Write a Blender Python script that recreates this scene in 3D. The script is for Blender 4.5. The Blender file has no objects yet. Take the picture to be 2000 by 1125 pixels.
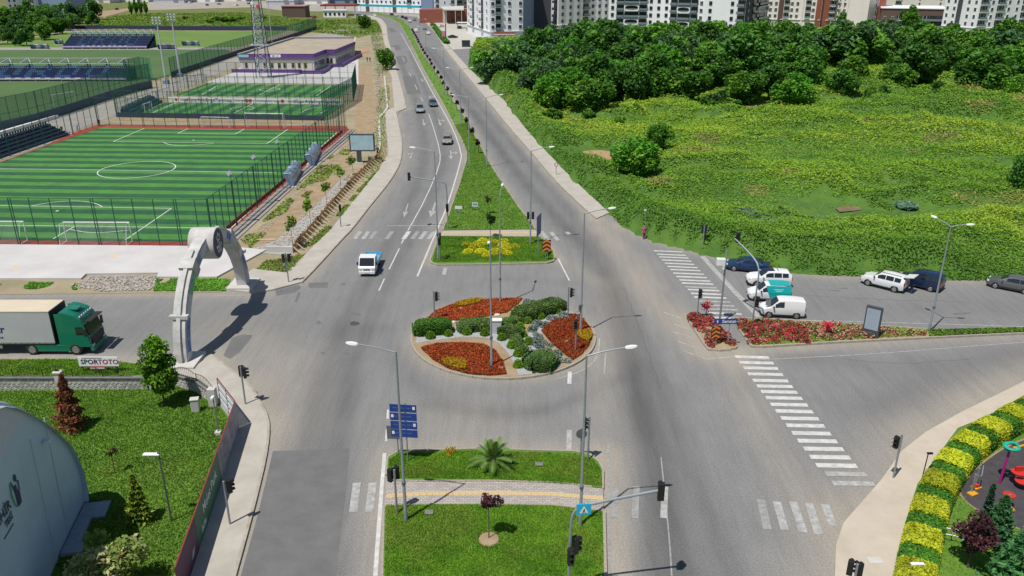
import bpy, bmesh, math, random
import numpy as np
from mathutils import Vector, Matrix
R = math.radians
rnd = random.Random(7)
nr = np.random.RandomState(5)
S = bpy.context.scene
C = S.collection
# ------------------------------------------------------------------ camera, sky, sun, exposure
CAM_H, FOC, PITCH = 30.5, 1580.0, 0.3804          # metres, focal length in photo pixels (2000 wide), tilt below the horizon
cam = bpy.data.cameras.new('camera'); cam.sensor_width = 36; cam.lens = FOC/2000*36
cam.clip_start = 0.5; cam.clip_end = 6000
co = bpy.data.objects.new('camera', cam); C.objects.link(co)
co.location = (0, 0, CAM_H); co.rotation_euler = (math.pi/2-PITCH, 0, 0)
S.camera = co
SUN_EL, SUN_DIR = R(66), Vector((0.666, 0.746, 0))   # the way shadows fall on the ground
W = bpy.data.worlds.new('World'); S.world = W; W.use_nodes = True
nt = W.node_tree
sky = nt.nodes.new('ShaderNodeTexSky'); sky.sky_type = 'NISHITA'; sky.sun_disc = False
sky.sun_elevation = SUN_EL; sky.sun_rotation = math.atan2(-SUN_DIR.x, -SUN_DIR.y) % (2*math.pi)
sky.air_density = 1.0; sky.dust_density = 0.6
nt.links.new(sky.outputs[0], nt.nodes['Background'].inputs[0])
nt.nodes['Background'].inputs[1].default_value = 0.075
sl = bpy.data.lights.new('sun', 'SUN'); sl.energy = 4.7; sl.angle = R(0.53); sl.color = (1, 0.955, 0.88)
so = bpy.data.objects.new('sun', sl); C.objects.link(so)
d = SUN_DIR.normalized()*math.cos(SUN_EL); d.z = -math.sin(SUN_EL)
so.rotation_euler = d.to_track_quat('-Z', 'Y').to_euler(); so.location = (-40, -40, 90)
S.view_settings.view_transform = 'Standard'; S.view_settings.look = 'None'
S.view_settings.gamma = 1; S.view_settings.exposure = 0.06
S.render.engine = 'CYCLES'
S.cycles.max_bounces = 5; S.cycles.diffuse_bounces = 3; S.cycles.transparent_max_bounces = 16
# ------------------------------------------------------------------ survey: photo pixel -> point on level ground
CP, SP = math.cos(PITCH), math.sin(PITCH)
def G(x, y, z=0.0):
    dx, dy, dz = x-1000, FOC*CP+(562.5-y)*SP, -FOC*SP+(562.5-y)*CP
    t = (z-CAM_H)/dz
    return Vector((dx*t, dy*t, z))
def PR(w):
    zz = w[1]*CP-(w[2]-CAM_H)*SP; u = w[1]*SP+(w[2]-CAM_H)*CP
    return 1000+FOC*w[0]/zz, 562.5-FOC*u/zz
def HT(bx, by, ty):
    g = G(bx, by); lo, hi = 0, 120
    for _ in range(40):
        m = (lo+hi)/2
        if PR((g.x, g.y, m))[1] > ty: lo = m
        else: hi = m
    return lo
# ------------------------------------------------------------------ materials
M = {}
def nodes_of(m):
    m.use_nodes = True; n = m.node_tree
    return n, n.nodes['Principled BSDF']
def mat(name, col, rough=0.7, metal=0.0, var=0.12, scale=3.0, bump=0.0, col2=None, detail=6, spec=0.5, coat=0, bscale=None, stretch=None):
    if name in M: return M[name]
    m = bpy.data.materials.new(name); n, b = nodes_of(m); L = n.links
    b.inputs['Roughness'].default_value = rough; b.inputs['Metallic'].default_value = metal
    b.inputs['Specular IOR Level'].default_value = spec
    if coat: b.inputs['Coat Weight'].default_value = coat; b.inputs['Coat Roughness'].default_value = 0.08
    tc = n.nodes.new('ShaderNodeTexCoord'); src = tc.outputs['Object']
    if stretch:
        mp = n.nodes.new('ShaderNodeMapping'); mp.inputs['Scale'].default_value = stretch; L.new(src, mp.inputs[0]); src = mp.outputs[0]
    if var or col2:
        t = n.nodes.new('ShaderNodeTexNoise'); t.inputs['Scale'].default_value = scale; t.inputs['Detail'].default_value = detail
        t.inputs['Roughness'].default_value = 0.65
        L.new(src, t.inputs['Vector'])
        r = n.nodes.new('ShaderNodeValToRGB'); r.color_ramp.elements[0].position = 0.3; r.color_ramp.elements[1].position = 0.7
        if col2 is None:
            a = [c*(1-var) for c in col]; bb = [min(1, c*(1+var)) for c in col]
        else: a, bb = col, col2
        r.color_ramp.elements[0].color = (*a, 1); r.color_ramp.elements[1].color = (*bb, 1)
        L.new(t.outputs[0], r.inputs[0]); L.new(r.outputs[0], b.inputs['Base Color'])
    else: b.inputs['Base Color'].default_value = (*col, 1)
    if bump:
        t2 = n.nodes.new('ShaderNodeTexNoise'); t2.inputs['Scale'].default_value = bscale or scale*6; t2.inputs['Detail'].default_value = 4
        L.new(src, t2.inputs['Vector'])
        bp = n.nodes.new('ShaderNodeBump'); bp.inputs['Strength'].default_value = bump; bp.inputs['Distance'].default_value = 0.05
        L.new(t2.outputs[0], bp.inputs['Height']); L.new(bp.outputs[0], b.inputs['Normal'])
    M[name] = m
    return m
def leafmat(name, tr=0.3, rough=0.55):
    """foliage: colour of each leaf stored in the mesh attribute 'Col', a little light shines through"""
    if name in M: return M[name]
    m = bpy.data.materials.new(name); n, b = nodes_of(m); L = n.links
    a = n.nodes.new('ShaderNodeAttribute'); a.attribute_name = 'Col'
    oi = n.nodes.new('ShaderNodeObjectInfo')
    hs = n.nodes.new('ShaderNodeHueSaturation'); mr = n.nodes.new('ShaderNodeMapRange')
    mr.inputs[3].default_value = 0.75; mr.inputs[4].default_value = 1.25
    L.new(oi.outputs['Random'], mr.inputs[0]); L.new(mr.outputs[0], hs.inputs['Value']); L.new(a.outputs[0], hs.inputs['Color'])
    b.inputs['Roughness'].default_value = rough; b.inputs['Specular IOR Level'].default_value = 0.25
    L.new(hs.outputs[0], b.inputs['Base Color'])
    t = n.nodes.new('ShaderNodeBsdfTranslucent'); L.new(hs.outputs[0], t.inputs[0])
    mx = n.nodes.new('ShaderNodeMixShader'); mx.inputs[0].default_value = tr
    L.new(b.outputs[0], mx.inputs[1]); L.new(t.outputs[0], mx.inputs[2]); L.new(mx.outputs[0], n.nodes['Material Output'].inputs[0])
    M[name] = m
    return m
def netmat(name, col, cover):
    """woven wire or shade net too fine to see its threads: covers that share of what is behind it"""
    if name in M: return M[name]
    m = bpy.data.materials.new(name); n, b = nodes_of(m); L = n.links
    b.inputs['Base Color'].default_value = (*col, 1); b.inputs['Roughness'].default_value = 0.7
    t = n.nodes.new('ShaderNodeBsdfTransparent'); mx = n.nodes.new('ShaderNodeMixShader')
    mx.inputs[0].default_value = cover
    L.new(t.outputs[0], mx.inputs[1]); L.new(b.outputs[0], mx.inputs[2]); L.new(mx.outputs[0], n.nodes['Material Output'].inputs[0])
    M[name] = m
    return m
# ------------------------------------------------------------------ mesh building
class MB:
    def __init__(s): s.v = []; s.f = []; s.m = []; s.cur = 0
    def mi(s, i): s.cur = i; return s
    def face(s, pts):
        k = len(s.v); s.v += [tuple(p) for p in pts]; s.f.append(tuple(range(k, k+len(pts)))); s.m.append(s.cur)
    def box(s, c, size, mtx=None):
        x, y, z = [q/2 for q in size]; k = len(s.v)
        P = [Vector((c[0]+a*x, c[1]+b*y, c[2]+e*z)) for a in (-1, 1) for b in (-1, 1) for e in (-1, 1)]
        if mtx: P = [mtx @ p for p in P]
        s.v += [tuple(p) for p in P]
        for f in ((0,1,3,2),(4,6,7,5),(0,4,5,1),(2,3,7,6),(0,2,6,4),(1,5,7,3)):
            s.f.append(tuple(k+i for i in f)); s.m.append(s.cur)
        return s
    def bar(s, a, b, w, h=None):
        """square bar from a to b"""
        a, b = Vector(a), Vector(b); d = b-a; l = d.length
        if l < 1e-6: return s
        q = d.to_track_quat('X', 'Z').to_matrix().to_4x4()
        return s.box((l/2, 0, 0), (l, w, h or w), Matrix.Translation(a) @ q)
    def tube(s, pts, rad, n=8, cap=True):
        pts = [Vector(p) for p in pts]
        if not hasattr(rad, '__len__'): rad = [rad]*len(pts)
        k0 = len(s.v); up = None
        for i, p in enumerate(pts):
            t = (pts[min(i+1, len(pts)-1)]-pts[max(i-1, 0)]).normalized()
            if up is None: up = t.orthogonal().normalized()
            up = (up-t*up.dot(t)).normalized(); sd = t.cross(up)
            for j in range(n):
                a = 2*math.pi*j/n
                s.v.append(tuple(p+(up*math.cos(a)+sd*math.sin(a))*rad[i]))
        for i in range(len(pts)-1):
            for j in range(n):
                a = k0+i*n+j; b = k0+i*n+(j+1) % n
                s.f.append((a, b, b+n, a+n)); s.m.append(s.cur)
        if cap:
            s.f.append(tuple(k0+j for j in reversed(range(n)))); s.m.append(s.cur)
            e = k0+(len(pts)-1)*n; s.f.append(tuple(e+j for j in range(n))); s.m.append(s.cur)
        return s
    def lathe(s, prof, n=12, c=(0, 0, 0), axis='z'):
        k = len(s.v)
        for r, z in prof:
            for j in range(n):
                a = 2*math.pi*j/n
                p = (r*math.cos(a), r*math.sin(a), z)
                if axis == 'y': p = (p[0], p[2], p[1])
                if axis == 'x': p = (p[2], p[0], p[1])
                s.v.append((c[0]+p[0], c[1]+p[1], c[2]+p[2]))
        for i in range(len(prof)-1):
            for j in range(n):
                a = k+i*n+j; b = k+i*n+(j+1) % n
                s.f.append((a, b, b+n, a+n)); s.m.append(s.cur)
        s.f.append(tuple(k+j for j in reversed(range(n)))); s.m.append(s.cur)
        e = k+(len(prof)-1)*n; s.f.append(tuple(e+j for j in range(n))); s.m.append(s.cur)
        return s
    def prism(s, poly, z0, z1):
        """poly: list of (x,y); a slab between two levels"""
        n = len(poly); k = len(s.v)
        A = sum(poly[i][0]*poly[(i+1) % n][1]-poly[(i+1) % n][0]*poly[i][1] for i in range(n))
        if A < 0: poly = poly[::-1]
        s.v += [(p[0], p[1], z0) for p in poly]+[(p[0], p[1], z1) for p in poly]
        s.f.append(tuple(k+n+i for i in range(n))); s.m.append(s.cur)
        s.f.append(tuple(k+i for i in reversed(range(n)))); s.m.append(s.cur)
        for i in range(n):
            j = (i+1) % n; s.f.append((k+i, k+j, k+n+j, k+n+i)); s.m.append(s.cur)
        return s
    def mesh(s, name, mats, smooth=False):
        me = bpy.data.meshes.new(name); me.from_pydata(s.v, [], s.f)
        for m in (mats if isinstance(mats, (list, tuple)) else [mats]): me.materials.append(m)
        me.polygons.foreach_set('material_index', s.m)
        bm = bmesh.new(); bm.from_mesh(me); bmesh.ops.recalc_face_normals(bm, faces=bm.faces); bm.to_mesh(me); bm.free()
        if smooth:
            me.polygons.foreach_set('use_smooth', [True]*len(me.polygons))
            try: me.set_sharp_from_angle(angle=R(38))
            except Exception: pass
        me.update(); return me
    def build(s, name, mats, parent=None, smooth=False, loc=None):
        return put(name, s.mesh(name, mats, smooth), parent, loc)
def put(name, me, parent=None, loc=None, rz=0):
    o = bpy.data.objects.new(name, me); C.objects.link(o)
    if parent: o.parent = parent
    if loc is not None: o.location = loc
    if rz: o.rotation_euler.z = rz
    return o
def tag(o, label=None, cat=None, group=None, kind=None):
    if label: o['label'] = label
    if cat: o['category'] = cat
    if group: o['group'] = group
    if kind: o['kind'] = kind
    return o
def thing(name, label, cat, loc=(0, 0, 0), rz=0, group=None):
    o = bpy.data.objects.new(name, None); C.objects.link(o); o.empty_display_size = 0.3
    o.location = loc; o.rotation_euler.z = rz
    return tag(o, label, cat, group)
KIDS = {}
def copy_tree(o, parent=None):
    c = o.copy(); C.objects.link(c)
    if parent: c.parent = parent
    for ch in list(o.children): copy_tree(ch, c)
    return c
def bev(o, w, seg=2):
    m = o.modifiers.new('bevel', 'BEVEL'); m.width = w; m.segments = seg; m.limit_method = 'ANGLE'; m.angle_limit = R(35)
    return o
def struct(name, mb, m, parent=None, smooth=False):
    o = mb.build(name, m, parent, smooth)
    if not parent: o['kind'] = 'structure'
    return o
def W2(pxs): return [tuple(G(*p)[:2]) for p in pxs]
def sheet(name, pxs, z, m, parent=None, thick=None):
    """flat polygon drawn on the ground by survey points"""
    mb = MB(); p = W2(pxs)
    if thick: mb.prism(p, z-thick, z)
    else:
        A = sum(p[i][0]*p[(i+1) % len(p)][1]-p[(i+1) % len(p)][0]*p[i][1] for i in range(len(p)))
        mb.face([(x, y, z) for x, y in (p if A > 0 else p[::-1])])
    return struct(name, mb, m, parent)
def smooth_line(p, it=2, closed=False):
    p = [Vector(q) for q in p]
    for _ in range(it):
        q = [] if closed else [p[0]]
        for i in range(len(p) if closed else len(p)-1):
            a, b = p[i], p[(i+1) % len(p)]
            q += [a*0.75+b*0.25, a*0.25+b*0.75]
        if not closed: q.append(p[-1])
        p = q
    return p
def ribbon(name, line, w, z, m, parent=None):
    """painted line or strip of width w along world points"""
    mb = MB(); L = [Vector(p) for p in line]; A = []; B = []
    for i, p in enumerate(L):
        t = (L[min(i+1, len(L)-1)]-L[max(i-1, 0)]); t.z = 0; t.normalize(); nn = Vector((-t.y, t.x, 0))*w/2
        A.append(p+nn); B.append(p-nn)
    for i in range(len(L)-1):
        mb.face([(B[i].x, B[i].y, z), (B[i+1].x, B[i+1].y, z), (A[i+1].x, A[i+1].y, z), (A[i].x, A[i].y, z)])
    return struct(name, mb, m, parent)
def resample(line, step):
    L = [Vector(p) for p in line]; out = [L[0].copy()]; acc = 0.0
    for i in range(len(L)-1):
        a, b = L[i], L[i+1]; l = (b-a).length
        if l < 1e-6: continue
        s = step-acc
        while s <= l:
            out.append(a+(b-a)*(s/l)); s += step
        acc = l-(s-step)
    return out
def text_mesh(txt, size, m, extrude=0.0, align='CENTER', bold=0.0, shear=0.0):
    cu = bpy.data.curves.new('lettering', 'FONT'); cu.body = txt; cu.size = size; cu.extrude = extrude
    cu.align_x = align; cu.align_y = 'CENTER'; cu.offset = bold; cu.shear = shear; cu.resolution_u = 2
    o = bpy.data.objects.new('tmp', cu); C.objects.link(o)
    me = bpy.data.meshes.new_from_object(o.evaluated_get(bpy.context.evaluated_depsgraph_get()))
    bpy.data.objects.remove(o); me.materials.clear(); me.materials.append(m)
    return me
def leaves(cen, size, cols, flat=0.5, aspect=1.7, jit=0.25):
    """arrays of leaf quads: centres (n,3), sizes (n,), colours (n,3); normals lean upward by 'flat'"""
    n = len(cen)
    nrm = nr.normal(size=(n, 3)); nrm[:, 2] = np.abs(nrm[:, 2])+flat; nrm /= np.linalg.norm(nrm, axis=1)[:, None]
    t = nr.normal(size=(n, 3)); t -= nrm*(t*nrm).sum(1)[:, None]; t /= np.linalg.norm(t, axis=1)[:, None]+1e-9
    b = np.cross(nrm, t); s = np.asarray(size)[:, None]
    A = t*s*0.5*aspect; B = b*s*0.5
    v = np.stack([cen-A, cen-B*0.9+A*0.1, cen+A, cen+B*0.9+A*0.1], 1).reshape(-1, 3)
    col = np.repeat(np.clip(cols*(1+nr.uniform(-jit, jit, (n, 1))), 0, 1), 4, 0)
    return v, col
def quads_mesh(name, v, col, m):
    n = len(v)//4; me = bpy.data.meshes.new(name)
    me.vertices.add(n*4); me.loops.add(n*4); me.polygons.add(n)
    me.vertices.foreach_set('co', np.asarray(v, np.float32).ravel())
    me.loops.foreach_set('vertex_index', np.arange(n*4, dtype=np.int32))
    me.polygons.foreach_set('loop_start', np.arange(0, n*4, 4, dtype=np.int32))
    me.polygons.foreach_set('loop_total', np.full(n, 4, np.int32))
    a = me.color_attributes.new('Col', 'FLOAT_COLOR', 'POINT')
    a.data.foreach_set('color', np.c_[col, np.ones(len(col))].astype(np.float32).ravel())
    me.materials.append(m); me.update(calc_edges=True); return me
def inside(px, py, poly):
    """vectorised point in polygon"""
    c = np.zeros(len(px), bool); n = len(poly)
    for i in range(n):
        x1, y1 = poly[i]; x2, y2 = poly[(i+1) % n]
        if y1 == y2: continue
        k = ((y1 > py) != (y2 > py)) & (px < (x2-x1)*(py-y1)/(y2-y1)+x1)
        c ^= k
    return c
def seg_dist(px, py, line):
    dd = np.full(px.shape, 1e9)
    for i in range(len(line)-1):
        ax, ay = line[i][:2]; bx, by = line[i+1][:2]; ex, ey = bx-ax, by-ay; l2 = ex*ex+ey*ey+1e-9
        t = np.clip(((px-ax)*ex+(py-ay)*ey)/l2, 0, 1)
        dd = np.minimum(dd, np.hypot(px-ax-t*ex, py-ay-t*ey))
    return dd
def vnoise(x, y, s, seed=0):
    """cheap value noise on arrays"""
    r = np.random.RandomState(seed).rand(64, 64)
    x = x/s; y = y/s; xi = np.floor(x).astype(int); yi = np.floor(y).astype(int); fx = x-xi; fy = y-yi
    fx = fx*fx*(3-2*fx); fy = fy*fy*(3-2*fy)
    g = lambda a, b: r[a % 64, b % 64]
    return (g(xi, yi)*(1-fx)+g(xi+1, yi)*fx)*(1-fy)+(g(xi, yi+1)*(1-fx)+g(xi+1, yi+1)*fx)*fy
# ================================================================== THE SETTING
# ---- asphalt: one fine sheet; dust and tyre-polished lanes are stains stored per vertex
kerbL = [(589,553),(612,530),(670,466),(687,449),(725,400),(762,355),(782,320),(786,287),(783,265),(780,250),(774,220),(794,212),(785,175),(775,140),(765,100),(757,75),(755,50),(746,38),(732,32),(700,28)]
innL = [(494,527),(560,535),(598,497),(650,445),(740,332),(759,302),(757,280),(751,217),(770,211),(765,150),(761,140),(757,100),(750,82),(746,60),(745,50),(735,40),(700,33)]
kerbR = [(815,35),(830,42),(850,65),(870,97),(905,140),(947,190),(995,250),(1037,297),(1087,357),(1145,412),(1165,428)]
innR = [(1190,417),(1150,380),(1110,342),(1067,297),(1025,250),(985,197),(917,135),(884,99),(868,82),(850,57),(835,40),(818,32)]
medL = [(840,515),(850,482),(862,457),(875,425),(897,362),(911,315),(912,300),(905,280),(887,245),(867,207),(847,170),(825,132),(810,100),(792,65),(780,45),(762,35),(725,27)]
medR = [(1084,507),(1080,490),(1057,463),(1037,437),(1012,405),(985,365),(957,322),(925,262),(915,240),(887,200),(857,150),(832,115),(815,87),(800,52),(785,38),(764,31),(727,24)]
kerbP = [(412,695),(461,731),(490,757),(507,784),(524,819),(525,853),(517,904),(503,962),(489,1017),(459,1125),(430,1230)]
pvR = [(2120,700),(2000,747),(1876,808),(1808,846),(1760,884),(1719,942),(1647,1024),(1632,1068),(1630,1125),(1628,1240)]
nmed = [(749,1240),(748,1125),(750,994),(755,942),(757,899),(764,889),(778,885),(927,880),(1122,885),(1150,890),(1164,899),(1177,919),(1180,990),(1181,1125),(1183,1240)]
nG, fG = G(985,742), G(985,588)
RC = Vector((G(983,664).x, (nG.y+fG.y)/2, 0)); RR = (fG.y-nG.y)/2
fieldB = [(884,99),(917,135),(985,197),(1025,250),(1067,297),(1110,342),(1150,380),(1190,417),(1210,439),(1275,470),(1345,487),(1370,495),(1503,527),(1615,539),(1699,541),(1843,548),(2150,552)]
xs = np.arange(-78, 84, 0.6); ys = np.arange(24, 336, 0.6)
X, Y = np.meshgrid(xs, ys); sh = X.shape; X = X.ravel(); Y = Y.ravel()
dust = np.zeros(len(X)); dark = np.zeros(len(X))
def near(line, w, amt, arr):
    arr += amt*np.exp(-(seg_dist(X, Y, line)/w)**2)
nz = vnoise(X, Y, 3.1, 1)*0.5+vnoise(X, Y, 9.0, 2)*0.5
near(W2(kerbL), 1.3, 0.8, dust); near(W2(kerbR), 1.0, 0.8, dust); near(W2(medL), 1.1, 0.8, dust); near(W2(medR), 0.9, 0.8, dust)
near(W2(nmed), 1.4, 0.9, dust); near(W2(kerbP), 1.8, 0.9, dust); near(W2(pvR), 2.6, 0.9, dust); near(W2(fieldB[8:]), 1.3, 0.7, dust)
near(W2([(1085,505),(1180,560),(1200,660),(1172,740),(1180,900)]), 1.6, 0.45, dust)
near(W2([(1165,430),(1230,520),(1290,600),(1380,690),(1440,700)]), 2.2, 0.75, dust)
near(W2([(1343,622),(1382,686),(1441,686),(1470,682),(1640,674),(2000,655)]), 1.1, 0.8, dust)
near(W2([(1430,700),(1480,830),(1560,960),(1640,1060)]), 1.6, 0.5, dust)
near(W2([(1186,1125),(1186,880)]), 1.2, 0.7, dust)
near(W2([(0,575),(300,573),(520,575)]), 1.2, 0.9, dust); near(W2([(0,702),(290,705),(400,705)]), 1.5, 0.9, dust)
near(W2([(450,640),(560,700),(540,800)]), 3.0, 0.5, dust)
rr = np.hypot(X-RC.x, Y-RC.y)
dust += 0.75*np.exp(-((rr-RR)/1.1)**2)
dust += 0.45*np.exp(-((X-G(900,830).x)/5)**2-((Y-G(900,830).y)/3.5)**2)
for line, w, a in (
    ([(800,100),(838,190),(862,260),(868,320),(835,400),(790,490),(735,600),(690,720),(660,850),(640,1125)], 0.9, 0.5),
    ([(780,120),(815,200),(835,300),(800,400),(750,490),(690,600),(640,700),(590,850),(560,1125)], 1.0, 0.55),
    ([(700,640),(640,820),(610,1125)], 1.3, 0.25),
    ([(830,90),(880,160),(940,240),(1010,340),(1090,430),(1165,500),(1205,620),(1245,760),(1290,900),(1330,1125)], 1.2, 0.75),
    ([(845,95),(900,165),(975,250),(1045,335),(1110,410),(1190,500),(1240,620),(1285,740),(1340,880),(1430,1125)], 0.9, 0.5),
    ([(1195,560),(1225,700),(1260,900),(1270,1125)], 1.0, 0.4),
    ([(1560,590),(1750,600),(2000,600)], 2.6, 0.25), ([(1700,800),(1850,740),(2050,700)], 2.4, 0.35), ([(1560,700),(1750,720),(2000,690)], 1.6, 0.25),
    ([(830,790),(950,815),(1080,805),(1200,740)], 0.8, 0.4), ([(760,640),(790,740),(900,800),(1050,800)], 1.0, 0.3),
    ([(840,600),(900,560),(1000,540),(1120,555)], 0.8, 0.2), ([(0,640),(250,640),(450,630),(620,640)], 2.5, 0.2)):
    near([tuple(p)[:2] for p in smooth_line([G(*q) for q in line])], w, a*.9, dark)
dust = np.clip(dust*(0.4+0.85*nz), 0, 1); dark = np.clip(dark*(0.6+0.8*nz), 0, 1)
nx, ny = sh[1], sh[0]
ii = np.arange(nx*ny).reshape(ny, nx)
q = np.stack([ii[:-1,:-1], ii[:-1,1:], ii[1:,1:], ii[1:,:-1]], -1).reshape(-1, 4)
me = bpy.data.meshes.new('road'); me.vertices.add(nx*ny); me.loops.add(q.size); me.polygons.add(len(q))
me.vertices.foreach_set('co', np.c_[X, Y, np.zeros(len(X))].astype(np.float32).ravel())
me.loops.foreach_set('vertex_index', q.astype(np.int32).ravel())
me.polygons.foreach_set('loop_start', np.arange(0, q.size, 4, dtype=np.int32)); me.polygons.foreach_set('loop_total', np.full(len(q), 4, np.int32))
at = me.color_attributes.new('Wear', 'FLOAT_COLOR', 'POINT')
at.data.foreach_set('color', np.c_[dust, dark, nz, np.ones(len(X))].astype(np.float32).ravel())
me.update(calc_edges=True)
m = bpy.data.materials.new('asphalt'); n, b = nodes_of(m); L = n.links; M['asphalt'] = m
va = n.nodes.new('ShaderNodeAttribute'); va.attribute_name = 'Wear'
se = n.nodes.new('ShaderNodeSeparateColor'); L.new(va.outputs[0], se.inputs[0])
tc = n.nodes.new('ShaderNodeTexCoord')
def noise(sc, det=8, st=None):
    t = n.nodes.new('ShaderNodeTexNoise'); t.inputs['Scale'].default_value = sc; t.inputs['Detail'].default_value = det; t.inputs['Roughness'].default_value = 0.7
    if st:
        mp = n.nodes.new('ShaderNodeMapping'); mp.inputs['Scale'].default_value = st; L.new(tc.outputs['Object'], mp.inputs[0]); L.new(mp.outputs[0], t.inputs[0])
    else: L.new(tc.outputs['Object'], t.inputs[0])
    return t.outputs[0]
def mixc(f, a, bb, blend='MIX'):
    x = n.nodes.new('ShaderNodeMix'); x.data_type = 'RGBA'; x.blend_type = blend
    for s, v in ((0, f), (6, a), (7, bb)):
        if hasattr(v, 'links'): L.new(v, x.inputs[s])
        elif isinstance(v, tuple): x.inputs[s].default_value = (*v, 1)
        else: x.inputs[s].default_value = v
    return x.outputs[2]
base = mixc(noise(0.35), (0.172, 0.173, 0.173), (0.235, 0.234, 0.231))
base = mixc(se.outputs[1], base, (0.100, 0.100, 0.101))
base = mixc(se.outputs[0], base, (0.315, 0.285, 0.24))
gr = n.nodes.new('ShaderNodeValToRGB'); gr.color_ramp.elements[0].color = (0.62,0.62,0.63,1); gr.color_ramp.elements[1].color = (1.25,1.25,1.24,1)
gr.color_ramp.elements[0].position = 0.3; gr.color_ramp.elements[1].position = 0.72
L.new(noise(9.0,12), gr.inputs[0])
base = mixc(1.0, base, gr.outputs[0], 'MULTIPLY')
cr = n.nodes.new('ShaderNodeValToRGB'); cr.color_ramp.elements[0].color = (0.8,0.8,0.8,1); cr.color_ramp.elements[1].color = (1.08,1.08,1.08,1)
cr.color_ramp.elements[0].position = 0.36; cr.color_ramp.elements[1].position = 0.6
L.new(noise(1.0, 6, (1.6, 0.16, 1)), cr.inputs[0])
base = mixc(0.45, base, cr.outputs[0], 'MULTIPLY')
L.new(base, b.inputs['Base Color']); b.inputs['Roughness'].default_value = 0.85; b.inputs['Specular IOR Level'].default_value = 0.3
me.materials.append(m)
road = put('road', me); road['kind'] = 'structure'
# ---- plain materials of the setting
mat('paint', (0.36,0.36,0.345), 0.7, var=0, col2=(0.60,0.60,0.58), scale=2.2, detail=10)
mat('paint_worn', (0.21,0.208,0.205), 0.8, var=0, col2=(0.44,0.44,0.425), scale=2.6, detail=12)
mat('paint_faint', (0.19,0.187,0.18), 0.8, var=0, col2=(0.33,0.33,0.32), scale=2.6, detail=12)
mat('paving', (0.33,0.305,0.265), 0.85, var=0, col2=(0.43,0.40,0.355), scale=0.5, bump=0.15, bscale=8)
mat('paving_tan', (0.40,0.345,0.275), 0.88, var=0, col2=(0.49,0.43,0.35), scale=0.45)
mat('kerb', (0.26,0.225,0.18), 0.85, var=0, col2=(0.40,0.36,0.30), scale=1.6)
mat('soil', (0.235,0.165,0.095), 0.95, var=0, col2=(0.35,0.265,0.165), scale=0.6, bump=0.4, bscale=6)
mat('dirt', (0.20,0.175,0.105), 0.95, var=0, col2=(0.36,0.295,0.20), scale=0.16, bump=0.4, bscale=4, detail=10)
mat('turf', (0.065,0.150,0.014), 0.9, var=0, col2=(0.125,0.225,0.026), scale=0.5, detail=10)
mat('meadow', (0.07,0.105,0.018), 0.95, var=0, col2=(0.17,0.17,0.04), scale=0.07, detail=12)
mat('concrete', (0.42,0.405,0.38), 0.8, var=0, col2=(0.55,0.535,0.51), scale=0.4)
mat('slab', (0.44,0.425,0.425), 0.75, var=0, col2=(0.54,0.52,0.515), scale=0.25)
mat('patch', (0.108,0.108,0.108), 0.85, var=0, col2=(0.145,0.145,0.144), scale=.7, detail=14)
mat('patch_dark', (0.055,0.055,0.058), 0.85, var=0.3, scale=3.5, detail=10)
# ---- far ground
gm = MB(); gm.face([(-4000,-200,-0.08),(4000,-200,-0.08),(4000,6000,-0.08),(-4000,6000,-0.08)])
struct('ground', gm, M['meadow'])
# sports ground (dirt) and left park, right park, field bases
sheet('sports_ground', [(-500,577),(0,576),(430,571),(494,545)]+innL[0:]+[(560,33),(100,33),(-900,33),(-900,200)], 0.03, M['dirt'])
def plaza(name, pxs, z, m): return sheet(name, pxs, z, m, thick=z+0.02)
plaza('left_pavement', kerbL+innL[::-1]+[(470,545),(452,569),(500,574),(535,567)], 0.14, M['paving'])
plaza('right_pavement', kerbR+innR, 0.13, M['paving'])
plaza('gate_pavement', [(300,742),(340,726),(381,719)]+kerbP+[(320,1230),(373,1125),(467,841),(430,792),(400,762),(352,744)], 0.14, M['paving'])
plaza('park_pavement', pvR+[(1748,1240),(1751,1125),(1763,1058),(1774,1003),(1791,949),(1808,925),(1835,887),(1870,839),(1935,812),(2000,774),(2120,735)], 0.13, M['paving_tan'])
sheet('park_lawn_ground', [(-400,764),(0,764),(300,760),(352,748),(400,766),(430,795),(467,841),(373,1125),(330,1300),(-500,1300)], 0.05, M['turf'])
sheet('verge_strip', [(-400,703),(130,702),(230,706),(300,716),(300,758),(-400,758)], 0.05, M['turf'])
sheet('play_park_ground', [(1751,1240),(1751,1125),(1763,1058),(1774,1003),(1791,949),(1808,925),(1835,887),(1870,839),(1935,812),(2000,774),(2200,700),(2400,1240)], 0.05, M['turf'])
mat('rubber', (0.050,0.045,0.050), 0.8, var=0.25, scale=1.5, bump=0.3, bscale=30)
sheet('rubber_play_floor', [tuple(p)[:2] for p in [(1869,955),(1876,970),(1890,986),(1913,1001),(1935,1012),(1975,1030),(2060,1060),(2160,1000),(2160,830),(2060,842),(2000,859),(1960,876),(1925,900),(1890,930)]], 0.07, M['rubber'])
ribbon('rubber_floor_edging', smooth_line([G(*p) for p in [(2060,842),(2000,859),(1960,876),(1925,900),(1890,930),(1869,955),(1876,970),(1890,986),(1913,1001),(1935,1012),(1975,1030),(2060,1060)]]), 0.14, 0.085, M['soil'])
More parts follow.
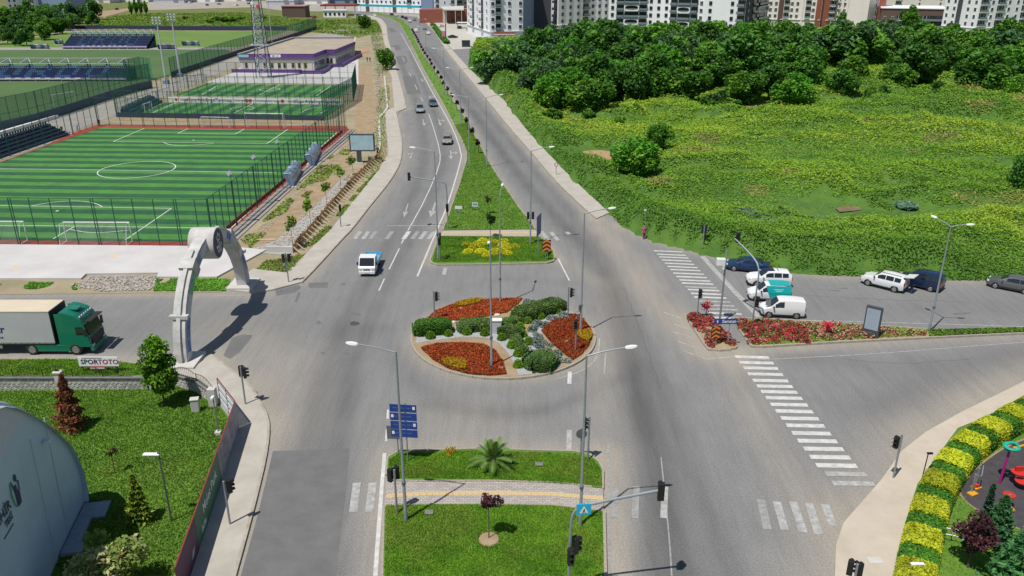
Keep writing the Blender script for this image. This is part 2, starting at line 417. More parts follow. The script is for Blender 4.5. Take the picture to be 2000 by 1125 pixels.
# ---- kerb stones one by one where the photo shows the joints
ks = MB(); ks.box((0,0,0), (0.97,0.17,0.20)); KS = ks.mesh('kerb_stone', M['kerb'])
def kerb(parent, line, z=0.085, step=1.0, w=0.17):
    pts = resample(line, step)
    for a, bb in zip(pts, pts[1:]):
        o = put('kerb_stone', KS, parent, ((a+bb)/2)+Vector((0,0,z+rnd.uniform(-.006,.006))), math.atan2(bb.y-a.y, bb.x-a.x)); o.scale.y = w/0.17
def strip_kerb(name, line, w=0.2, h=0.16, parent=None):
    mb = MB(); L = [Vector(p) for p in line]
    for a, bb in zip(L, L[1:]):
        if (bb-a).length > 1e-4: mb.bar(a+Vector((0,0,h/2)), bb+Vector((0,0,h/2)), w, h)
    return struct(name, mb, M['kerb'], parent)
V3 = lambda pxs: [G(*p) for p in pxs]
def island(name, pxs, z=0.15, m=None):
    return sheet(name, pxs, z, m or M['turf'], thick=z+0.02)
# north median: long strip and front plot with a paved crossing between
cl, cr_ = (861,461), (1054,461); fl, fr = (865,451), (1045,449)
long_med = island('median_strip', [fl]+medL[3:]+medR[::-1][:-3]+[fr])
front_med = island('median_front_plot', [(842,513),(850,484),(860,463),(1056,464),(1080,491),(1085,505),(1080,513),(1068,515),(960,517),(850,518)])
mat('pavers', (0.30,0.265,0.225), 0.88, var=0, col2=(0.42,0.37,0.315), scale=4.0, bump=0.4, bscale=14)
crossing = sheet('median_crossing_path', [(860,462),(865,452),(1045,450),(1056,463)], 0.12, M['pavers'], thick=0.13)
kerb(front_med, V3([(1056,463),(1080,490),(1085,503),(1084,509),(1077,514),(1066,515.5),(960,518),(852,519),(843,517),(840,511),(850,482),(860,462)]))
kerb(long_med, V3([fl]+medL[3:8])); kerb(long_med, V3([fr]+medR[3:8]))
strip_kerb('median_kerb', V3(medL[7:])); strip_kerb('median_kerb', V3(medR[7:]))
# near median: two lawns and a brick path with a yellow tactile strip
lawn1 = island('near_median_lawn', [(756,940),(757,900),(764,890),(778,886),(927,881),(1122,886),(1150,891),(1164,900),(1176,920),(1178,957),(1100,946),(960,942),(830,943)])
lawn2 = island('near_median_front_lawn', [(751,992),(830,988),(960,988),(1080,990),(1179,1002),(1181,1125),(1183,1240),(749,1240),(748,1125)])
pathm = bpy.data.materials.new('brick_path'); n, b = nodes_of(pathm); M['brick_path'] = pathm
bt = n.nodes.new('ShaderNodeTexBrick'); bt.inputs['Scale'].default_value = 1.0; bt.inputs['Brick Width'].default_value = 0.34; bt.inputs['Row Height'].default_value = 0.17
bt.inputs['Mortar Size'].default_value = 0.012; bt.inputs['Color1'].default_value = (0.40,0.36,0.33,1); bt.inputs['Color2'].default_value = (0.30,0.275,0.255,1); bt.inputs['Mortar'].default_value = (0.14,0.13,0.11,1)
tc = n.nodes.new('ShaderNodeTexCoord'); n.links.new(tc.outputs['Object'], bt.inputs['Vector']); n.links.new(bt.outputs[0], b.inputs['Base Color']); b.inputs['Roughness'].default_value = 0.85
npath = sheet('near_median_path', [(755,941),(830,943.5),(960,942.5),(1100,946.5),(1178,957.5),(1179,1001.5),(1080,989.5),(960,987.5),(830,987.5),(751,991.5)], 0.11, M['brick_path'], thick=0.12)
mat('tactile', (0.50,0.38,0.20), 0.8, var=0.15, scale=5)
tm = MB(); tm.box((0,0,0), (0.39,0.39,0.03))
for i in range(4):
    tm.box(((i-1.5)*0.09,0,0.018), (0.035,0.34,0.012))
TM = tm.mesh('tactile_tile', M['tactile'])
for a in resample(V3([(762,972),(830,967),(960,965.5),(1080,968),(1172,976)]), 0.405): put('tactile_tile', TM, npath, a+Vector((0,0,0.115)))
for a in resample(V3([(866,457.5),(960,456.5),(1048,456.5)]), 0.405): put('tactile_tile', TM, crossing, a+Vector((0,0,0.125)))
kerb(lawn1, V3([(1177.5,958),(1178,920),(1166,899),(1150,889.5),(1122,884.5),(927,879.5),(778,884.5),(763,888.5),(755.5,899),(754.5,941)]), w=0.12)
kerb(lawn1, V3([(756,941),(830,943.3),(960,942.3),(1100,946.3),(1178,957.3)]), w=0.1, z=0.08)
kerb(lawn2, V3([(751,992),(830,988),(960,988),(1080,990),(1179,1002)]), w=0.1, z=0.08)
kerb(lawn2, V3([(1180,1002),(1182.5,1125),(1185,1240)])); kerb(lawn2, V3([(750,992),(747,1125),(747,1240)]), w=0.12)
# roundabout
rb = MB(); rb.prism([(RC.x+(RR-.1)*math.cos(a*math.pi/48), RC.y+(RR-.1)*math.sin(a*math.pi/48)) for a in range(96)], -0.02, 0.16)
round_isl = struct('roundabout_island', rb, M['soil'])
kerb(round_isl, [RC+Vector((RR*math.cos(a*math.pi/48), RR*math.sin(a*math.pi/48), 0)) for a in range(97)], z=0.09, step=0.99)
# right flower islands
mat('flower_soil', (0.24,0.20,0.10), 0.95, var=0, col2=(0.36,0.29,0.17), scale=2.0, bump=0.5)
isl_a = island('flower_island_tip', [(1343,624),(1346,617),(1354,614),(1392,622),(1441,679),(1437,683),(1392,686),(1383,683)], m=M['flower_soil'])
isl_b = island('flower_island_long', [(1428,624),(1500,627),(1600,632),(1700,639),(1810,646),(1900,644.5),(2000,643),(2120,638),(2120,646),(2000,652),(1800,661),(1640,669),(1475,679),(1468,678)], m=M['flower_soil'])
kerb(isl_a, V3([(1392,621),(1354,613),(1345,616),(1342,624),(1382,684),(1391,687),(1438,684),(1442,680)]))
kerb(isl_b, V3([(1429,623),(1466,678),(1474,680),(1640,670),(1800,662),(2000,653),(2120,647)]))
kerb(isl_b, V3([(1429,623),(1500,626),(1600,631),(1700,638),(1810,645)]))
# kerbs of the pavements
for nm, par, ln in (('left_pavement', None, kerbL), ('right_pavement', None, kerbR), ('gate_pavement', None, kerbP)):
    strip_kerb('pavement_kerb', smooth_line(V3(ln), 1), 0.18, 0.15)
# ---- painted markings (parts of the road)
MZ = [0]
def mz(): MZ[0] += 1; return .006+(MZ[0] % 60)*.0003
def line(pxs, w=0.13, m='paint', it=1, name='lane_line'): return ribbon(name, smooth_line(V3(pxs), it) if it else V3(pxs), w, mz(), M[m], road)
def bar4(a, b_, w, m='paint_worn', name='crosswalk_bar'): return ribbon(name, V3([a, b_]), w, mz(), M[m], road)
line([(733,1125),(739,1040),(745,960),(751,885)], 0.24); bar4((754,862),(756,838), 0.16, 'paint', 'lane_dash'); bar4((757,818),(758,800), 0.16, 'paint', 'lane_dash')
line([(815,540),(850,457),(875,400),(899,318),(902,300),(886,254),(862,210),(843,178),(818,130),(800,95),(783,65)], 0.2)
line([(797,450),(832,387),(859,322),(860,297),(847,250),(837,222)], 0.14)
for a, b_ in (((793,458),(784,476)),((780,485),(760,526)),((751,544),(740,568)),((826,198),(822,190)),((815,175),(810,165)),((803,150),(799,142)),((790,120),(786,112))): bar4(a, b_, 0.14, 'paint', 'lane_dash')
line([(1033,440),(1006,402),(975,355),(945,308),(925,275)], 0.14, 'paint_worn'); line([(1090,505),(1112,548)], 0.16)
bar4((755,441),(853,441), 0.3, 'paint_faint', 'stop_line')
for x, k in ((699,1),(715,1),(729,2),(761,2),(794,0),(811,2),(827,1),(843,1)): bar4((x-6,467),(x+5,452), 0.52, ('paint','paint_worn','paint_faint')[k])
for x, k in ((693,1),(724,1)): bar4((x-3,1000),(x+4,943), 0.50, 'paint' if not k else 'paint_worn')
for x in (1202,1242,1298): bar4((x-2,1012),(x+1,950), 0.40, 'paint_worn' if x > 1290 else 'paint_faint')
for xa, ya, xb, yb in ((1499,1034,1486,976),(1533,1035,1517,980),(1569,1040,1549,980),(1599,1044,1580,983),(1627,1027,1611,985)): bar4((xa,ya),(xb,yb), 0.48, 'paint_faint' if xa < 1510 else 'paint_worn')
yb_ = [697,708,718.5,730.5,743,754,765,777,790,803,817,831,846,861,876.5,892.6,909,925.5,944]
for i, y in enumerate(yb_):
    t = (y-697)/(944-697); xl = 1436+(1620-1436)*t+ (6 if i > 16 else 0); wd = 66+(82-66)*t
    bar4((xl,y),(xl+wd,y+1.5), 0.50+0.0*t, 'paint' if i not in (17,18) else 'paint_worn')
yt_ = [490,496.7,502,508,514.4,520.7,526.7,533.3,540,546.7,552.7,560,565.5,573,580,587.8,595.5,603,611,620]
for i, y in enumerate(yt_):
    t = (y-490)/130; xl = 1277+(1391-1277)*t; wd = 56+10*t
    bar4((xl,y),(xl+wd,y+2.5), 0.36, 'paint_worn' if i in (11,15,16,17) else 'paint')
line([(1372,501),(1400,532),(1440,575),(1482,619)], 0.55, 'paint_worn', 0, 'stop_line')
for a, b_ in (((1297,610),(1331,622)),((1316,633),(1345,642)),((1315,648),(1355,661)),((1324,667),(1369,682)),((1334,685),(1378,701)),((1378,702),(1440,696))): bar4(a, b_, 0.14, 'paint_worn', 'hatch_line')
line([(1500,623),(1550,625),(1700,629),(2000,638),(2120,642)], 0.12, 'paint_worn')
line([(1480,703),(1700,692),(1900,676),(2060,664)], 0.10, 'paint_worn')
line([(1291,893),(1300,980),(1308,1060),(1312,1125)], 0.09, 'paint_faint'); line([(1188,868),(1189,1000),(1192,1125)], 0.12, 'paint_faint')
line([(420,578),(530,576)], 0.1, 'paint_worn'); line([(1183,690),(1180,730)], 0.12, 'paint_worn')
line([(1171,660),(1169,690),(1158,710),(1130,728),(1085,741)], 0.12, 'paint_worn')
bar4((1113,726),(1112,750), 0.32, 'paint', 'give_way_bar'); bar4((1112,840),(1111,882), 0.36, 'paint_worn', 'give_way_bar'); bar4((870,523),(867,537), 0.42, 'paint_worn', 'give_way_bar')
for xa, ya, xb, yb in ((1057,452,1071,469),(1076,453,1090,470),(1107,453,1112,458)): bar4((xa,ya),(xb,yb), 0.5, 'paint_worn')
def arrow(tail, head, kind='s', sc=1.0):
    """lane arrow pointing along travel"""
    a, h = G(*tail), G(*head); d_ = (h-a).normalized(); nn = Vector((-d_.y, d_.x, 0)); l = (h-a).length; mb = MB(); zz_ = mz()
    Q = lambda u, v: tuple(a+d_*u+nn*v*sc+Vector((0,0,zz_)))
    mb.face([Q(0,-.1),Q(l*.62,-.1),Q(l*.62,.1),Q(0,.1)]); mb.face([Q(l*.6,-.42),Q(l,0),Q(l*.6,.42)])
    if kind == 'l': mb.face([Q(l*.2,.1),Q(l*.28,.1),Q(l*.34,.8),Q(l*.24,.8)]); mb.face([Q(l*.1,.75),Q(l*.48,.75),Q(l*.28,1.25)])
    if kind == 'r': mb.face([Q(l*.2,-.1),Q(l*.24,-.8),Q(l*.34,-.8),Q(l*.28,-.1)]); mb.face([Q(l*.1,-.75),Q(l*.28,-1.25),Q(l*.48,-.75)])
    struct('lane_arrow', mb, M['paint_worn'], road)
arrow((851,395),(841,424), 's', 1.25); arrow((880,294),(881,312), 'l'); arrow((856,232),(861,246), 'l'); arrow((826,233),(829,246)); arrow((838,187),(841,194), 'l'); arrow((822,153),(826,160), 'l')
arrow((797,398),(789,425), 's', .8); arrow((806,297),(801,311), 'r', .6)
# repairs in the asphalt
PZ = [0]
def patch(pxs, m='patch'):
    PZ[0] += 1; return sheet('asphalt_patch', pxs, 0.0025+PZ[0]*.0001, M[m], road)
patch([(533,881),(683,876),(676,960),(655,1125),(640,1240),(420,1240),(470,1125),(505,1000)])
patch([(786,148),(810,147),(823,183),(795,184)]); patch([(773,110),(792,109),(797,121),(788,127),(778,126)]); patch([(769,88),(779,87),(783,97),(773,99)]); patch([(757,55),(765,54),(775,62),(764,64)])
patch([(538,567),(583,556),(588,562),(575,572),(540,578)], 'patch_dark' if 0 else 'patch'); patch([(575,590),(583,570),(588,571),(580,590)]); patch([(602,553),(641,551),(640,562),(604,563)])
for cx, cy, rx, ry in ((692,632,9,5),(622,630,6,4),(671,555,6,2),(697,614,10,4),(631,690,5,3),(676,690,6,3),(668,700,8,3),(498,768,6,4)):
    patch([(cx+rx*math.cos(a)*(0.7+.5*rnd.random()), cy+ry*math.sin(a)*(0.7+.5*rnd.random())) for a in [i*math.pi/6 for i in range(12)]], 'patch_dark' if ry > 4 else 'patch')
patch([(436,695),(453,660),(474,653),(494,655),(485,668),(468,688),(450,701)])
for pxs in ([(1860,612),(1895,610),(1896,613),(1862,615)],[(1500,520+80),(1512,598),(1515,602)],[(1630,563),(1655,562),(1656,565)],[(1595,565),(1640,567),(1640,569)]): patch(pxs)

for pxs in ([(1290,760),(1250,640),(1215,560)],[(1640,700),(1760,712),(1900,700)],[(1560,575),(1700,585),(1900,590)]):
    ln = smooth_line(V3(pxs),1); ribbon('tar_seam', [p+Vector((rnd.uniform(-.12,.12),rnd.uniform(-.12,.12),0)) for p in resample(ln,.7)], .03, .004+rnd.random()*.0015, M['patch_dark'], road)
# ================================================================== SPORTS GROUND (left)
def turfmat(name, dk, lt, axis, ang):
    m = bpy.data.materials.new(name); n, b = nodes_of(m); L = n.links; M[name] = m
    tc = n.nodes.new('ShaderNodeTexCoord'); mp = n.nodes.new('ShaderNodeMapping'); mp.inputs['Rotation'].default_value = (0,0,ang); L.new(tc.outputs['Object'], mp.inputs[0])
    sp = n.nodes.new('ShaderNodeSeparateXYZ'); L.new(mp.outputs[0], sp.inputs[0])
    no = n.nodes.new('ShaderNodeTexNoise'); no.inputs['Scale'].default_value = 1.2; no.inputs['Detail'].default_value = 5; L.new(mp.outputs[0], no.inputs[0])
    a = n.nodes.new('ShaderNodeMath'); a.operation = 'MULTIPLY_ADD'; L.new(no.outputs[0], a.inputs[0]); a.inputs[1].default_value = 0.25; L.new(sp.outputs[axis], a.inputs[2])
    dv = n.nodes.new('ShaderNodeMath'); dv.operation = 'MULTIPLY'; dv.inputs[1].default_value = 0.25; L.new(a.outputs[0], dv.inputs[0])
    fr = n.nodes.new('ShaderNodeMath'); fr.operation = 'FRACT'; L.new(dv.outputs[0], fr.inputs[0])
    rp = n.nodes.new('ShaderNodeValToRGB'); rp.color_ramp.interpolation = 'LINEAR'; e = rp.color_ramp.elements
    e[0].position = 0.47; e[0].color = (*dk,1); e[1].position = 0.53; e[1].color = (*lt,1)
    L.new(fr.outputs[0], rp.inputs[0])
    n2 = n.nodes.new('ShaderNodeTexNoise'); n2.inputs['Scale'].default_value = 0.35; n2.inputs['Detail'].default_value = 10; n2.inputs['Roughness'].default_value = 0.75; L.new(mp.outputs[0], n2.inputs[0])
    r2 = n.nodes.new('ShaderNodeValToRGB'); r2.color_ramp.elements[0].color = (0.6,0.62,0.65,1); r2.color_ramp.elements[1].color = (1.15,1.12,1.0,1); r2.color_ramp.elements[0].position = 0.3; r2.color_ramp.elements[1].position = 0.7
    L.new(n2.outputs[0], r2.inputs[0])
    mx = n.nodes.new('ShaderNodeMix'); mx.data_type = 'RGBA'; mx.blend_type = 'MULTIPLY'; mx.inputs[0].default_value = 1
    L.new(rp.outputs[0], mx.inputs[6]); L.new(r2.outputs[0], mx.inputs[7]); L.new(mx.outputs[2], b.inputs['Base Color']); b.inputs['Roughness'].default_value = 0.9
    return m
turfmat('turf_striped', (0.017,0.098,0.036), (0.062,0.215,0.036), 1, 0.045)
turfmat('turf_striped_across', (0.017,0.098,0.036), (0.062,0.215,0.036), 0, 0.03)
mat('turf_line', (0.72,0.74,0.70), 0.7, var=0.1, scale=1)
mat('red_track', (0.26,0.045,0.03), 0.85, var=0.2, scale=1.5)
mat('grass_pitch', (0.085,0.165,0.028), 0.9, var=0, col2=(0.13,0.20,0.035), scale=0.06, detail=8)
mat('grass_pitch_dull', (0.05,0.105,0.030), 0.9, var=0, col2=(0.075,0.135,0.035), scale=0.05, detail=8)
sheet('red_border', [(-200,477),(420,481),(430,476),(684,256),(676,246),(190,244),(150,257),(90,284),(-30,328),(-250,400)], 0.036, M['red_track'])
pitch = sheet('artificial_pitch', [(-200,468),(423,473),(660,258),(566,255),(196,250),(150,266),(102,282),(0,318),(-200,390)], 0.042, M['turf_striped'])
def pl(pxs, w=0.12, par=None, it=0): return ribbon('pitch_line', smooth_line(V3(pxs), it) if it else V3(pxs), w, 0.05, M['turf_line'], par or pitch)
pl([(-150,327.5),(0,330),(250,333),(540,338)])
for a, b_ in (((0,402),(335,407.5)),((335,407.5),(245,469)),((0,441),(147,442)),((147,442),(104,467)),((221,277),(521,281)),((221,277),(282,251)),((521,281),(562,253)),((347,261),(459,262.5)),((347,261),(367,251.5)),((459,262.5),(477,252.5)),((422,472.5),(659,258.5)),((147,442),(420,446))): pl([a, b_])
cc = (G(192,339)+G(342,326))/2
def circ(c, r, a0=0, a1=360, n=48, par=None, w=0.12): ribbon('pitch_line', [c+Vector((r*math.cos(R(a0+(a1-a0)*i/n)), r*math.sin(R(a0+(a1-a0)*i/n)), 0)) for i in range(n+1)], w, 0.05, M['turf_line'], par or pitch)
circ(Vector((G(267,332).x, G(267,331.5).y, 0)), 5.75)
pl([(62,402.5),(90,397),(125,393.5),(155,393),(180,396),(195,401),(199,405)], .12, None, 1); pl([(318,278),(330,283),(350,285),(375,284.5),(400,282),(421,279.5)], .12, None, 1)
pl([(138,449),(165,454),(190,455.5),(220,453.5),(252,450)], .12, None, 1)
for c_ in ((112,412.5),(378,274)): circ(G(*c_), 0.12, n=8, w=0.2)
# smaller caged pitches
pB = sheet('small_pitch', [(262,226),(322,201),(670,206),(628,235)], 0.042, M['turf_striped_across'])
pC = sheet('small_pitch', [(340,187),(402,164),(688,167),(662,191)], 0.042, M['turf_striped_across'])
for a, b_ in (((456,222),(497,201)),((292,223),(344,201)),((625,222),(640,214))): pl([a, b_], .15, pB)
for a, b_ in (((507,185),(547,165)),((618,187),(646,168)),((395,185),(425,167))): pl([a, b_], .15, pC)
pl([(588,222),(592,218),(605,212),(628,208.5)], .15, pB, 1); circ(G(474,212), 2.6, par=pB, n=24, w=.15); circ(G(527,175), 2.6, par=pC, n=24, w=.15); pl([(626,176),(624,178),(632,178)], .15, pC, 1)
# big grass pitches and paths
sheet('far_grass_pitch', [(-60,100),(-60,96),(20,80),(135,62),(290,61),(497,61),(560,61),(470,92)], 0.045, M['grass_pitch'])
sheet('middle_grass_pitch', [(-120,175),(-120,97),(440,96),(452,101),(330,150),(292,158)], 0.05, M['grass_pitch_dull'])
sheet('near_grass_pitch', [(-300,270),(-300,160),(260,158),(300,160),(200,188),(60,228),(-60,262)], 0.055, M['grass_pitch_dull'])
mat('grey_path', (0.27,0.255,0.235), 0.9, var=0.15, scale=0.3)
sheet('service_road', [(-100,300),(-100,275),(60,245),(215,196),(300,172),(335,158),(470,108),(560,82),(690,52),(720,60),(600,85),(470,128),(405,152),(340,182),(235,222),(150,254),(95,282),(0,314)], 0.06, M['grey_path'])
sheet('running_kerb', [(-60,98),(-60,93),(470,93),(462,97)], 0.062, M['grey_path'])
sheet('building_forecourt', [(400,162),(460,141),(468,132),(613,140),(650,128),(700,112),(700,165)], 0.064, M['slab'])
sheet('planting_bed', [(235,236),(640,243),(632,236),(228,229)], 0.065, M['soil'])
slab = sheet('concrete_slab', [(-300,547),(-300,478),(420,484),(478,487),(520,491),(424,544),(306,544),(310,536),(169,538),(159,547)], 0.22, M['slab'], thick=0.24)
mat('stain', (0.55,0.44,0.33), 0.8, var=0.1, scale=2)
for cx, cy in ((222,503),(32,527)): sheet('rust_stain', [(cx+10*math.cos(a)*(.7+.5*rnd.random()), cy+4*math.sin(a)*(.7+.5*rnd.random())) for a in [i*math.pi/6 for i in range(12)]], 0.225, M['stain'], slab)
for nm, pts in (('dirt_track', [(490,490),(470,478),(560,400),(640,320),(690,262),(700,200),(700,130),(722,130),(735,200),(735,250),(690,320),(600,420),(530,490)]),):
    sheet(nm, pts, 0.045, M['soil'])
# ---- fences
mat('fence_green', (0.010,0.085,0.055), 0.5, var=0)
netmat('fence_net', (0.02,0.10,0.055), 0.15); netmat('green_shade_net', (0.018,0.175,0.10), 0.55)
mat('fence_wall', (0.10,0.125,0.17), 0.8, var=0.15, scale=0.5); mat('navy_wall', (0.022,0.035,0.07), 0.7, var=0.2, scale=1)
PM = {}
def post_mesh(h, r, m='fence_green', n=6):
    k = (round(h,2), r, m)
    if k not in PM: PM[k] = MB().tube([(0,0,0),(0,0,h)], r, n).mesh('post', M[m])
    return PM[k]
def fence(name, label, pxs, h=5.7, step=2.4, net='fence_net', wall=0, rails=(1.0,), r=0.058, wm='fence_wall', group=None):
    ln = V3(pxs); t = thing(name, label, 'fence', ln[0], 0, group); o0 = ln[0]
    pts = resample(ln, step)
    for i, p in enumerate(pts):
        put('post', post_mesh(h, r), t, p-o0)
        if i % 4 == 0: put('post', post_mesh(h, r), t, p-o0+(pts[min(i+1,len(pts)-1)]-pts[max(i-1,0)]).normalized()*0.28)
    for a, b_ in zip(ln, ln[1:]):
        a, b_ = a-o0, b_-o0; mb = MB(); z = Vector((0,0,1))
        mb.face([a+z*0.05, b_+z*0.05, b_+z*h, a+z*h]); mb.build('net_panel', M[net], t)
        for k in rails: MB().bar(a+z*h*k, b_+z*h*k, 0.06).build('rail', M['fence_green'], t)
        if wall:
            MB().bar(a+z*wall/2, b_+z*wall/2, 0.15, wall).build('base_wall', M[wm], t)
    return t
fence('pitch_fence', 'tall dark green mesh fence between striped pitch and white concrete slab', [(-120,476.5),(0,478),(415,482)])
fence('pitch_fence', 'tall green mesh fence along the right side of the large striped pitch', [(416,481),(545,369),(678,257)], step=2.0, net='fence_net')
fence('pitch_fence', 'tall green mesh fence at the far end of the large striped pitch', [(193,245.5),(678,256.5)])
fence('pitch_fence', 'tall green mesh fence behind the navy bleacher of the striped pitch', [(193,245),(100,279),(0,313),(-60,333)])
fence('cage_fence', 'green cage fence with low navy wall on the near side of the banner pitch', [(228,229.5),(632,236)], wall=1.1, wm='navy_wall', rails=(1.0,0.35))
fence('cage_fence', 'green cage fence with dense net on the right side of the small pitches', [(632,235.5),(690,200),(697,167)], step=1.6, net='green_shade_net', rails=(1.0,.5))
fence('cage_fence', 'green cage fence above the long white banner between the two small pitches', [(333,194),(690,199)], rails=(1.0,0.3))
fence('cage_fence', 'green cage fence between farthest small pitch and purple building forecourt', [(398,163),(697,166.5)], rails=(1.0,.6,.3))
fence('cage_fence', 'green cage fence on the left side of the banner pitch', [(228,229),(333,194)], rails=(1.0,.5))
fence('cage_fence', 'green cage fence on the left side of the farthest small pitch', [(340,185),(398,163.5)], rails=(1.0,.5))
fence('netted_fence', 'green shade-net fence on grey wall beside the near grass pitch', [(-90,276),(0,257),(69,240.5),(130,222),(213,194),(261,180),(298,171.5)], h=6.3, step=2.6, net='green_shade_net', wall=1.9, rails=(1.0,.5))
fence('netted_fence', 'green shade-net fence on dark wall receding past the purple building', [(335,152),(465,107),(545,82.5),(619,57)], h=5.6, step=3.6, net='green_shade_net', wall=1.6, wm='navy_wall', rails=(1.0,))
fence('netted_fence', 'short green net fence by the end of the larger stand', [(247,160),(278,153),(300,158)], h=6, step=2.6, net='green_shade_net', rails=(1.0,.5))
fence('netted_fence', 'low dark fence behind the far yellow-green pitch', [(130,58),(290,59),(500,60),(560,60)], h=2.2, step=6, net='green_shade_net', wall=2.0, wm='navy_wall', rails=(1.0,))
# white ledge beside the service road
mat('white_paint', (0.72,0.72,0.70), 0.6, var=0.08, scale=2)
tag(MB().bar(G(-30,273)+Vector((0,0,.35)), G(112,231)+Vector((0,0,.35)), 0.7, 0.7).build('ledge', M['white_paint']), 'long low white ledge beside the grey service road', 'ledge')
# ---- long white banner with lettering
mat('banner_white', (0.78,0.78,0.80), 0.6, var=0.04, scale=1); mat('ink_navy', (0.012,0.016,0.06), 0.6, var=0); mat('ink_red', (0.55,0.02,0.02), 0.6, var=0); mat('ink_grey', (0.45,0.35,0.42), 0.6, var=0)
a, b_ = G(330,200.5), G(669,205.5); dv = (b_-a).normalized(); L_ = (b_-a).length
bt_ = thing('banner', 'long white banner with dark lettering and red hearts across small pitch', 'banner', a, math.atan2(dv.y, dv.x))
MB().box((L_/2,0,0.75), (L_,0.05,1.25)).build('banner_cloth', M['banner_white'], bt_)
def on_banner(txt, x, size, m, z=0.75):
    o = put('lettering', text_mesh(txt, size, M[m], 0.004, 'LEFT', 0.012), bt_, (x, -0.035, z)); o.rotation_euler = (math.pi/2,0,0); return o
on_banner('#SporA\u015fk\u0131EngelTan\u0131maz', 4.3, 1.12, 'ink_navy'); on_banner('#SporA\u015fk\u0131EngelTan\u0131maz', L_-11.7, 1.12, 'ink_navy')
for fx, s_ in ((0.045,.35),(0.455,.42),(0.475,.42),(0.66,.42)):
    mb = MB(); mb.lathe([(s_,-.01),(s_,.01)], 14, (L_*fx, -.04, .75), 'y'); mb.build('red_disc', M['ink_red'], bt_)
for fx, w_ in ((0.07,1.6),(0.385,1.3),(0.42,1.6),(0.51,2.2),(0.56,1.8),(0.61,1.6),(0.69,1.6)): MB().box((L_*fx+w_/2,-.04,.72), (w_,.02,.22)).build('small_print', M['ink_grey'], bt_)
# ---- goals
mat('goal_white', (0.75,0.75,0.75), 0.4, var=0); netmat('goal_net', (0.6,0.6,0.6), 0.10)
def goal(pa, pb, h, dep, label, back=1):
    a, b_ = G(*pa), G(*pb); t = thing('goal', label, 'goal', a, math.atan2(b_.y-a.y, b_.x-a.x), 'football goals'); w = (b_-a).length
    for x in (0, w): MB().tube([(x,0,0),(x,0,h)], .07, 6).build('goal_post', M['goal_white'], t)
    MB().tube([(0,0,h),(w,0,h)], .07, 6).build('crossbar', M['goal_white'], t)
    for x in (0, w): MB().tube([(x,0,h),(x,back*dep*.5,h),(x,back*dep,.05),(x,0,.05)], .035, 5).build('net_stay', M['goal_white'], t)
    mb = MB(); Y_ = back*dep
    mb.face([(0,Y_*.5,h),(w,Y_*.5,h),(w,Y_,0.05),(0,Y_,.05)]); mb.face([(0,0,h),(w,0,h),(w,Y_*.5,h),(0,Y_*.5,h)]); mb.build('net', M['goal_net'], t)
goal((131,471),(259,471.5), 2.35, 1.6, 'white goal standing at the near end of the large striped pitch', -1)
goal((-75,469),(54,469.5), 2.35, 1.6, 'white goal cut off by the left edge, beside the near goal', -1)
goal((480,249.5),(555,250.5), 2.9, 1.5, 'larger white goal at the far end of the striped pitch')
goal((395,249),(448,250), 2.1, 1.2, 'smaller white goal at the far end of the striped pitch')
goal((106,206),(148,199), 2.4, 1.8, 'white goal on the near grass pitch seen through green net')
goal((575,62),(590,57), 2.2, 1.5, 'tiny white goal by the far corner of the receding net fence')
goal((284,221),(298,216), 2.0, .8, 'small white goal beside the blue bleacher of the banner pitch')
# ---- bleachers
mat('seat_navy', (0.012,0.022,0.055), 0.55, var=0.25, scale=1.2); mat('seat_blue', (0.015,0.03,0.12), 0.5, var=0.2, scale=2); mat('seat_light', (0.05,0.13,0.26), 0.5, var=0.15, scale=2)
mat('steel', (0.30,0.32,0.34), 0.45, 0.6, var=0.1); mat('steel_pale', (0.50,0.54,0.58), 0.5, 0.3, var=0.08); mat('dark_steel', (0.05,0.06,0.07), 0.5, 0.4, var=0.1)
def bleacher(name, label, pa, pb, rows, dep, rise, m):
    a, b_ = G(*pa), G(*pb); t = thing(name, label, 'stand', a, math.atan2(b_.y-a.y, b_.x-a.x)); w = (b_-a).length
    for i in range(rows):
        MB().box((w/2, dep*(i+.5), rise*(i+1)/2), (w, dep*.98, rise*(i+1))).build('step', M['navy_wall'], t)
        mb = MB(); k = int(w/0.75)
        for j in range(k): mb.box((0.4+j*w/k, dep*(i+.55), rise*(i+1)+.09), (.48, .42, .06)); mb.box((0.4+j*w/k, dep*(i+.8), rise*(i+1)+.3), (.48, .06, .4))
        tag(mb.build('seat_row', M[m], t), kind='stuff')
    return t
bleacher('bleacher', 'dark navy stepped bleacher along the left side of the striped pitch', (-40,325), (136,264), 5, 0.85, 0.42, 'seat_navy')
bleacher('bleacher', 'small blue bleacher inside the left fence of the banner pitch', (262,227), (318,200), 3, 0.9, 0.5, 'seat_blue')
FONT5 = {'O': ['.###','#..#','#..#','#..#','###.'], 'R': ['###.','#..#','###.','#.#.','#..#'], 'D': ['###.','#..#','#..#','#..#','###.'], 'U': ['#..#','#..#','#..#','#..#','.###']}
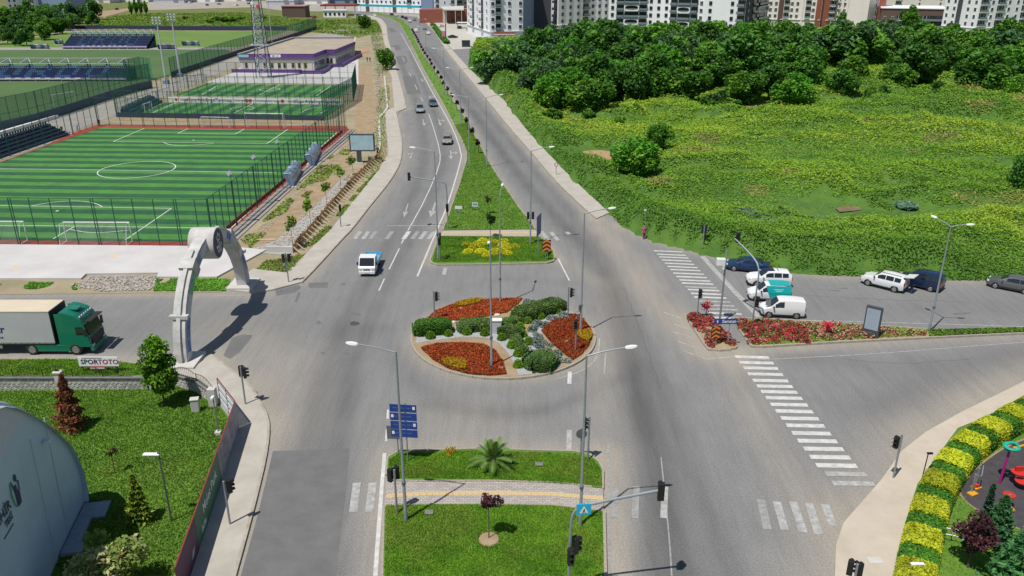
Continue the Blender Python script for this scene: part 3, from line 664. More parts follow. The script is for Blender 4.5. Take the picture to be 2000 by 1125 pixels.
def grandstand(label, pa, pb, h_roof, n_truss, dep=6.5, rows=5, rise=0.62, base=1.2, sx=1.0):
    a, b_ = G(*pa), G(*pb); t = thing('grandstand', label, 'grandstand', a, math.atan2(b_.y-a.y, b_.x-a.x)); w = (b_-a).length; rd = dep/rows
    MB().box((w/2, .12, base*.75), (w, .16, .5)).build('front_panel', mat('panel_lilac', (0.45,0.36,0.55), .6, var=.15, scale=.8), t)
    for x in np.linspace(.5, w-.5, int(w/3.2)): MB().bar((x,.2,0),(x,.2,base), .14).build('support', M['steel_pale'], t)
    for i in range(rows):
        z = base+rise*i
        MB().box((w/2, .3+rd*(i+.5), z-rise/2-.1), (w, rd*1.02, rise+.2)).build('step', M['navy_wall'], t)
        mb = MB(); lt = MB(); k = int(w/0.62); col = 0
        wd = 'ORDU'
        for j in range(k):
            x = .4+j*(w-.8)/(k-1); f_ = j/k*8.6-1.3; ch = int(f_//1.6) if f_ >= 0 else -1; cx = int((f_-ch*1.6)/1.15*4) if ch >= 0 else 9
            on = 0 <= ch < 4 and 0 <= cx < 4 and FONT5[wd[ch]][rows-1-i if rows == 5 else min(4, rows-1-i)][cx] == '#'
            q_ = lt if on else mb
            q_.box((x, .3+rd*(i+.5), z+.28), (.46,.42,.08)); q_.box((x, .3+rd*(i+.5)+.22, z+.5), (.46,.07,.45))
        tag(mb.build('seat_row', M['seat_blue'], t), kind='stuff')
        if lt.v: tag(lt.build('seat_lettering', M['seat_light'], t), 'light blue seats that spell out large letters', kind='stuff')
    for x in np.linspace(w*.25, w*.75, 9): MB().box((x,.05,base*.95), (w*.035,.1,.28)).build('parapet_pad', M['banner_white'], t)
    for x in (0, w):
        mb = MB(); mb.face([(x,.3,base-.2),(x,.3+dep,base+rise*rows),(x,.3+dep,0),(x,.3,0)]); mb.build('end_wall', M['navy_wall'], t)
    yb = dep+.9; hr = h_roof
    MB().box((w/2, yb-2.6, hr-1.0), (w+1.5,.18,.22)).build('roof_beam', M['steel_pale'], t)
    MB().box((w/2, yb+.2, hr+.2), (w+.6,.16,.16)).build('roof_beam', M['steel_pale'], t)
    for i in range(n_truss):
        x = w*(i+.5)/n_truss
        MB().bar((x,yb,0),(x,yb,hr-.9), .28).build('column', M['dark_steel'], t); MB().bar((x+.8,yb,0),(x+.8,yb,hr-.9), .18).build('column', M['dark_steel'], t)
        mb = MB(); mb.bar((x,yb+.2,hr+.2),(x-1.2,yb-2.6,hr-1.0), .2); mb.bar((x,yb+.2,hr+.2),(x+.7,yb-.6,hr-1.0), .16); mb.bar((x,yb,hr-.95),(x-1.4,yb-2.8,hr-.95), .14); mb.build('roof_truss', M['steel_pale'], t)
        mb = MB(); mb.bar((x,yb,.5),(x+w/n_truss,yb,hr-1.4), .09); mb.bar((x+w/n_truss,yb,.5),(x,yb,hr-1.4), .09)
        if i < n_truss-1: mb.build('bracing', M['dark_steel'], t)
    return t
grandstand('smaller blue-seat grandstand with open roof frame before the yellow-green pitch', (122,96), (287,96), 6.4, 11, rise=.75, dep=9)
grandstand('larger blue-seat grandstand with steel roof frame at the left edge', (-60,159), (249,159), 5.4, 8, dep=6.0, base=.9, rise=.5)
# ---- dugouts
mat('polycarbonate', (0.20,0.26,0.33), 0.25, var=0.1, scale=1, spec=.7); mat('poly_blue', (0.16,0.24,0.36), 0.3, var=.1)
def dugout(label, pa, pb, name='dugout', h=2.3, d_=1.5, flip=1, m='polycarbonate'):
    a, b_ = G(*pa), G(*pb); t = thing(name, label, 'dugout', a, math.atan2(b_.y-a.y, b_.x-a.x)); w = (b_-a).length
    prof = [(0,.15),(0,h*.55),(-.1,h*.75),(-.35,h*.92),(-.75,h),(-d_*.8,h*1.0),(-d_,h*.98)]
    n_ = 4
    for k in range(n_):
        mb = MB(); x0, x1 = w*k/n_+.02, w*(k+1)/n_-.02
        for p, q in zip(prof, prof[1:]): mb.face([(x0,-flip*p[0],p[1]),(x1,-flip*p[0],p[1]),(x1,-flip*q[0],q[1]),(x0,-flip*q[0],q[1])])
        mb.build('roof_panel', M[m if k % 2 == 0 else 'poly_blue'], t)
    for x in (0, w/2, w): MB().tube([(x,-flip*p[0],p[1]) for p in prof], .04, 5).build('frame_rib', M['steel'], t)
    for x in (0, w): 
        mb = MB(); mb.face([(x,-flip*p[0],p[1]) for p in prof]+[(x,flip*d_*.5,.15)]); mb.build('side_pane', M['poly_blue'], t)
    MB().box((w/2,flip*.45,.42), (w-.3,.4,.08)).build('bench', M['seat_blue'], t); MB().box((w/2,flip*.5,.08), (w+.3,d_+.5,.16)).build('plinth', M['concrete'], t)
    return t
dugout('curved polycarbonate dugout nearer the road sign end of the striped pitch', (574,366), (590,340), h=2.1, d_=1.35)
dugout('curved polycarbonate dugout nearer the billboard beside the striped pitch', (614,327), (628,302), h=2.1, d_=1.35)
dugout('low grey dugout left of the smaller grandstand', (97,96), (63,96), h=1.9, m='white_paint'); dugout('white roofed dugout behind the left end of the smaller grandstand', (125,87), (110,87), h=1.9, m='white_paint')
dugout('lilac grey dugout right of the smaller grandstand', (345,97), (311,97), h=2.1, m='panel_lilac'); dugout('white roofed dugout on the yellow-green pitch, right of the grandstand', (390,90), (358,90), h=2.0, m='white_paint')
# concrete ledges beside the right fence
for i, (o_, z_) in enumerate(((.55,.42),(1.05,.28),(1.55,.14))):
    q_ = MB(); off = Vector((o_,.15,0))
    for a, b_ in (((420,482),(545,371)),((548,369),(680,258))): q_.bar(G(*a)+off+Vector((0,0,z_/2)), G(*b_)+off+Vector((0,0,z_/2)), .5, z_)
    tag(q_.build('spectator_step', M['grey_path']), ['upper','middle','lowest'][i]+' of three concrete steps outside the right pitch fence', 'step', 'spectator steps')
# red-white pitch-side wall
for a, b_ in (((448,449),(545,367)),((545,367),(672,258))): tag(MB().bar(G(*a)+Vector((-.35,0,.25)), G(*b_)+Vector((-.35,0,.25)), .12, .5).build('kick_board', mat('kick_red', (0.22,0.035,0.025), .7, var=.2)), ('nearer' if a[0] < 500 else 'farther')+' red kick board along the right side of the striped pitch', 'board', 'kick boards')
# ---- small floodlights by the right fence
def pitch_lamp(pb, h, label):
    t = thing('pitch_floodlight', label, 'floodlight', G(*pb), 0, 'pitch floodlights')
    MB().tube([(0,0,0),(0,0,h)], [.06,.04], 6).build('pole', M['dark_steel'], t)
    hd = MB().box((0,0,0), (.55,.25,.45)).build('lamp_head', M['steel_pale'], t, loc=(-.15,0,h+.15)); hd.rotation_euler = (0,R(-35),0)
for pb, l_ in (((463,441),'nearest to the arch'),((508,402),'second along the right fence from the arch'),((552,365),'third along the right fence from the arch'),((604,322),'by the dugout nearer the billboard')): pitch_lamp(pb, 6.6, 'small pole floodlight over the striped pitch, '+l_)
# ---- tall floodlight masts
def mast(pb, ty, label):
    h = HT(*pb, ty); t = thing('floodlight_mast', label, 'floodlight mast', G(*pb), 0, 'tall floodlight masts')
    MB().tube([(0,0,0),(0,0,h*.5),(0,0,h)], [.32,.24,.16], 8).build('mast', M['steel_pale'], t)
    MB().box((0,0,.5), (1.4,1.4,1.0)).build('base_cabinet', mat('cabinet_blue', (.16,.25,.35), .6), t)
    for r_ in range(3): MB().bar((-1.1,0,h-.2-r_*.75),(1.1,0,h-.2-r_*.75), .1).build('crossarm', M['steel'], t)
    hm = MB().box((0,-.15,0), (.5,.3,.5)).mesh('lamp', mat('lamp_glass', (.62,.66,.70), .15, .2, var=0))
    for r_ in range(3):
        for k in (-1,0,1): o = put('lamp', hm, t, (k*.85,-.15,h-.2-r_*.75)); o.rotation_euler = (R(25),0,R(k*20))
mast((325,164), 33, 'left of the two tall grey floodlight masts'); mast((352,150), 27, 'right of the two tall grey floodlight masts')
for (x, y, ty) in ((131,60,18),(176,45,8),(532,88,6)): 
    h = HT(x,y,ty); t = thing('lamp_pole', {131:'thin grey pole at the left end of the smaller grandstand roof',176:'thin grey pole by the far trees left of the meadow',532:'thin grey pole behind the lattice tower'}[x], 'pole', G(x,y)); MB().tube([(0,0,0),(0,0,h)], .14, 6).build('pole', M['steel_pale'], t); MB().box((0,0,h),(.9,.3,.3)).build('lamp_head', M['steel_pale'], t)
# ---- lattice tower
t = thing('lattice_tower', 'tall steel lattice mast in front of the purple and white building', 'tower', G(516,152)); H_ = 34.0
def tw(z): return 1.75-(1.75-.7)*z/H_
for sx, sy in ((-1,-1),(1,-1),(1,1),(-1,1)):
    MB().tube([(sx*tw(0),sy*tw(0),0),(sx*tw(H_),sy*tw(H_),H_)], .13, 6).build('leg', M['dark_steel'], t)
    MB().box((sx*tw(0),sy*tw(0),.15), (.7,.7,.3)).build('footing', M['concrete'], t)
z = .6; lv = 0
while z < H_-1:
    z2 = min(H_, z+tw(z)*1.35)
    mb = MB(); w0, w1 = tw(z), tw(z2); c4 = [(-1,-1),(1,-1),(1,1),(-1,1)]
    for k in range(4):
        (ax, ay), (bx, by) = c4[k], c4[(k+1) % 4]
        mb.bar((ax*w0,ay*w0,z),(bx*w1,by*w1,z2), .08); mb.bar((bx*w0,by*w0,z),(ax*w1,ay*w1,z2), .08); mb.bar((ax*w1,ay*w1,z2),(bx*w1,by*w1,z2), .07)
    mb.build('brace', M['steel_pale'], t); z = z2
MB().box((0,0,9.2),(5.2,3.2,.18)).build('platform', M['steel_pale'], t)
for k, (x, y) in enumerate(((-1.6,-1.4),(0,-1.7),(1.6,-1.4))): MB().box((x,y,23.2),(.45,.35,2.0)).build('antenna', M['white_paint'], t)
MB().lathe([(.5,-.15),(.6,.15)], 12, (.9,-1.4,19.6), 'y').build('dish', mat('dish_red', (.45,.06,.05), .5), t); MB().lathe([(.4,-.1),(.5,.1)], 12, (-.7,-1.4,20.4), 'y').build('dish', M['white_paint'], t)
# ---- purple and white clubhouse
mat('purple', (0.13,0.045,0.23), 0.6, var=0.12, scale=.5); mat('club_wall', (0.62,0.58,0.56), 0.7, var=.06, scale=.4); mat('club_grey', (0.30,0.29,0.32), 0.7, var=.06, scale=.4); mat('roof_tan', (0.33,0.28,0.215), 0.85, var=.15, scale=.25); mat('glass_dark', (0.02,0.028,0.035), 0.12, var=0, spec=.8); mat('yellow_frame', (0.55,0.43,0.12), .6, var=0)
zt = 5.1
fp = [tuple(G(*p, zt)[:2]) for p in [(464,105.5),(613,105.5),(635.5,97),(655,97),(693,81.5),(693.5,72.5),(573,72.5),(545,81)]]
club = thing('clubhouse', 'flat-roofed clubhouse with purple parapet and pale walls beside lattice tower', 'building', (*fp[0],0)); o0 = Vector((*fp[0],0))
fl_ = [(x-o0.x, y-o0.y) for x, y in fp]
def inset(poly, d_):
    out = []; n_ = len(poly)
    for i in range(n_):
        a, b_, c_ = Vector(poly[i-1]), Vector(poly[i]), Vector(poly[(i+1) % n_]); e1 = (b_-a).normalized(); e2 = (c_-b_).normalized()
        n1 = Vector((-e1.y,e1.x)); n2 = Vector((-e2.y,e2.x)); k = (n1+n2); k = k/(1+n1.dot(n2)) if (1+n1.dot(n2)) > .1 else n1
        out.append(tuple(b_+k*d_))
    return out
MB().prism(inset(fl_,.35), 0, 3.0).build('wall', M['club_wall'], club); MB().prism(inset(fl_,.15), 3.0, 3.95).build('eaves_band', M['club_grey'], club)
MB().prism(inset(fl_,.3), 3.95, 4.5).build('roof', M['roof_tan'], club)
n_ = len(fl_)
for i in range(n_):
    a, b_ = Vector((*fl_[i],0)), Vector((*fl_[(i+1) % n_],0)); z = Vector((0,0,1))
    MB().bar(a+z*4.53, b_+z*4.53, .22, 1.14).build('parapet', M['purple'] if i in (0,1,2,3,4) else M['club_grey'], club)
    MB().bar(a+z*5.13, b_+z*5.13, .34, .06).build('coping', M['club_wall'] if i > 3 else M['purple'], club)
wmsh = MB(); wmsh.mi(0).box((0,0,0),(.95,.14,1.7)); wmsh.mi(1).box((0,-.04,0),(.7,.14,1.45)); WM = wmsh.mesh('window', [M['yellow_frame'], M['glass_dark']])
wm2 = MB(); wm2.mi(0).box((0,0,0),(.95,.14,1.9)); wm2.mi(1).box((0,-.04,0),(.75,.14,1.7)); WM2 = wm2.mesh('window', [M['club_wall'], M['glass_dark']])
def wins(parent, a, b_, fr_, z, me, off=.02):
    a, b_ = Vector((*a,0)), Vector((*b_,0)); d_ = (b_-a).normalized(); nn = Vector((d_.y,-d_.x,0))
    for f_ in fr_: put('window', me, parent, a+(b_-a)*f_+nn*off+Vector((0,0,z)), math.atan2(d_.y,d_.x))
fi = inset(fl_,.35)
wins(club, fi[0], fi[1], (.08,.22,.33,.43,.53,.60,.715,.80,.885), 1.75, WM); wins(club, fi[1], fi[2], [.1+.09*i for i in range(9)], 1.7, WM2); wins(club, fi[2], fi[3], (.25,.6), 1.6, WM2); wins(club, fi[3], fi[4], [.05+.075*i for i in range(13)], 1.7, WM2)
def on_club(fx, w_, m_): a, b_ = Vector((*fl_[0],0)), Vector((*fl_[1],0)); return MB().box((w_/2,-.14,0),(w_,.06,.8)).build('name_board', m_, club, loc=a+(b_-a)*fx+Vector((0,0,4.55)))
on_club(.01, 3.1, mat('board_teal', (.22,.50,.52), .5)); bd = on_club(.43, 3.1, M['banner_white'])
for k in range(2): MB().box((.9+k*1.2,-.19,0),(.9,.02,.3)).build('lettering', M['purple'] if k == 0 else M['ink_grey'], club, loc=Vector((*fl_[0],0))+(Vector((*fl_[1],0))-Vector((*fl_[0],0)))*.43+Vector((0,0,4.55)))
# low purple terrace wall around it
def wallrun(name, label, pxs, h, th, m, cat='wall', cop=None):
    ln = V3(pxs); t = thing(name, label, cat, ln[0])
    for a, b_ in zip(ln, ln[1:]):
        MB().bar(a-ln[0]+Vector((0,0,h/2)), b_-ln[0]+Vector((0,0,h/2)), th, h).build('wall_section', m, t)
        if cop: MB().bar(a-ln[0]+Vector((0,0,h+.04)), b_-ln[0]+Vector((0,0,h+.04)), th+.12, .08).build('coping', cop, t)
    return t
wallrun('terrace_wall', 'low purple terrace wall in front of the clubhouse', [(453,142),(588,143),(590,145),(630,145),(640,139),(648,132),(668,131.5),(680,124),(707,110)], 1.0, .3, M['purple'], cop=M['purple'])
mat('terrace_tile', (.42,.20,.13), .8, var=.15, scale=1); sheet('terrace', [(690,112),(706,105),(722,100),(716,97),(698,101)], .12, M['terrace_tile'])
# ================================================================== VEGETATION
leafmat('leaf'); leafmat('grass_blade', 0.35, 0.7); leafmat('petal', 0.25, 0.6)
mat('bark', (0.10,0.075,0.055), 0.9, var=0.25, scale=4, bump=0.5)
GRN = {'dark': (0.058,0.165,0.022), 'mid': (0.090,0.235,0.024), 'light': (0.140,0.310,0.026), 'yellow': (0.21,0.30,0.025), 'blue': (0.075,0.165,0.060), 'acacia': (0.080,0.265,0.016)}
def crown(name, n, rx, ry, rz, zc, cols, leaf, lobes=9, fill=0.35, seed=1, flat=.5, droop=0, lr=1):
    """leaves spread over and through overlapping clumps so that light, dark and gaps appear"""
    rs = np.random.RandomState(seed)
    L_ = []
    for i in range(lobes):
        v = rs.normal(size=3); v /= np.linalg.norm(v); k = rs.uniform(.45,.95); v[2] = v[2]*.9+.08
        L_.append((v*k*np.array([rx,ry,rz])*np.array([1,1,.92]), rs.uniform(.2,.46)*lr*min(rx,ry,rz*1.1)))
    L_.append((np.zeros(3), .55*min(rx,ry,rz)))
    wts = np.array([l[1]**2 for l in L_]); wts /= wts.sum()
    ch = rs.choice(len(L_), n, p=wts)
    d_ = rs.normal(size=(n,3)); d_ /= np.linalg.norm(d_,axis=1)[:,None]
    rad = 1-np.abs(rs.normal(0, fill*.5, n)); rad = np.clip(rad, .2, 1.12)
    cen = np.array([l[0] for l in L_])[ch]+d_*rad[:,None]*np.array([l[1] for l in L_])[ch][:,None]
    cen[:,2] += zc
    cc = np.array(cols)[rs.randint(0,len(cols),len(L_))][ch]*rs.uniform(.8,1.2,(n,1))
    v, c = leaves(cen, leaf*rs.uniform(.6,1.3,n), cc, flat)
    return quads_mesh(name, v, c, M['leaf'])
def trunk_mesh(name, h, r, limbs=5, spread=1.6, m='bark', seed=3):
    rs = random.Random(seed); mb = MB()
    mb.tube([(0,0,-.1),(rs.uniform(-.1,.1),rs.uniform(-.1,.1),h*.45),(rs.uniform(-.2,.2),rs.uniform(-.2,.2),h)], [r,r*.75,r*.35], 7)
    for i in range(limbs):
        a = 2*math.pi*i/limbs+rs.random(); z0 = h*rs.uniform(.4,.75)
        mb.tube([(0,0,z0),(math.cos(a)*spread*.5,math.sin(a)*spread*.5,z0+h*.18),(math.cos(a)*spread,math.sin(a)*spread,z0+h*.4)], [r*.4,r*.28,r*.1], 5)
    return mb.mesh(name, M[m], True)
TREES = {}
def tree_proto(key, h, w, cols, n, leaf, lobes, seed, zc=.58, rzf=.46, name='tree', th=None):
    TREES[key] = (crown('crown', n, w/2, w/2, h*rzf, h*zc, [GRN[c] for c in cols], leaf, lobes, seed=seed), trunk_mesh('trunk', (th or .75)*h, .028*h, 5, w*.28, seed=seed), h)
tree_proto('round_dark', 9, 8.5, ('dark','dark','mid'), 5200, .52, 30, 11)
tree_proto('round_mid', 9, 9.0, ('mid','light','dark'), 5200, .52, 30, 12)
tree_proto('tall', 12, 8.0, ('dark','mid','mid'), 6000, .52, 30, 13)
tree_proto('acacia', 9, 9.5, ('acacia','light','acacia'), 5200, .42, 30, 14, .56)
tree_proto('grey', 8, 9.5, ('blue','mid','blue'), 5200, .46, 30, 15)
tree_proto('bush', 4, 5.5, ('mid','light','dark'), 3000, .36, 12, 16, .42, .42)
tree_proto('bush_dark', 4.5, 5.5, ('dark','mid','blue'), 3000, .36, 12, 17, .42, .42)
def tree(key, pb, h, label, group=None, sx=1.0, name='tree', cat='tree', z=0):
    cm, tm_, h0 = TREES[key]; g = G(*pb) if len(pb) == 2 else Vector(pb)
    t = thing(name, label, cat, (g.x, g.y, z), rnd.uniform(0,6.28), group); s_ = h/h0; t.scale = (s_*sx, s_*sx, s_)
    put('crown', cm, t); put('trunk', tm_, t); return t
# ---- overgrown field: uneven ground and a mass of leaves
fpoly = W2(fieldB+[(2600,560),(2700,300),(2300,75),(1700,75),(1040,88),(900,92)])
FX, FY = np.meshgrid(np.arange(-14,330,1.5), np.arange(60,400,1.5)); fs = FX.shape; fx, fy = FX.ravel(), FY.ravel()
bl = W2(fieldB)
SPOTS = [(1168,306,5.5,1),(1803,429,5,1),(1605,414,6.5,1),(1980,430,5,1),(1628,456,4.2,.75),(1503,449,3,.75),(1452,425,3.2,.75),(1768,411,3,.75),(1560,405,6,.5),(1480,395,8,.35),(1700,300,9,.25),(1500,300,8,.3)]
def spot(x, y, q): g = G(q[0],q[1]); return np.hypot((x-g.x)*.8, y-g.y)/q[2]
def field_h(x, y):
    sd_ = seg_dist(x, y, bl); e = np.clip(sd_/1.5, 0, 1)
    n1 = vnoise(x*.75,y,8,31); n2 = vnoise(x*.8,y,15,32); sm = lambda v,a,b: np.clip((v-a)/(b-a),0,1)**2*(3-2*np.clip((v-a)/(b-a),0,1))
    h = .3+1.5*sm(n1,.42,.62)+1.1*sm(n2,.4,.65)+.3*vnoise(x,y,2.9,33)+.5*sm(vnoise(x,y,4.5,34),.62,.78)
    h = h+1.1*np.exp(-((sd_-3.2)/2.2)**2)*(.4+vnoise(x,y,4,35))
    bare = np.max([np.exp(-spot(x,y,q)**4) for q in SPOTS],0)
    return h*e*(1-bare*.9)+.06
fin = inside(fx, fy, fpoly); fz = field_h(fx, fy); fz[~fin] = -0.5
idx = np.arange(len(fx)).reshape(fs); q = np.stack([idx[:-1,:-1],idx[:-1,1:],idx[1:,1:],idx[1:,:-1]],-1).reshape(-1,4); q = q[fin[q].any(1)]
me = bpy.data.meshes.new('overgrown_ground'); me.from_pydata(np.c_[fx,fy,fz].tolist(), [], q.tolist()); me.materials.append(mat('field_soil', (0.035,0.10,0.012), .95, var=0, col2=(0.085,0.17,0.018), scale=.4, detail=10)); me.polygons.foreach_set('use_smooth',[True]*len(me.polygons))
put('overgrown_ground', me)['kind'] = 'structure'
N = 760000
# sample evenly in the view of the field: more leaves near, fewer and larger far away
sy = 95/(1-nr.rand(N)*(1-85/345.)); sy = 66*(345/66.)**nr.rand(N); sx = -14+nr.rand(N)*(0.72*sy+30)
k = inside(sx, sy, fpoly); sx, sy = sx[k], sy[k]
k = np.ones(len(sx),bool)
for q in SPOTS: k &= ~((spot(sx,sy,q) < .62+.5*vnoise(sx,sy,1.5,8)) & (nr.rand(len(sx)) < q[3]*.95))
sx, sy = sx[k], sy[k]
hz = field_h(sx, sy); sz = hz+np.abs(nr.normal(0,.13,len(sx)))*(.5+hz*.5)
zn = vnoise(sx*.6,sy,22,41)*.5+vnoise(sx*.7,sy,7,42)*.25+vnoise(sx,sy,2.2,43)*.15+.12*np.clip(hz/2.2,0,1)
edge = np.clip(seg_dist(sx,sy,bl)/9,0,1)
zn = zn*(.35+.65*edge)+.05*np.clip((sy-110)/60,0,1)
c_d, c_m, c_y = np.array((.075,.180,.018)), np.array((.155,.285,.022)), np.array((.255,.350,.028))
t_ = np.clip((zn-.22)/.5,0,1)[:,None]; cols = np.where(t_ < .5, c_d+(c_m-c_d)*t_*2, c_m+(c_y-c_m)*(t_*2-1))
br = (vnoise(sx,sy,7,55) > .83)[:,None]; cols = np.where(br, np.array((.24,.25,.06)), cols)
v, c = leaves(np.c_[sx,sy,sz], .0014*sy*nr.uniform(.6,1.3,len(sx))+.05, cols, 1.5, 1.7, .28)
tag(put('field_leaves', quads_mesh('field_leaves', v, c, M['leaf'])), 'mass of low green and yellow-green weeds and brambles over the field', 'undergrowth', kind='stuff')
sheet('bare_earth', [(1142,294),(1160,296),(1190,300),(1203,308),(1198,318),(1175,321),(1150,312),(1138,302)], .42, mat('red_soil', (.34,.22,.12), .95, var=.2, scale=1.5, bump=.5))
# vegetable plots
for i, (pp, cl_, lb) in enumerate((((1452,425,12),'blue','blue-green vegetable rows left of the other plots'),((1503,449,10),'blue','small blue-green cabbage plot nearest the blue sedan'),((1628,456,17),'blue','largest blue-green cabbage plot in the weeds'),((1768,411,10),'blue','blue-green vegetable patch beside the dug brown bed'))):
    g = G(pp[0],pp[1]); n_ = 700; a_ = nr.rand(n_)*6.28; r_ = np.sqrt(nr.rand(n_))*pp[2]*.11
    cx_ = g.x+np.cos(a_)*r_*1.3; cy_ = g.y+np.sin(a_)*r_*1.4; v, c = leaves(np.c_[cx_,cy_,field_h(cx_,cy_)+.25+nr.rand(n_)*.3], np.full(n_,.32), np.tile((.12,.22,.15),(n_,1)), .8)
    tag(put('vegetable_patch', quads_mesh('vegetable_patch', v, c, M['leaf'])), lb, 'vegetables', kind='stuff')
for pxs, lb in (([(1765,424),(1782,420),(1838,426),(1842,434),(1800,436)],'a'),([(1632,406),(1650,402),(1688,404),(1682,410),(1640,414)],'b'),([(1945,420),(2010,418),(2010,445),(1955,440)],'c')):
    zz = .42; q_ = MB(); q_.face([tuple(G(*p, zz)) for p in pxs[::-1]]); o = struct('dug_bed', q_, mat('bed_soil', (.16,.12,.06), .95, var=.3, scale=1.2, bump=.6))
# ---- trees on the field and the wood behind it
solo = [('acacia',(1240,352),6.4,'rounded green tree just right of the bare earth patch in the field',1.1),('acacia',(1285,300),5.2,'dark feathery tree behind the tree at the bare earth patch',1.05),('acacia',(1544,228),9.2,'wide feathery tree alone in front of the dark thicket',1.1),
 ('acacia',(1118,212),9.0,'broad bright green tree nearest the right carriageway pavement',1.25),('acacia',(1290,190),12.5,'tall bright green tree standing in front of the thicket, left of centre',.95),('round_dark',(1500,200),8.5,'dark round tree directly left of the wide feathery tree',1.0),
 ('round_dark',(1793,175),8.5,'round dark tree in front of the grassy gap at right',1.0),('round_dark',(1915,190),10.5,'very dark broad tree near the right edge',1.2),('acacia',(1195,175),8.5,'bright feathery tree behind the tree nearest the pavement',1.1),
 ('round_dark',(1380,180),9.5,'dark tree right of the tall bright green tree',1.0),('round_mid',(1660,172),8.5,'mid green tree left of the grassy gap in the thicket',1.0),('tall',(1640,88),12,'tall loose-leaved tree standing above the thicket before the apartments',.8),('tall',(1772,66),12,'tall rounded tree in front of the flat-roofed brown block',.95),
 ('round_dark',(1990,392),6.2,'thin-stemmed tree cut off by the right edge above the grey hatchback',.7),('bush',(1936,224),2.6,'small dark bush alone in the grass at far right',.8),('bush',(1208,245),2.3,'small bush left below the dark feathery trees',1.0),('bush',(1875,215),2.8,'low loose bush left of the small dark bush at right',1.2),('bush_dark',(1000,100),4.5,'dark bush at the edge of the weeds beside the car park',1.2)]
for k, pb, h, lb, sx_ in solo: tree(k, pb, h, lb, sx=sx_)
frnd = random.Random(21)
for i, (k, xx, yy, h) in enumerate((('grey',1045,178,8),('acacia',1078,222,8.5),('round_mid',1150,228,8),('acacia',1175,200,10.5),('round_dark',1245,208,9),('round_mid',1335,205,8.5),('bush_dark',1400,222,5.5),('round_mid',1450,208,8),('bush',1580,222,5),('round_dark',1640,196,7),('bush',1700,200,4.5),('round_mid',1750,182,7.5),('bush_dark',1830,190,4.5),('round_mid',1985,205,7))):
    tree(k, (xx,yy), h, ['first','second','third','fourth','fifth','sixth','seventh','eighth','ninth','tenth','eleventh','twelfth','thirteenth','last'][i]+' from the left of the trees standing forward of the thicket', 'trees standing forward of the thicket', frnd.uniform(.95,1.25))
kinds = ['round_dark','round_mid','tall','acacia','grey','round_dark','round_mid']
def zone(x):
    return ('below the white block with vertical balconies' if x < 1180 else 'below the apartment blocks with rounded balcony frames' if x < 1500 else 'below the apartment row with brick-red piers' if x < 1780 else 'below the pale apartment blocks at upper right')
rows = [(203,1040,1330,10.5,62),(180,1040,2010,12.5,54),(160,980,2030,13,54),(143,1010,2040,13,50),(128,1050,2040,12.5,46),(114,1090,2040,11.5,42),(101,1120,2030,9.8,40),(90,1160,2030,8.6,38)]
RN = ['front row','second row','third row','fourth row','fifth row','sixth row','second to last row','back row']
KN = {'round_dark':'dark round tree','round_mid':'mid green tree','tall':'tall dark tree','acacia':'bright feathery tree','grey':'grey-green tree','bush_dark':'low dark tree','bush':'low tree'}
ORD = ['first','second','third','fourth','fifth','sixth','seventh','eighth','ninth','tenth','eleventh','twelfth','thirteenth','fourteenth','fifteenth','sixteenth']
for ri, (by, x0, x1, h, stp) in enumerate(rows):
    x = x0; cnt = {}
    while x < x1:
        xx = x+frnd.uniform(-.4,.4)*stp; yy = by+frnd.uniform(-.03,.03)*by; x += stp*frnd.uniform(.75,1.25)
        if by > 150 and (1590 < xx < 1760 or 1830 < xx < 1860 or (by > 170 and 1590 > xx > 1390 and xx % 3 < 1.5)): continue
        k = frnd.choice(kinds if xx > 1100 else ['grey','round_dark','grey','bush_dark']); hh = h*frnd.uniform(.7,1.12)*(.85 if xx < 1100 else 1)
        cnt[k] = cnt.get(k,-1)+1
        tree(k, (xx, yy), hh, ORD[cnt[k]]+' '+KN[k]+' from the left in the '+RN[ri]+' of thicket', 'trees of the thicket', frnd.uniform(.85,1.2)*(1.1 if by > 140 else 1))
def BL(xx,yy): return 'low bush '+('beside the weeds near the car park' if xx < 1100 else 'at the foot of the thicket, left part' if xx < 1300 else 'at the foot of the thicket, centre' if xx < 1600 else 'at the foot of the thicket, right part')
for xx, yy in ((960,118),(985,130),(1015,140),(1040,172),(1330,205),(1420,215),(1470,232),(1590,240),(1620,215),(1690,205),(1560,195),(1720,190),(1750,200),(1960,205),(1080,235),(1150,235),(1240,230),(1350,225)):
    tree(frnd.choice(['bush','bush_dark','bush']), (xx,yy), frnd.uniform(2.2,3.6), BL(xx,yy), 'bushes before the thicket', frnd.uniform(.9,1.3), 'bush', 'bush')
# ---- trees of the far left and along the left road
UL = {}
for yy, x0, x1, h in ((88,-30,60,6),(78,-40,105,7.5),(68,-40,130,9),(58,-40,160,10),(49,-30,185,11),(41,60,200,10)):
    x = x0
    while x < x1:
        xx = x+frnd.uniform(-6,6); x += 21; k = frnd.choice(['round_dark','round_mid','tall','grey','bush_dark']); key = (yy,k); UL[key] = UL.get(key,-1)+1
        tree(k, (xx, yy+frnd.uniform(-2,2)), h*frnd.uniform(.7,1.1), ORD[UL[key]]+' '+KN[k]+' from the left in the '+{88:'nearest',78:'second',68:'third',58:'fourth',49:'fifth',41:'farthest'}[yy]+' row at upper left', 'trees at the upper left', frnd.uniform(.85,1.1))
for i, (xx, yy, h) in enumerate(((258,34,9),(268,33,10),(277,33,10),(287,33,9))): tree('tall', (xx,yy), h, ORD[i]+' tall slim tree from the left beyond the far meadow', 'tall slim trees', .45)
tree('round_mid', (712,57), 7, 'single round green tree on the verge left of the curving road', sx=.95); tree('round_mid', (756,137), 6.6, 'bushy light green tree at the edge of the left road pavement', sx=.8)
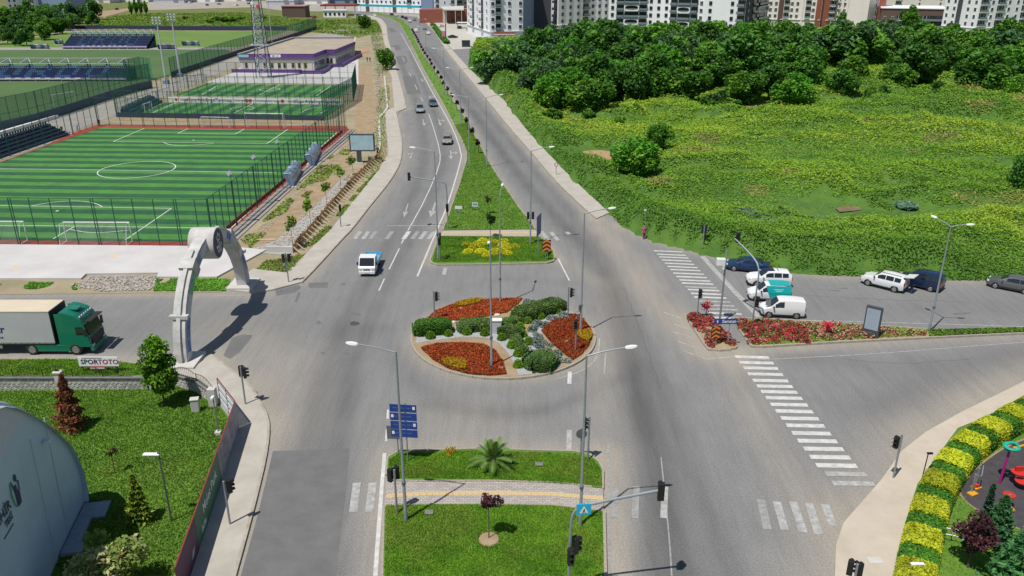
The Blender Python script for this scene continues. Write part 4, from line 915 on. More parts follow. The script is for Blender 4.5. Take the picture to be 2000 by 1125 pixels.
for xx, yy, h in ((440,45,4),(425,42,3.5),(455,44,3.8),(410,46,3),(470,40,3),(510,38,3.2),(360,38,2.5)): tree('bush', (xx,yy), h, 'low dark bush in the far meadow, '+{440:'middle of the cluster',425:'left of the cluster',455:'right of the cluster',410:'left end',470:'right behind the tower',510:'right of the tower',360:'far left'}[xx], 'bushes in the far meadow', 1.5, 'bush', 'bush')
# rough strip between dirt track and pavement
def scatter(name, label, poly, n, size, cols, z, up=.25, cat='plants', m='leaf', flat=.5, aspect=1.7, clump=None):
    p = np.array(poly); x = nr.uniform(p[:,0].min(),p[:,0].max(),n*3); y = nr.uniform(p[:,1].min(),p[:,1].max(),n*3); k = inside(x,y,poly); x, y = x[k][:n], y[k][:n]
    if clump: k = vnoise(x,y,clump[0],clump[2]) > clump[1]; x, y = x[k], y[k]
    cl_ = np.array(cols)[nr.randint(0,len(cols),len(x))]*(.75+.5*vnoise(x,y,2.7,77))[:,None]
    v, c = leaves(np.c_[x,y,z+nr.rand(len(x))*up], size*nr.uniform(.6,1.4,len(x)), cl_, flat, aspect)
    return tag(put(name, quads_mesh(name, v, c, M[m])), label, cat, kind='stuff')
sheet('rough_grass', [(-60,92),(-60,36),(200,34),(620,26),(700,36),(737,42),(747,62),(700,74),(640,66),(560,60),(130,60),(20,79)], .034, M['meadow'])
scatter('verge_plants', 'rough weeds between the dirt track and the pavement', W2([(722,60),(745,60),(752,100),(757,140),(762,200),(752,215),(757,300),(740,332),(700,380),(735,260),(740,180),(735,130)]), 22000, .22, (GRN['mid'],GRN['light'],GRN['yellow'],(.16,.14,.05)), .1, .6, clump=(6,.38,12))
scatter('slope_grass', 'grass on the slope beside the wooden retaining fence', W2([(745,325),(740,333),(650,446),(598,498),(566,533),(500,527),(520,510),(560,505),(590,485),(640,440),(700,370)]), 9000, .15, (GRN['light'],GRN['yellow'],(.16,.13,.05)), .05, .15, clump=(2.5,.3,3))
scatter('meadow_grass', 'rough yellow-green meadow behind the far pitches', W2([(195,60),(190,40),(240,28),(470,26),(620,40),(735,40),(745,62),(700,72),(640,66),(560,58),(400,58)]), 42000, .55, (GRN['light'],GRN['yellow'],GRN['mid'],(.2,.2,.06)), 0, .7, clump=(14,.2,4))
scatter('verge_grass', 'patchy grass between concrete slab and side road', W2([(0,555),(0,574),(30,573),(20,556)])and W2([(0,553),(0,572),(150,570),(150,553)]), 4000, .13, (GRN['light'],GRN['mid']), .05, .12, clump=(2.2,.45,9))
scatter('verge_grass', 'grass patches beside the feet of the concrete arch', W2([(300,570),(306,546),(424,546),(450,548),(440,569)]), 5000, .13, (GRN['light'],GRN['mid']), .05, .14, clump=(1.5,.2,2))
scatter('slope_weeds', 'dry tufts on the dirt track beside the pitch steps', W2([(470,470),(560,390),(650,300),(690,262),(700,280),(640,350),(560,420),(490,486)]), 5000, .22, (GRN['yellow'],(.14,.12,.04),GRN['light']), .05, .15, clump=(4,.55,19))
# ---- lawns
def lawn(name, label, poly, n, z, cols=None, hgt=.07, wid=.05):
    p = np.array(poly); x = nr.uniform(p[:,0].min(),p[:,0].max(),n*2); y = nr.uniform(p[:,1].min(),p[:,1].max(),n*2); k = inside(x,y,poly); x, y = x[k], y[k]; m_ = len(x)
    a = nr.rand(m_)*6.28; h = hgt*nr.uniform(.5,1.5,m_); ln = nr.normal(0,.5,(m_,2))*h[:,None]; w = wid*nr.uniform(.6,1.4,m_)/2
    b0 = np.c_[x-np.cos(a)*w,y-np.sin(a)*w,np.full(m_,z)]; b1 = np.c_[x+np.cos(a)*w,y+np.sin(a)*w,np.full(m_,z)]; tp = np.c_[x+ln[:,0],y+ln[:,1],z+h]
    v = np.stack([b0,b1,tp+(b1-b0)*.2,tp-(b1-b0)*.2],1).reshape(-1,3)
    pt = vnoise(x,y,1.7,61)*.5+vnoise(x,y,.6,62)*.5; A = np.array((.095,.235,.014)); B = np.array((.205,.385,.030))
    cc = A+(B-A)*np.clip((pt-.2)/.6,0,1)[:,None]; dr = np.clip((vnoise(x,y,4.3,66)*.6+vnoise(x,y,1.3,67)*.4-.54)/.2,0,1)[:,None]*.45; cc = (cc*(1-dr)+np.array((.23,.27,.05))*dr)*(1+nr.uniform(-.25,.25,(m_,1)))
    ye = (nr.rand(m_) < .05*(vnoise(x,y,2.1,63) > .74))[:,None]; cc = np.where(ye, np.array((.30,.22,.03)), cc)
    return tag(put(name, quads_mesh(name, v, np.repeat(cc,4,0), M['grass_blade'])), label, 'grass', kind='stuff')
lawn('lawn_grass', 'mown grass of the near median between crossing path and junction', W2([(758,938),(760,901),(780,889),(927,884),(1122,889),(1160,902),(1173,920),(1175,953),(960,940)]), 26000, .15)
lawn('lawn_grass', 'mown grass of the near median at the bottom edge', W2([(754,990),(960,990),(1080,992),(1176,1003),(1179,1130),(751,1130)]), 36000, .15)
lawn('lawn_grass', 'mown grass around the yellow shrubs on the north median', W2([(845,512),(853,484),(862,464),(1053,466),(1076,491),(1080,505),(1070,512),(850,515)]), 22000, .15, wid=.07)
lawn('lawn_grass', 'mown grass of the long north median strip', W2([fl]+medL[3:9]+medR[::-1][-9:-3]+[fr]), 36000, .15, wid=.09, hgt=.09)
lawn('lawn_grass', 'mown grass of the fenced park at lower left', W2([(-20,766),(300,762),(352,750),(400,768),(430,797),(462,843),(370,1125),(-20,1125)]), 62000, .05, hgt=.09, wid=.06)
lawn('lawn_grass', 'grass strip between parked truck and stone wall', W2([(-20,704),(130,703),(230,708),(296,718),(296,742),(-20,738)]), 9000, .05, hgt=.1, wid=.07)
lawn('lawn_grass', 'grass around the playground at lower right', W2([(1752,1125),(1765,1058),(1776,1003),(1793,949),(1820,915),(1875,850),(1990,800),(2000,858),(1925,898),(1868,955),(1913,1003),(2000,1040),(2000,1125)]), 16000, .05, hgt=.08)
scatter('far_median_grass', 'grass of the narrow median strip receding to the far curve', W2(medL[8:]+medR[::-1][:9]), 12000, .4, (GRN['light'],GRN['mid'],GRN['yellow']), .12, .08, 'grass', flat=1.2)
# ---- clipped plants
def blob(name, label, c, r, n, leaf, cols, cat='shrub', group=None, sq=.85, z=.16, parent=None):
    d_ = nr.normal(size=(n,3)); d_ /= np.linalg.norm(d_,axis=1)[:,None]; d_[:,2] = np.abs(d_[:,2])*1.0
    rad = np.array(r)*(.93+.09*nr.rand(n,1))
    pz = d_*rad; cc = np.array(cols)[nr.randint(0,len(cols),n)]
    v, col = leaves(pz+np.array([0,0,.02]), leaf*nr.uniform(.7,1.3,n), cc, .2)
    me = quads_mesh(name, v, col, M['leaf']); return me
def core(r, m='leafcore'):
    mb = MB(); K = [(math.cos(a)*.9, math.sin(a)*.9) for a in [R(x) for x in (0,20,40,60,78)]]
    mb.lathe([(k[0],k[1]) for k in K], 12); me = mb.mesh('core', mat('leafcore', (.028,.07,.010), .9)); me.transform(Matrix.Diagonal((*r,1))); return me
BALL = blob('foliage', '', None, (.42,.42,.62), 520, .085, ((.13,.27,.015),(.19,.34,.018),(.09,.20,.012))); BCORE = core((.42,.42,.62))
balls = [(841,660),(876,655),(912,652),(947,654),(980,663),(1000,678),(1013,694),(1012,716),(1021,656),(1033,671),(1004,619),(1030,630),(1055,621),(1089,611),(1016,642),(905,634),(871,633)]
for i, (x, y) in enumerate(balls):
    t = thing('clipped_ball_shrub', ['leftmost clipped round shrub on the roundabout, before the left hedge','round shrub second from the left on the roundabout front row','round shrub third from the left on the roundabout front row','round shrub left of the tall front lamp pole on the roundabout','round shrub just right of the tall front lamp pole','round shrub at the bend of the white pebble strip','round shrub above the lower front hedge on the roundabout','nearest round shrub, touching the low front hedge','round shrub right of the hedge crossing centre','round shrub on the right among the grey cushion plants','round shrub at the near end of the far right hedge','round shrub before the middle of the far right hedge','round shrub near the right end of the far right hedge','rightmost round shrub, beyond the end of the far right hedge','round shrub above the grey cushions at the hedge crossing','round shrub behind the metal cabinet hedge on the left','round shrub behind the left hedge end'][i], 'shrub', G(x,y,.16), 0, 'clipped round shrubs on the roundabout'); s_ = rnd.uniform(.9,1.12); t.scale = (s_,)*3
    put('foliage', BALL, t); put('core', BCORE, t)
def hedge(name, label, pts, w, h, cols, n, leaf=.11, cat='hedge', z=.16, group=None, part=None, parent=None, taper=True):
    L_ = [Vector(p) for p in pts]; o0 = L_[0]; tot = sum((b_-a).length for a, b_ in zip(L_,L_[1:])); out = []; nrm = None
    t = parent or thing(name, label, cat, (o0.x,o0.y,z), 0, group)
    mb = MB(); px_ = []
    cum = 0
    for a, b_ in zip(L_, L_[1:]):
        l = (b_-a).length; k = max(1,int(n*l/tot)); d_ = (b_-a).normalized(); nn = Vector((-d_.y,d_.x,0)); u = nr.rand(k)*l
        pr = nr.rand(k)*(2*h+w); jt = .94+.1*nr.rand(k)
        prof = np.c_[np.where(pr < h, -w/2, np.where(pr > h+w, w/2, pr-h-w/2)), np.where(pr < h, pr, np.where(pr > h+w, 2*h+w-pr, h))]
        rd_ = np.clip((np.abs(prof[:,0])/(w/2))**4*(prof[:,1]/h)**4, 0, 1); prof *= (jt*(1-.14*rd_))[:,None]
        if taper:
            s_ = (u+cum)/tot; en = np.clip(np.minimum(s_,1-s_)*tot/(w*.35),0,1); prof *= (np.sqrt(np.clip(1-(1-en)**2,0,1))*.4+.6)[:,None]
        px_.append(np.array(a-o0)[None,:]+u[:,None]*np.array(d_)[None,:]+prof[:,:1]*np.array(nn)[None,:]+np.c_[np.zeros(k),np.zeros(k),prof[:,1]])
        mb.box((l/2,0,h*.38), (l-(.3*w if taper else 0),w*.62,h*.74), Matrix.Translation(a-o0) @ Matrix.Rotation(math.atan2(d_.y,d_.x),4,'Z')); cum += l
        for P_, dr in ((a,-1),(b_,1)):
            if taper and (P_ is L_[0] or P_ is L_[-1]): kk = k//6; lt_ = nr.uniform(-.5,.5,kk)*w*.75; zt2 = nr.rand(kk)*h*.8; px_.append(np.array(P_-o0)[None,:]+(dr*w*.12*np.cos(lt_/w*2.4))[:,None]*np.array(d_)[None,:]+lt_[:,None]*np.array(nn)[None,:]+np.c_[np.zeros(kk),np.zeros(kk),zt2])
    cen = np.concatenate(px_); cc = np.array(cols)[nr.randint(0,len(cols),len(cen))]*(.75+.5*vnoise(cen[:,0]+40,cen[:,1]+40,.7,9))[:,None]
    v, c = leaves(cen, leaf*nr.uniform(.7,1.3,len(cen)), cc, .7)
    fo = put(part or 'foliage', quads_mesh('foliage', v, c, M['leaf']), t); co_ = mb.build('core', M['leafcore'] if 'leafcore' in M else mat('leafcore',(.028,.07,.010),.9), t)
    if parent: fo.location = co_.location = (o0.x-parent.location.x, o0.y-parent.location.y, 0)
    return t
HC = ((.075,.150,.035),(.11,.20,.045),(.14,.22,.055))
V3z = lambda p: [G(x,y) for x,y in p]
hedge('hedge', 'bright green clipped hedge at the left end of the roundabout', V3z([(811,655),(840,652),(878,650)]), 1.6, 1.15, ((.065,.18,.02),(.095,.24,.025)), 5200)
hedge('hedge', 'dark clipped hedge left of the metal cabinet on the roundabout', V3z([(898,650),(930,645),(962,645)]), 1.5, .85, HC, 4200)
hedge('hedge', 'dark hedge at the middle of the roundabout right of the metal cabinet', V3z([(976,650),(995,655),(1012,664)]), 1.4, .75, HC, 3600); hedge('hedge', 'thin olive hedge joining the middle hedge to the far right hedge', V3z([(975,640),(1000,636),(1018,632)]), 1.0, .6, HC, 1800)
hedge('hedge', 'long dark clipped hedge at the far right of the roundabout', V3z([(1010,627),(1050,616),(1095,604)]), 2.0, 1.0, HC, 6500)
hedge('hedge', 'dark hedge strip running down from the roundabout middle', V3z([(1003,668),(1015,682),(1024,698)]), .9, .7, HC, 2200); hedge('hedge', 'broad dark clipped hedge at the near right of the roundabout', V3z([(1034,712),(1052,717),(1078,722)]), 2.5, 1.0, ((.07,.16,.035),(.10,.20,.045),(.14,.22,.06)), 6500)
# pebbles and grey cushion plants
mat('pebble', (.22,.23,.25), .8, var=0, col2=(.42,.43,.46), scale=9, bump=.7, bscale=16, detail=3)
for pxs in ([(812,673),(850,668),(905,661),(950,663),(974,673),(992,692),(1004,714),(1013,736),(1046,733),(1052,722),(1040,715),(1022,700),(1005,680),(985,660),(955,648),(900,648),(850,655),(815,660)], [(985,628),(1000,622),(1010,628),(1000,634),(988,633)], [(1035,652),(1060,628),(1105,606),(1112,614),(1090,630),(1060,650),(1045,690),(1060,715),(1095,715),(1092,722),(1065,731),(1040,735),(1035,700),(1020,670)], [(882,645),(905,632),(912,636),(900,648)]):
    sheet('pebble_bed', pxs, .175, M['pebble'], round_isl)
CUSH = blob('foliage', '', None, (.38,.38,.3), 220, .10, ((.22,.28,.24),(.30,.36,.32),(.16,.22,.17)))
cs = [(1036,595),(1026,598),(1042,590),(1018,602),(1010,606),(1030,591)]+[(1040+i*9+frnd.uniform(-3,3), 640-i*3.2+frnd.uniform(-5,5)) for i in range(9)]+[(1046+frnd.uniform(-10,14), 645+i*6+frnd.uniform(-4,4)) for i in range(11)]+[(1088,692),(1090,700),(1096,706),(1108,706),(1069,686),(1075,676),(1062,668),(1064,672),(1100,616),(1102,622),(1088,625)]
for x, y in cs:
    o = put('cushion_plant', CUSH, None, G(x,y,.17), rnd.uniform(0,6)); s_ = rnd.uniform(.65,1.15); o.scale = (s_,s_,s_); tag(o, 'one of the silvery grey cushion plants on the right half of the roundabout', 'plant', 'silver cushion plants on the roundabout')
for x, y in ((909,597),(901,604),(978,720),(1107,668),(1021,616),(971,616),(886,630),(916,629)): 
    o = MB().lathe([(.05,0),(.22,.03),(.2,.12),(.06,.17)], 7).build('white_stone', mat('white_stone', (.6,.55,.5), .8), None, loc=G(x,y,.16)); o.scale = (rnd.uniform(.8,1.5),1,1); tag(o, 'one of the pale rocks lying in the roundabout flower beds', 'rock', 'pale rocks on the roundabout')
# bedding flowers
def bed(name, label, poly, n, cols, z=.16, hgt=.2, sz=.075, stems=True):
    p = np.array(poly); x = nr.uniform(p[:,0].min(),p[:,0].max(),n*2); y = nr.uniform(p[:,1].min(),p[:,1].max(),n*2); k = inside(x,y,poly); x, y = x[k], y[k]; m_ = len(x)
    cc = np.array(cols)[nr.randint(0,len(cols),m_)]; zz = z+hgt*nr.uniform(.45,1.05,m_)
    gl = nr.rand(m_) < .5; cc[gl] = np.where(nr.rand(gl.sum(),1) < .5, np.array((.05,.085,.015)), np.array((.13,.055,.02))); zz[gl] -= hgt*.25
    a = nr.rand(m_)*6.28; v, c = leaves(np.c_[x,y,zz], sz*nr.uniform(.7,1.3,m_), cc, .1, 1.9)
    return tag(put(name, quads_mesh(name, v, c, M['petal'])), label, 'flowers', kind='stuff')
REDS = ((.52,.065,.02),(.38,.045,.018),(.58,.13,.03),(.42,.10,.025)); YEL = ((.55,.33,.01),(.62,.40,.02),(.45,.25,.01))
bedA = W2([(832,628),(850,612),(885,598),(925,590),(975,587.5),(1022,586.5),(1012,597),(990,614),(950,622),(905,628),(880,632)])
bedB = W2([(822,684),(850,676),(900,674),(945,677),(968,690),(983,712),(989,735),(960,738),(915,735),(875,724),(845,706)])
bedC = W2([(1057,650),(1075,634),(1100,622),(1122,618),(1140,628),(1153,645),(1156,660),(1150,680),(1135,697),(1118,708),(1095,690),(1075,672)])
for pl_, lb, n_ in ((bedA,'red bedding flowers at the far side of the roundabout',15000),(bedB,'red bedding flowers at the near left of the roundabout',19000),(bedC,'red bedding flowers at the right of the roundabout',15000)): bed('red_flowers', lb, pl_, n_, REDS)
for pxs, lb in (([(885,605),(893,597),(915,592),(940,589.5),(942,592),(935,598),(910,604)],'far'),([(862,714),(868,708),(890,707),(905,710),(911,718),(909,729),(895,728),(872,722)],'near left'),([(1126,662),(1130,655),(1150,650),(1156,656),(1155,666),(1148,675),(1132,668)],'right')): bed('yellow_flowers', 'yellow flower patch inside the '+lb+' red bed of the roundabout', W2(pxs), 4200, YEL, hgt=.36)
bed('yellow_flowers', 'thin row of small yellow flowers along the top of the near median lawn', W2([(866,888),(872,878),(890,878),(888,890),(878,898)]), 260, YEL, hgt=.1, z=.15, sz=.06); 
ROSE = ((.52,.045,.07),(.56,.12,.14),(.58,.22,.19),(.42,.03,.05))
def roses(label, poly, n, cols, k=.5):
    p = np.array(poly); xs_, ys_ = [], []
    while len(xs_) < n:
        x, y = rnd.uniform(p[:,0].min(),p[:,0].max()), rnd.uniform(p[:,1].min(),p[:,1].max())
        if inside(np.array([x]),np.array([y]),poly)[0]: xs_.append(x); ys_.append(y)
    V_, C_ = [], []
    for x, y in zip(xs_,ys_):
        m_ = 60; d_ = nr.normal(size=(m_,3)); d_ /= np.linalg.norm(d_,axis=1)[:,None]; d_[:,2] = np.abs(d_[:,2]); s_ = rnd.uniform(.2,.38)
        cen = np.array([x,y,.18])+d_*s_*np.array([1.25,1.25,1.0]); g_ = nr.rand(m_) < .45; cc = np.tile(np.array(rnd.choice(cols)),(m_,1)); cc[g_] = np.array((.05,.085,.02))
        v, c = leaves(cen, np.full(m_,.135), cc, .4); V_.append(v); C_.append(c)
    return tag(put('rose_bushes', quads_mesh('rose_bushes', np.concatenate(V_), np.concatenate(C_), M['petal'])), label, 'flowers', kind='stuff')
roses('red rose bushes on the small triangular island tip', W2([(1346,624),(1352,617),(1390,625),(1435,676),(1395,682),(1384,678)]), 66, ROSE[:2]+ROSE[3:]); roses('dense red rose bushes at the left of the long island', W2([(1432,627),(1500,630),(1562,634),(1580,672),(1476,676),(1468,673)]), 105, ROSE[:2]+ROSE[3:]); roses('pink and coral rose bushes along the middle of the long island', W2([(1562,634),(1700,643),(1808,649),(1808,657),(1640,666),(1580,671)]), 70, ROSE[1:3]+((.55,.28,.2),))
scatter('island_weeds', 'thin dry grass among the rose bushes of the long island', W2([(1430,626),(1500,628),(1700,640),(1810,648),(1810,658),(1640,668),(1474,678)]), 5000, .13, (GRN['yellow'],(.16,.14,.05),GRN['light']), .16, .15); scatter('island_grass', 'narrow grass strip at the right end of the long flower island', W2([(1812,648),(2000,644),(2060,642),(2060,649),(1815,660)]), 7000, .12, (GRN['light'],(.07,.09,.02)), .15, .12)
for (x, y, h, lb) in ((1379,616,1.2,'tall single red rose bush behind the island tip'),(1615,655,1.15,'tall standard rose at the middle of the long island')):
    t = thing('rose_bush', lb, 'rose', G(x,y,.15)); MB().tube([(0,0,0),(0,0,h*.7)], .03, 5).build('stem', M['bark'], t); n_ = 160; d_ = nr.normal(size=(n_,3))*.2; v, c = leaves(d_+np.array([0,0,h*.85]), np.full(n_,.15), np.tile(np.array(ROSE[0]),(n_,1)), .3); put('blossom', quads_mesh('blossom', v, c, M['petal']), t)
# yellow shrub ring on the north median
YS = blob('foliage', '', None, (.95,.85,.55), 900, .13, ((.55,.55,.02),(.66,.62,.025),(.42,.46,.02)))
for i in range(14):
    a = 2*math.pi*i/14+.1; g = G(957,487); r_ = 1.75 if i % 2 else 2.75
    o = put('golden_shrub', YS, None, (g.x+math.cos(a)*r_*1.05, g.y+math.sin(a)*r_*1.0, .14), rnd.uniform(0,6)); s_ = rnd.uniform(.78,.95)*(.95 if i % 2 else .8); o.scale = (s_,)*3; tag(o, 'one of the golden yellow shrubs planted in a ring on the north median', 'shrub', 'golden shrubs in a ring')
# park hedge of alternating green and gold blocks
hl = smooth_line(V3([(1750,1200),(1766,1100),(1781,1040),(1797,985),(1818,943),(1850,900),(1890,862),(1940,835),(2000,803),(2080,765)]),2)
ph = thing('park_hedge', 'clipped hedge of alternating green and golden blocks around playground', 'hedge', (hl[0].x,hl[0].y,.05)); pts = resample(hl, 1.6)
off = .6
for i in range(len(pts)-1):
    gold = i % 2 == 1; a, b_ = pts[i], pts[i+1]; d_ = (b_-a).normalized(); nn = Vector((d_.y,-d_.x,0))*off
    hedge('', '', [a+nn-d_*.1, b_+nn+d_*.1], 1.9, 1.25 if gold else 1.1, ((.42,.46,.02),(.50,.52,.025),(.32,.40,.02)) if gold else ((.06,.19,.016),(.09,.25,.02),(.05,.15,.015)), 3600, .12, parent=ph, part='golden_block' if gold else 'green_block', taper=False)
# ================================================================== STREET FURNITURE
mat('galv', (0.27,0.30,0.32), 0.5, 0.35, var=0.12, scale=2); mat('galv_dark', (0.13,0.15,0.16), 0.5, 0.3, var=.1); mat('lamp_white', (0.70,0.71,0.70), 0.4, var=.05)
mat('black', (0.012,0.012,0.013), 0.45, var=0); mat('lens_red', (.05,.008,.006), .3, var=0); mat('lens_amber', (.06,.03,.006), .3, var=0); mat('lens_green', (.006,.04,.02), .3, var=0); mat('bolt_grey', (.3,.3,.3), .6, var=0)
def street_lamp(pb, h, arms, label, r=.092):
    t = thing('street_lamp', label, 'street lamp', G(*pb), 0, 'street lamps of the junction')
    MB().tube([(0,0,0),(0,0,.9),(0,0,.95),(0,0,h)], [r*1.25,r*1.25,r*1.05,r*.55], 10).build('pole', M['galv'], t, True); MB().box((0,0,.04),(.5,.5,.08)).build('base_plate', M['galv_dark'], t)
    MB().lathe([(r*1.35,h*.24),(r*1.35,h*.255)], 10).build('clamp_band', M['galv_dark'], t)
    for ax, ay, l in arms:
        l *= .69
        d_ = Vector((ax,ay,0)).normalized(); e_ = d_*l+Vector((0,0,h+l*.17))
        MB().tube([(0,0,h-.05),tuple(d_*l*.5+Vector((0,0,h+l*.1))),tuple(e_)], [r*.5,r*.45,r*.38], 7).build('arm', M['galv'], t, True)
        mb = MB(); q_ = [(0,.06,.05),(.1,.12,.09),(.35,.14,.1),(.58,.1,.06),(.66,.04,.03)]; rings = []
        sd = Vector((-d_.y,d_.x,0)); up = Vector((0,0,1)); sl_ = Vector((0,0,.1))
        for x, w_, h_ in q_: rings.append([tuple(e_+(d_+sl_)*x+sd*w_*a+up*h_*b_) for a, b_ in ((-1,-.5),(1,-.5),(.7,.7),(-.7,.7))])
        for A_, B_ in zip(rings, rings[1:]):
            for k in range(4): mb.face([A_[k],A_[(k+1)%4],B_[(k+1)%4],B_[k]])
        mb.face(rings[0]); mb.face(rings[-1]); mb.build('lamp_head', M['lamp_white'], t, True)
LH = 11.17
for pb, h, arms, lb in (((793,1020),LH,((-1,.1,3.0),),'tall grey street lamp beside the stacked blue signs on near median'),((1133,1029),LH,((1,.1,3.0),),'tall grey street lamp at the right end of the near median path'),
    ((960,719.5),LH,((-.02,-1,2.6),),'tall street lamp in the near red bed of the roundabout'),((977,595),LH-.3,((.1,1,3.0),),'tall street lamp at the far edge of the roundabout'),((1133.5,652.5),LH,((1,.1,2.9),),'tall street lamp in the right red bed of the roundabout'),
    ((1035.7,478.7),LH,((1,.1,2.9),),'tall street lamp with signal heads on the north median front plot'),((856,508),12.2,((-1,.1,2.9),),'tall street lamp at the left corner of the north median front plot'),((917,327.5),LH,((-1,.1,3),),'left street lamp of the pair on the narrow part of the median'),((950.7,327),LH,((1,.1,3),),'right street lamp of the pair on the narrow part of the median'),
    ((900,247),LH,((-1,.1,3),(1,.1,3)),'two-armed street lamp on the median beyond the lamp pair'),((868.7,188.7),LH,((-1,.1,3),(1,.1,3)),'two-armed street lamp on the median near the parked-car junction'),((833,122),LH,((-1,.1,3),(1,.1,3)),'two-armed street lamp on the far median, second from the curve'),((821,100),LH,((1,.1,3),),'street lamp on the far median nearest the curve'),
    ((1814,649),9.9,((-.35,1,2.3),(1,-.15,1.7)),'two-armed street lamp at the right end of the rose island')): street_lamp(pb, h, arms, lb)
def head_meshes():
    mb = MB(); mb.box((0,0,0),(.34,.26,1.02)); H_ = mb.mesh('signal_body', M['black'])
    v = []
    for i, m_ in enumerate(('lens_red','lens_amber','lens_green')):
        q = MB(); q.lathe([(.11,0),(.1,.012)], 12, (0,-.14,.33-.33*i), 'y'); lens = q.mesh('lens', M[m_])
        q = MB()
        for k in range(9):
            a0, a1 = R(-10+k*200/9), R(-10+(k+1)*200/9); c_ = (0,.33-.33*i)
            q.face([(math.cos(a0)*.135,-.13,c_[1]+math.sin(a0)*.135),(math.cos(a1)*.135,-.13,c_[1]+math.sin(a1)*.135),(math.cos(a1)*.13,-.36,c_[1]+math.sin(a1)*.12-.02),(math.cos(a0)*.13,-.36,c_[1]+math.sin(a0)*.12-.02)])
        v.append((lens, q.mesh('visor', M['black'])))
    return H_, v
SIGB, SIGV = head_meshes()
def sig_head(t, loc, rz, sc=1.0):
    o = put('signal_head', SIGB, t, loc, rz); o.scale = (sc*.84,)*3; bev(o, .03)
    for l_, v_ in SIGV: put('lens', l_, o); put('visor', v_, o)
    return o
def signal(pb, h, heads, label, pole_r=.065, base=None, lean=0):
    g = base or G(*pb); t = thing('traffic_light', label, 'traffic light', g, 0, 'traffic lights of the junction')
    MB().tube([(0,0,0),(0,0,h)], pole_r, 8).build('pole', M['galv'], t, True); MB().box((0,0,.04),(.36,.36,.08)).build('base_plate', M['concrete'], t)
    for x, y, z, rz in heads: sig_head(t, (x,y,z), R(rz))
    return t
signal((564,553), 3.3, ((-.28,0,2.75,60),(.28,.05,2.75,150)), 'traffic light with two heads on the corner pavement beside the arch'); signal((480,792), 3.2, ((-.1,.25,2.75,170),(.22,.1,2.7,110)), 'traffic light on the corner pavement left of the near carriageway')
signal((450,1027), 3.1, ((.25,.1,2.7,140),), 'traffic light on the pavement beside the green banner fence'); signal((775.6,1006), 3.2, ((-.28,.1,2.75,150),(.1,.25,2.85,200)), 'traffic light left of the near street lamp on the near median')
signal((1148,901), 3.4, ((-.3,.05,2.85,90),), 'traffic light at the far right corner of the near median'); signal((849,628), 3.05, ((.24,0,2.5,80),), 'traffic light at the far left of the roundabout'); signal((1109,623), 3.2, ((.26,0,2.65,80),), 'traffic light at the far right of the roundabout beside hedge end')
signal((1123.6,689), 3.3, ((-.05,-.22,2.75,-10),), 'traffic light inside the right red bed of the roundabout'); signal((1361,623), 3.1, ((.05,-.2,2.6,20),), 'traffic light at the tip of the small rose island'); signal((1371.5,492), 3.1, ((.2,.0,2.7,60),(-.1,.2,2.6,150)), 'traffic light at the weeds edge beside the far end of the zebra crossing')
signal((1744,936), 3.3, ((-.26,.02,2.75,-60),), 'traffic light on the tan pavement beside the long zebra crossing'); signal((666,445), 2.9, ((.08,-.05,2.55,20),), 'traffic light on the left pavement beside the wooden retaining fence'); signal(None, 3.2, ((-.25,.15,2.85,150),(.2,.1,2.75,200)), 'traffic light cut off at the bottom edge on the tan pavement', base=Vector((*G(1674,1108,3.0)[:2],0))); signal((859,511), 3.3, ((.05,-.18,2.4,-20),(.05,.2,2.85,170)), 'traffic light in front of the lamp at the left corner of the north median')
t = thing('traffic_light', 'pair of signal heads strapped to the lamp pole on north median front plot', 'traffic light', G(1035.7,478.7)+Vector((0,0,3.4))); 
for x, rz in ((-.28,0),(.28,180)): sig_head(t, (x,0,.2), R(rz))
MB().bar((-.3,0,.2),(.3,0,.2), .06).build('bracket', M['galv'], t)
t = thing('traffic_light', 'signal head strapped to the tall lamp pole at the right of the roundabout', 'traffic light', G(1133.5,652.5)+Vector((0,0,2.2))); MB().bar((-.1,0,0),(-.4,0,0), .05).build('bracket', M['galv'], t); MB().box((-.16,-.1,.4),(.16,.16,.5)).build('control_box', M['galv_dark'], t)
def mast_signal(base, pts, heads, label, r=.075):
    t = thing('mast_arm_signal', label, 'traffic light', base, 0, 'mast arm traffic lights'); MB().tube(smooth_line(pts,2), r, 8).build('mast_arm', M['galv'], t, True); MB().box((0,0,.05),(.5,.5,.1)).build('base_plate', M['concrete'], t)
    for x, y, z, rz in heads: sig_head(t, (x,y,z), R(rz), 1.15)
    return t
g = G(875,449); mast_signal(g, [(0,0,0),(0,0,4.9),(-.1,0,6.0),(-1.3,0,6.2),(-4.6,0,6.75)], ((-4.5,-.05,6.75,180),(0,-.25,2.9,0)), 'mast arm traffic light reaching over the left carriageway')
g = G(1469,637); mast_signal(g, [(0,0,0),(0,0,3.5),(.1,.1,5.4),(-.15,.9,6.2),(-1.4,3.6,7.2)], ((-1.1,3.6,7.25,-60),(.1,-.25,2.5,-20)), 'mast arm traffic light on the rose island beside the white van')
g = Vector((*G(1115,995,5.8)[:2],0)); ms = mast_signal(g, [(0,0,0),(0,0,4.6),(.1,.02,5.7),(.7,.1,6.0),(4.3,.55,6.5)], ((4.45,.55,6.45,180),(.05,-.3,3.2,10),(.3,.2,3.5,120)), 'mast arm traffic light at the bottom edge reaching over the right carriageway')
mat('sign_blue', (.010,.045,.22), .4, var=.05); mat('sign_cyan', (.02,.40,.62), .4, var=0); mat('sign_white', (.75,.75,.75), .4, var=0); mat('sign_back', (.14,.16,.17), .5, .3, var=.1); mat('sign_orange', (.75,.22,.015), .45, var=.05); mat('sign_dark', (.02,.018,.02), .5, var=0)
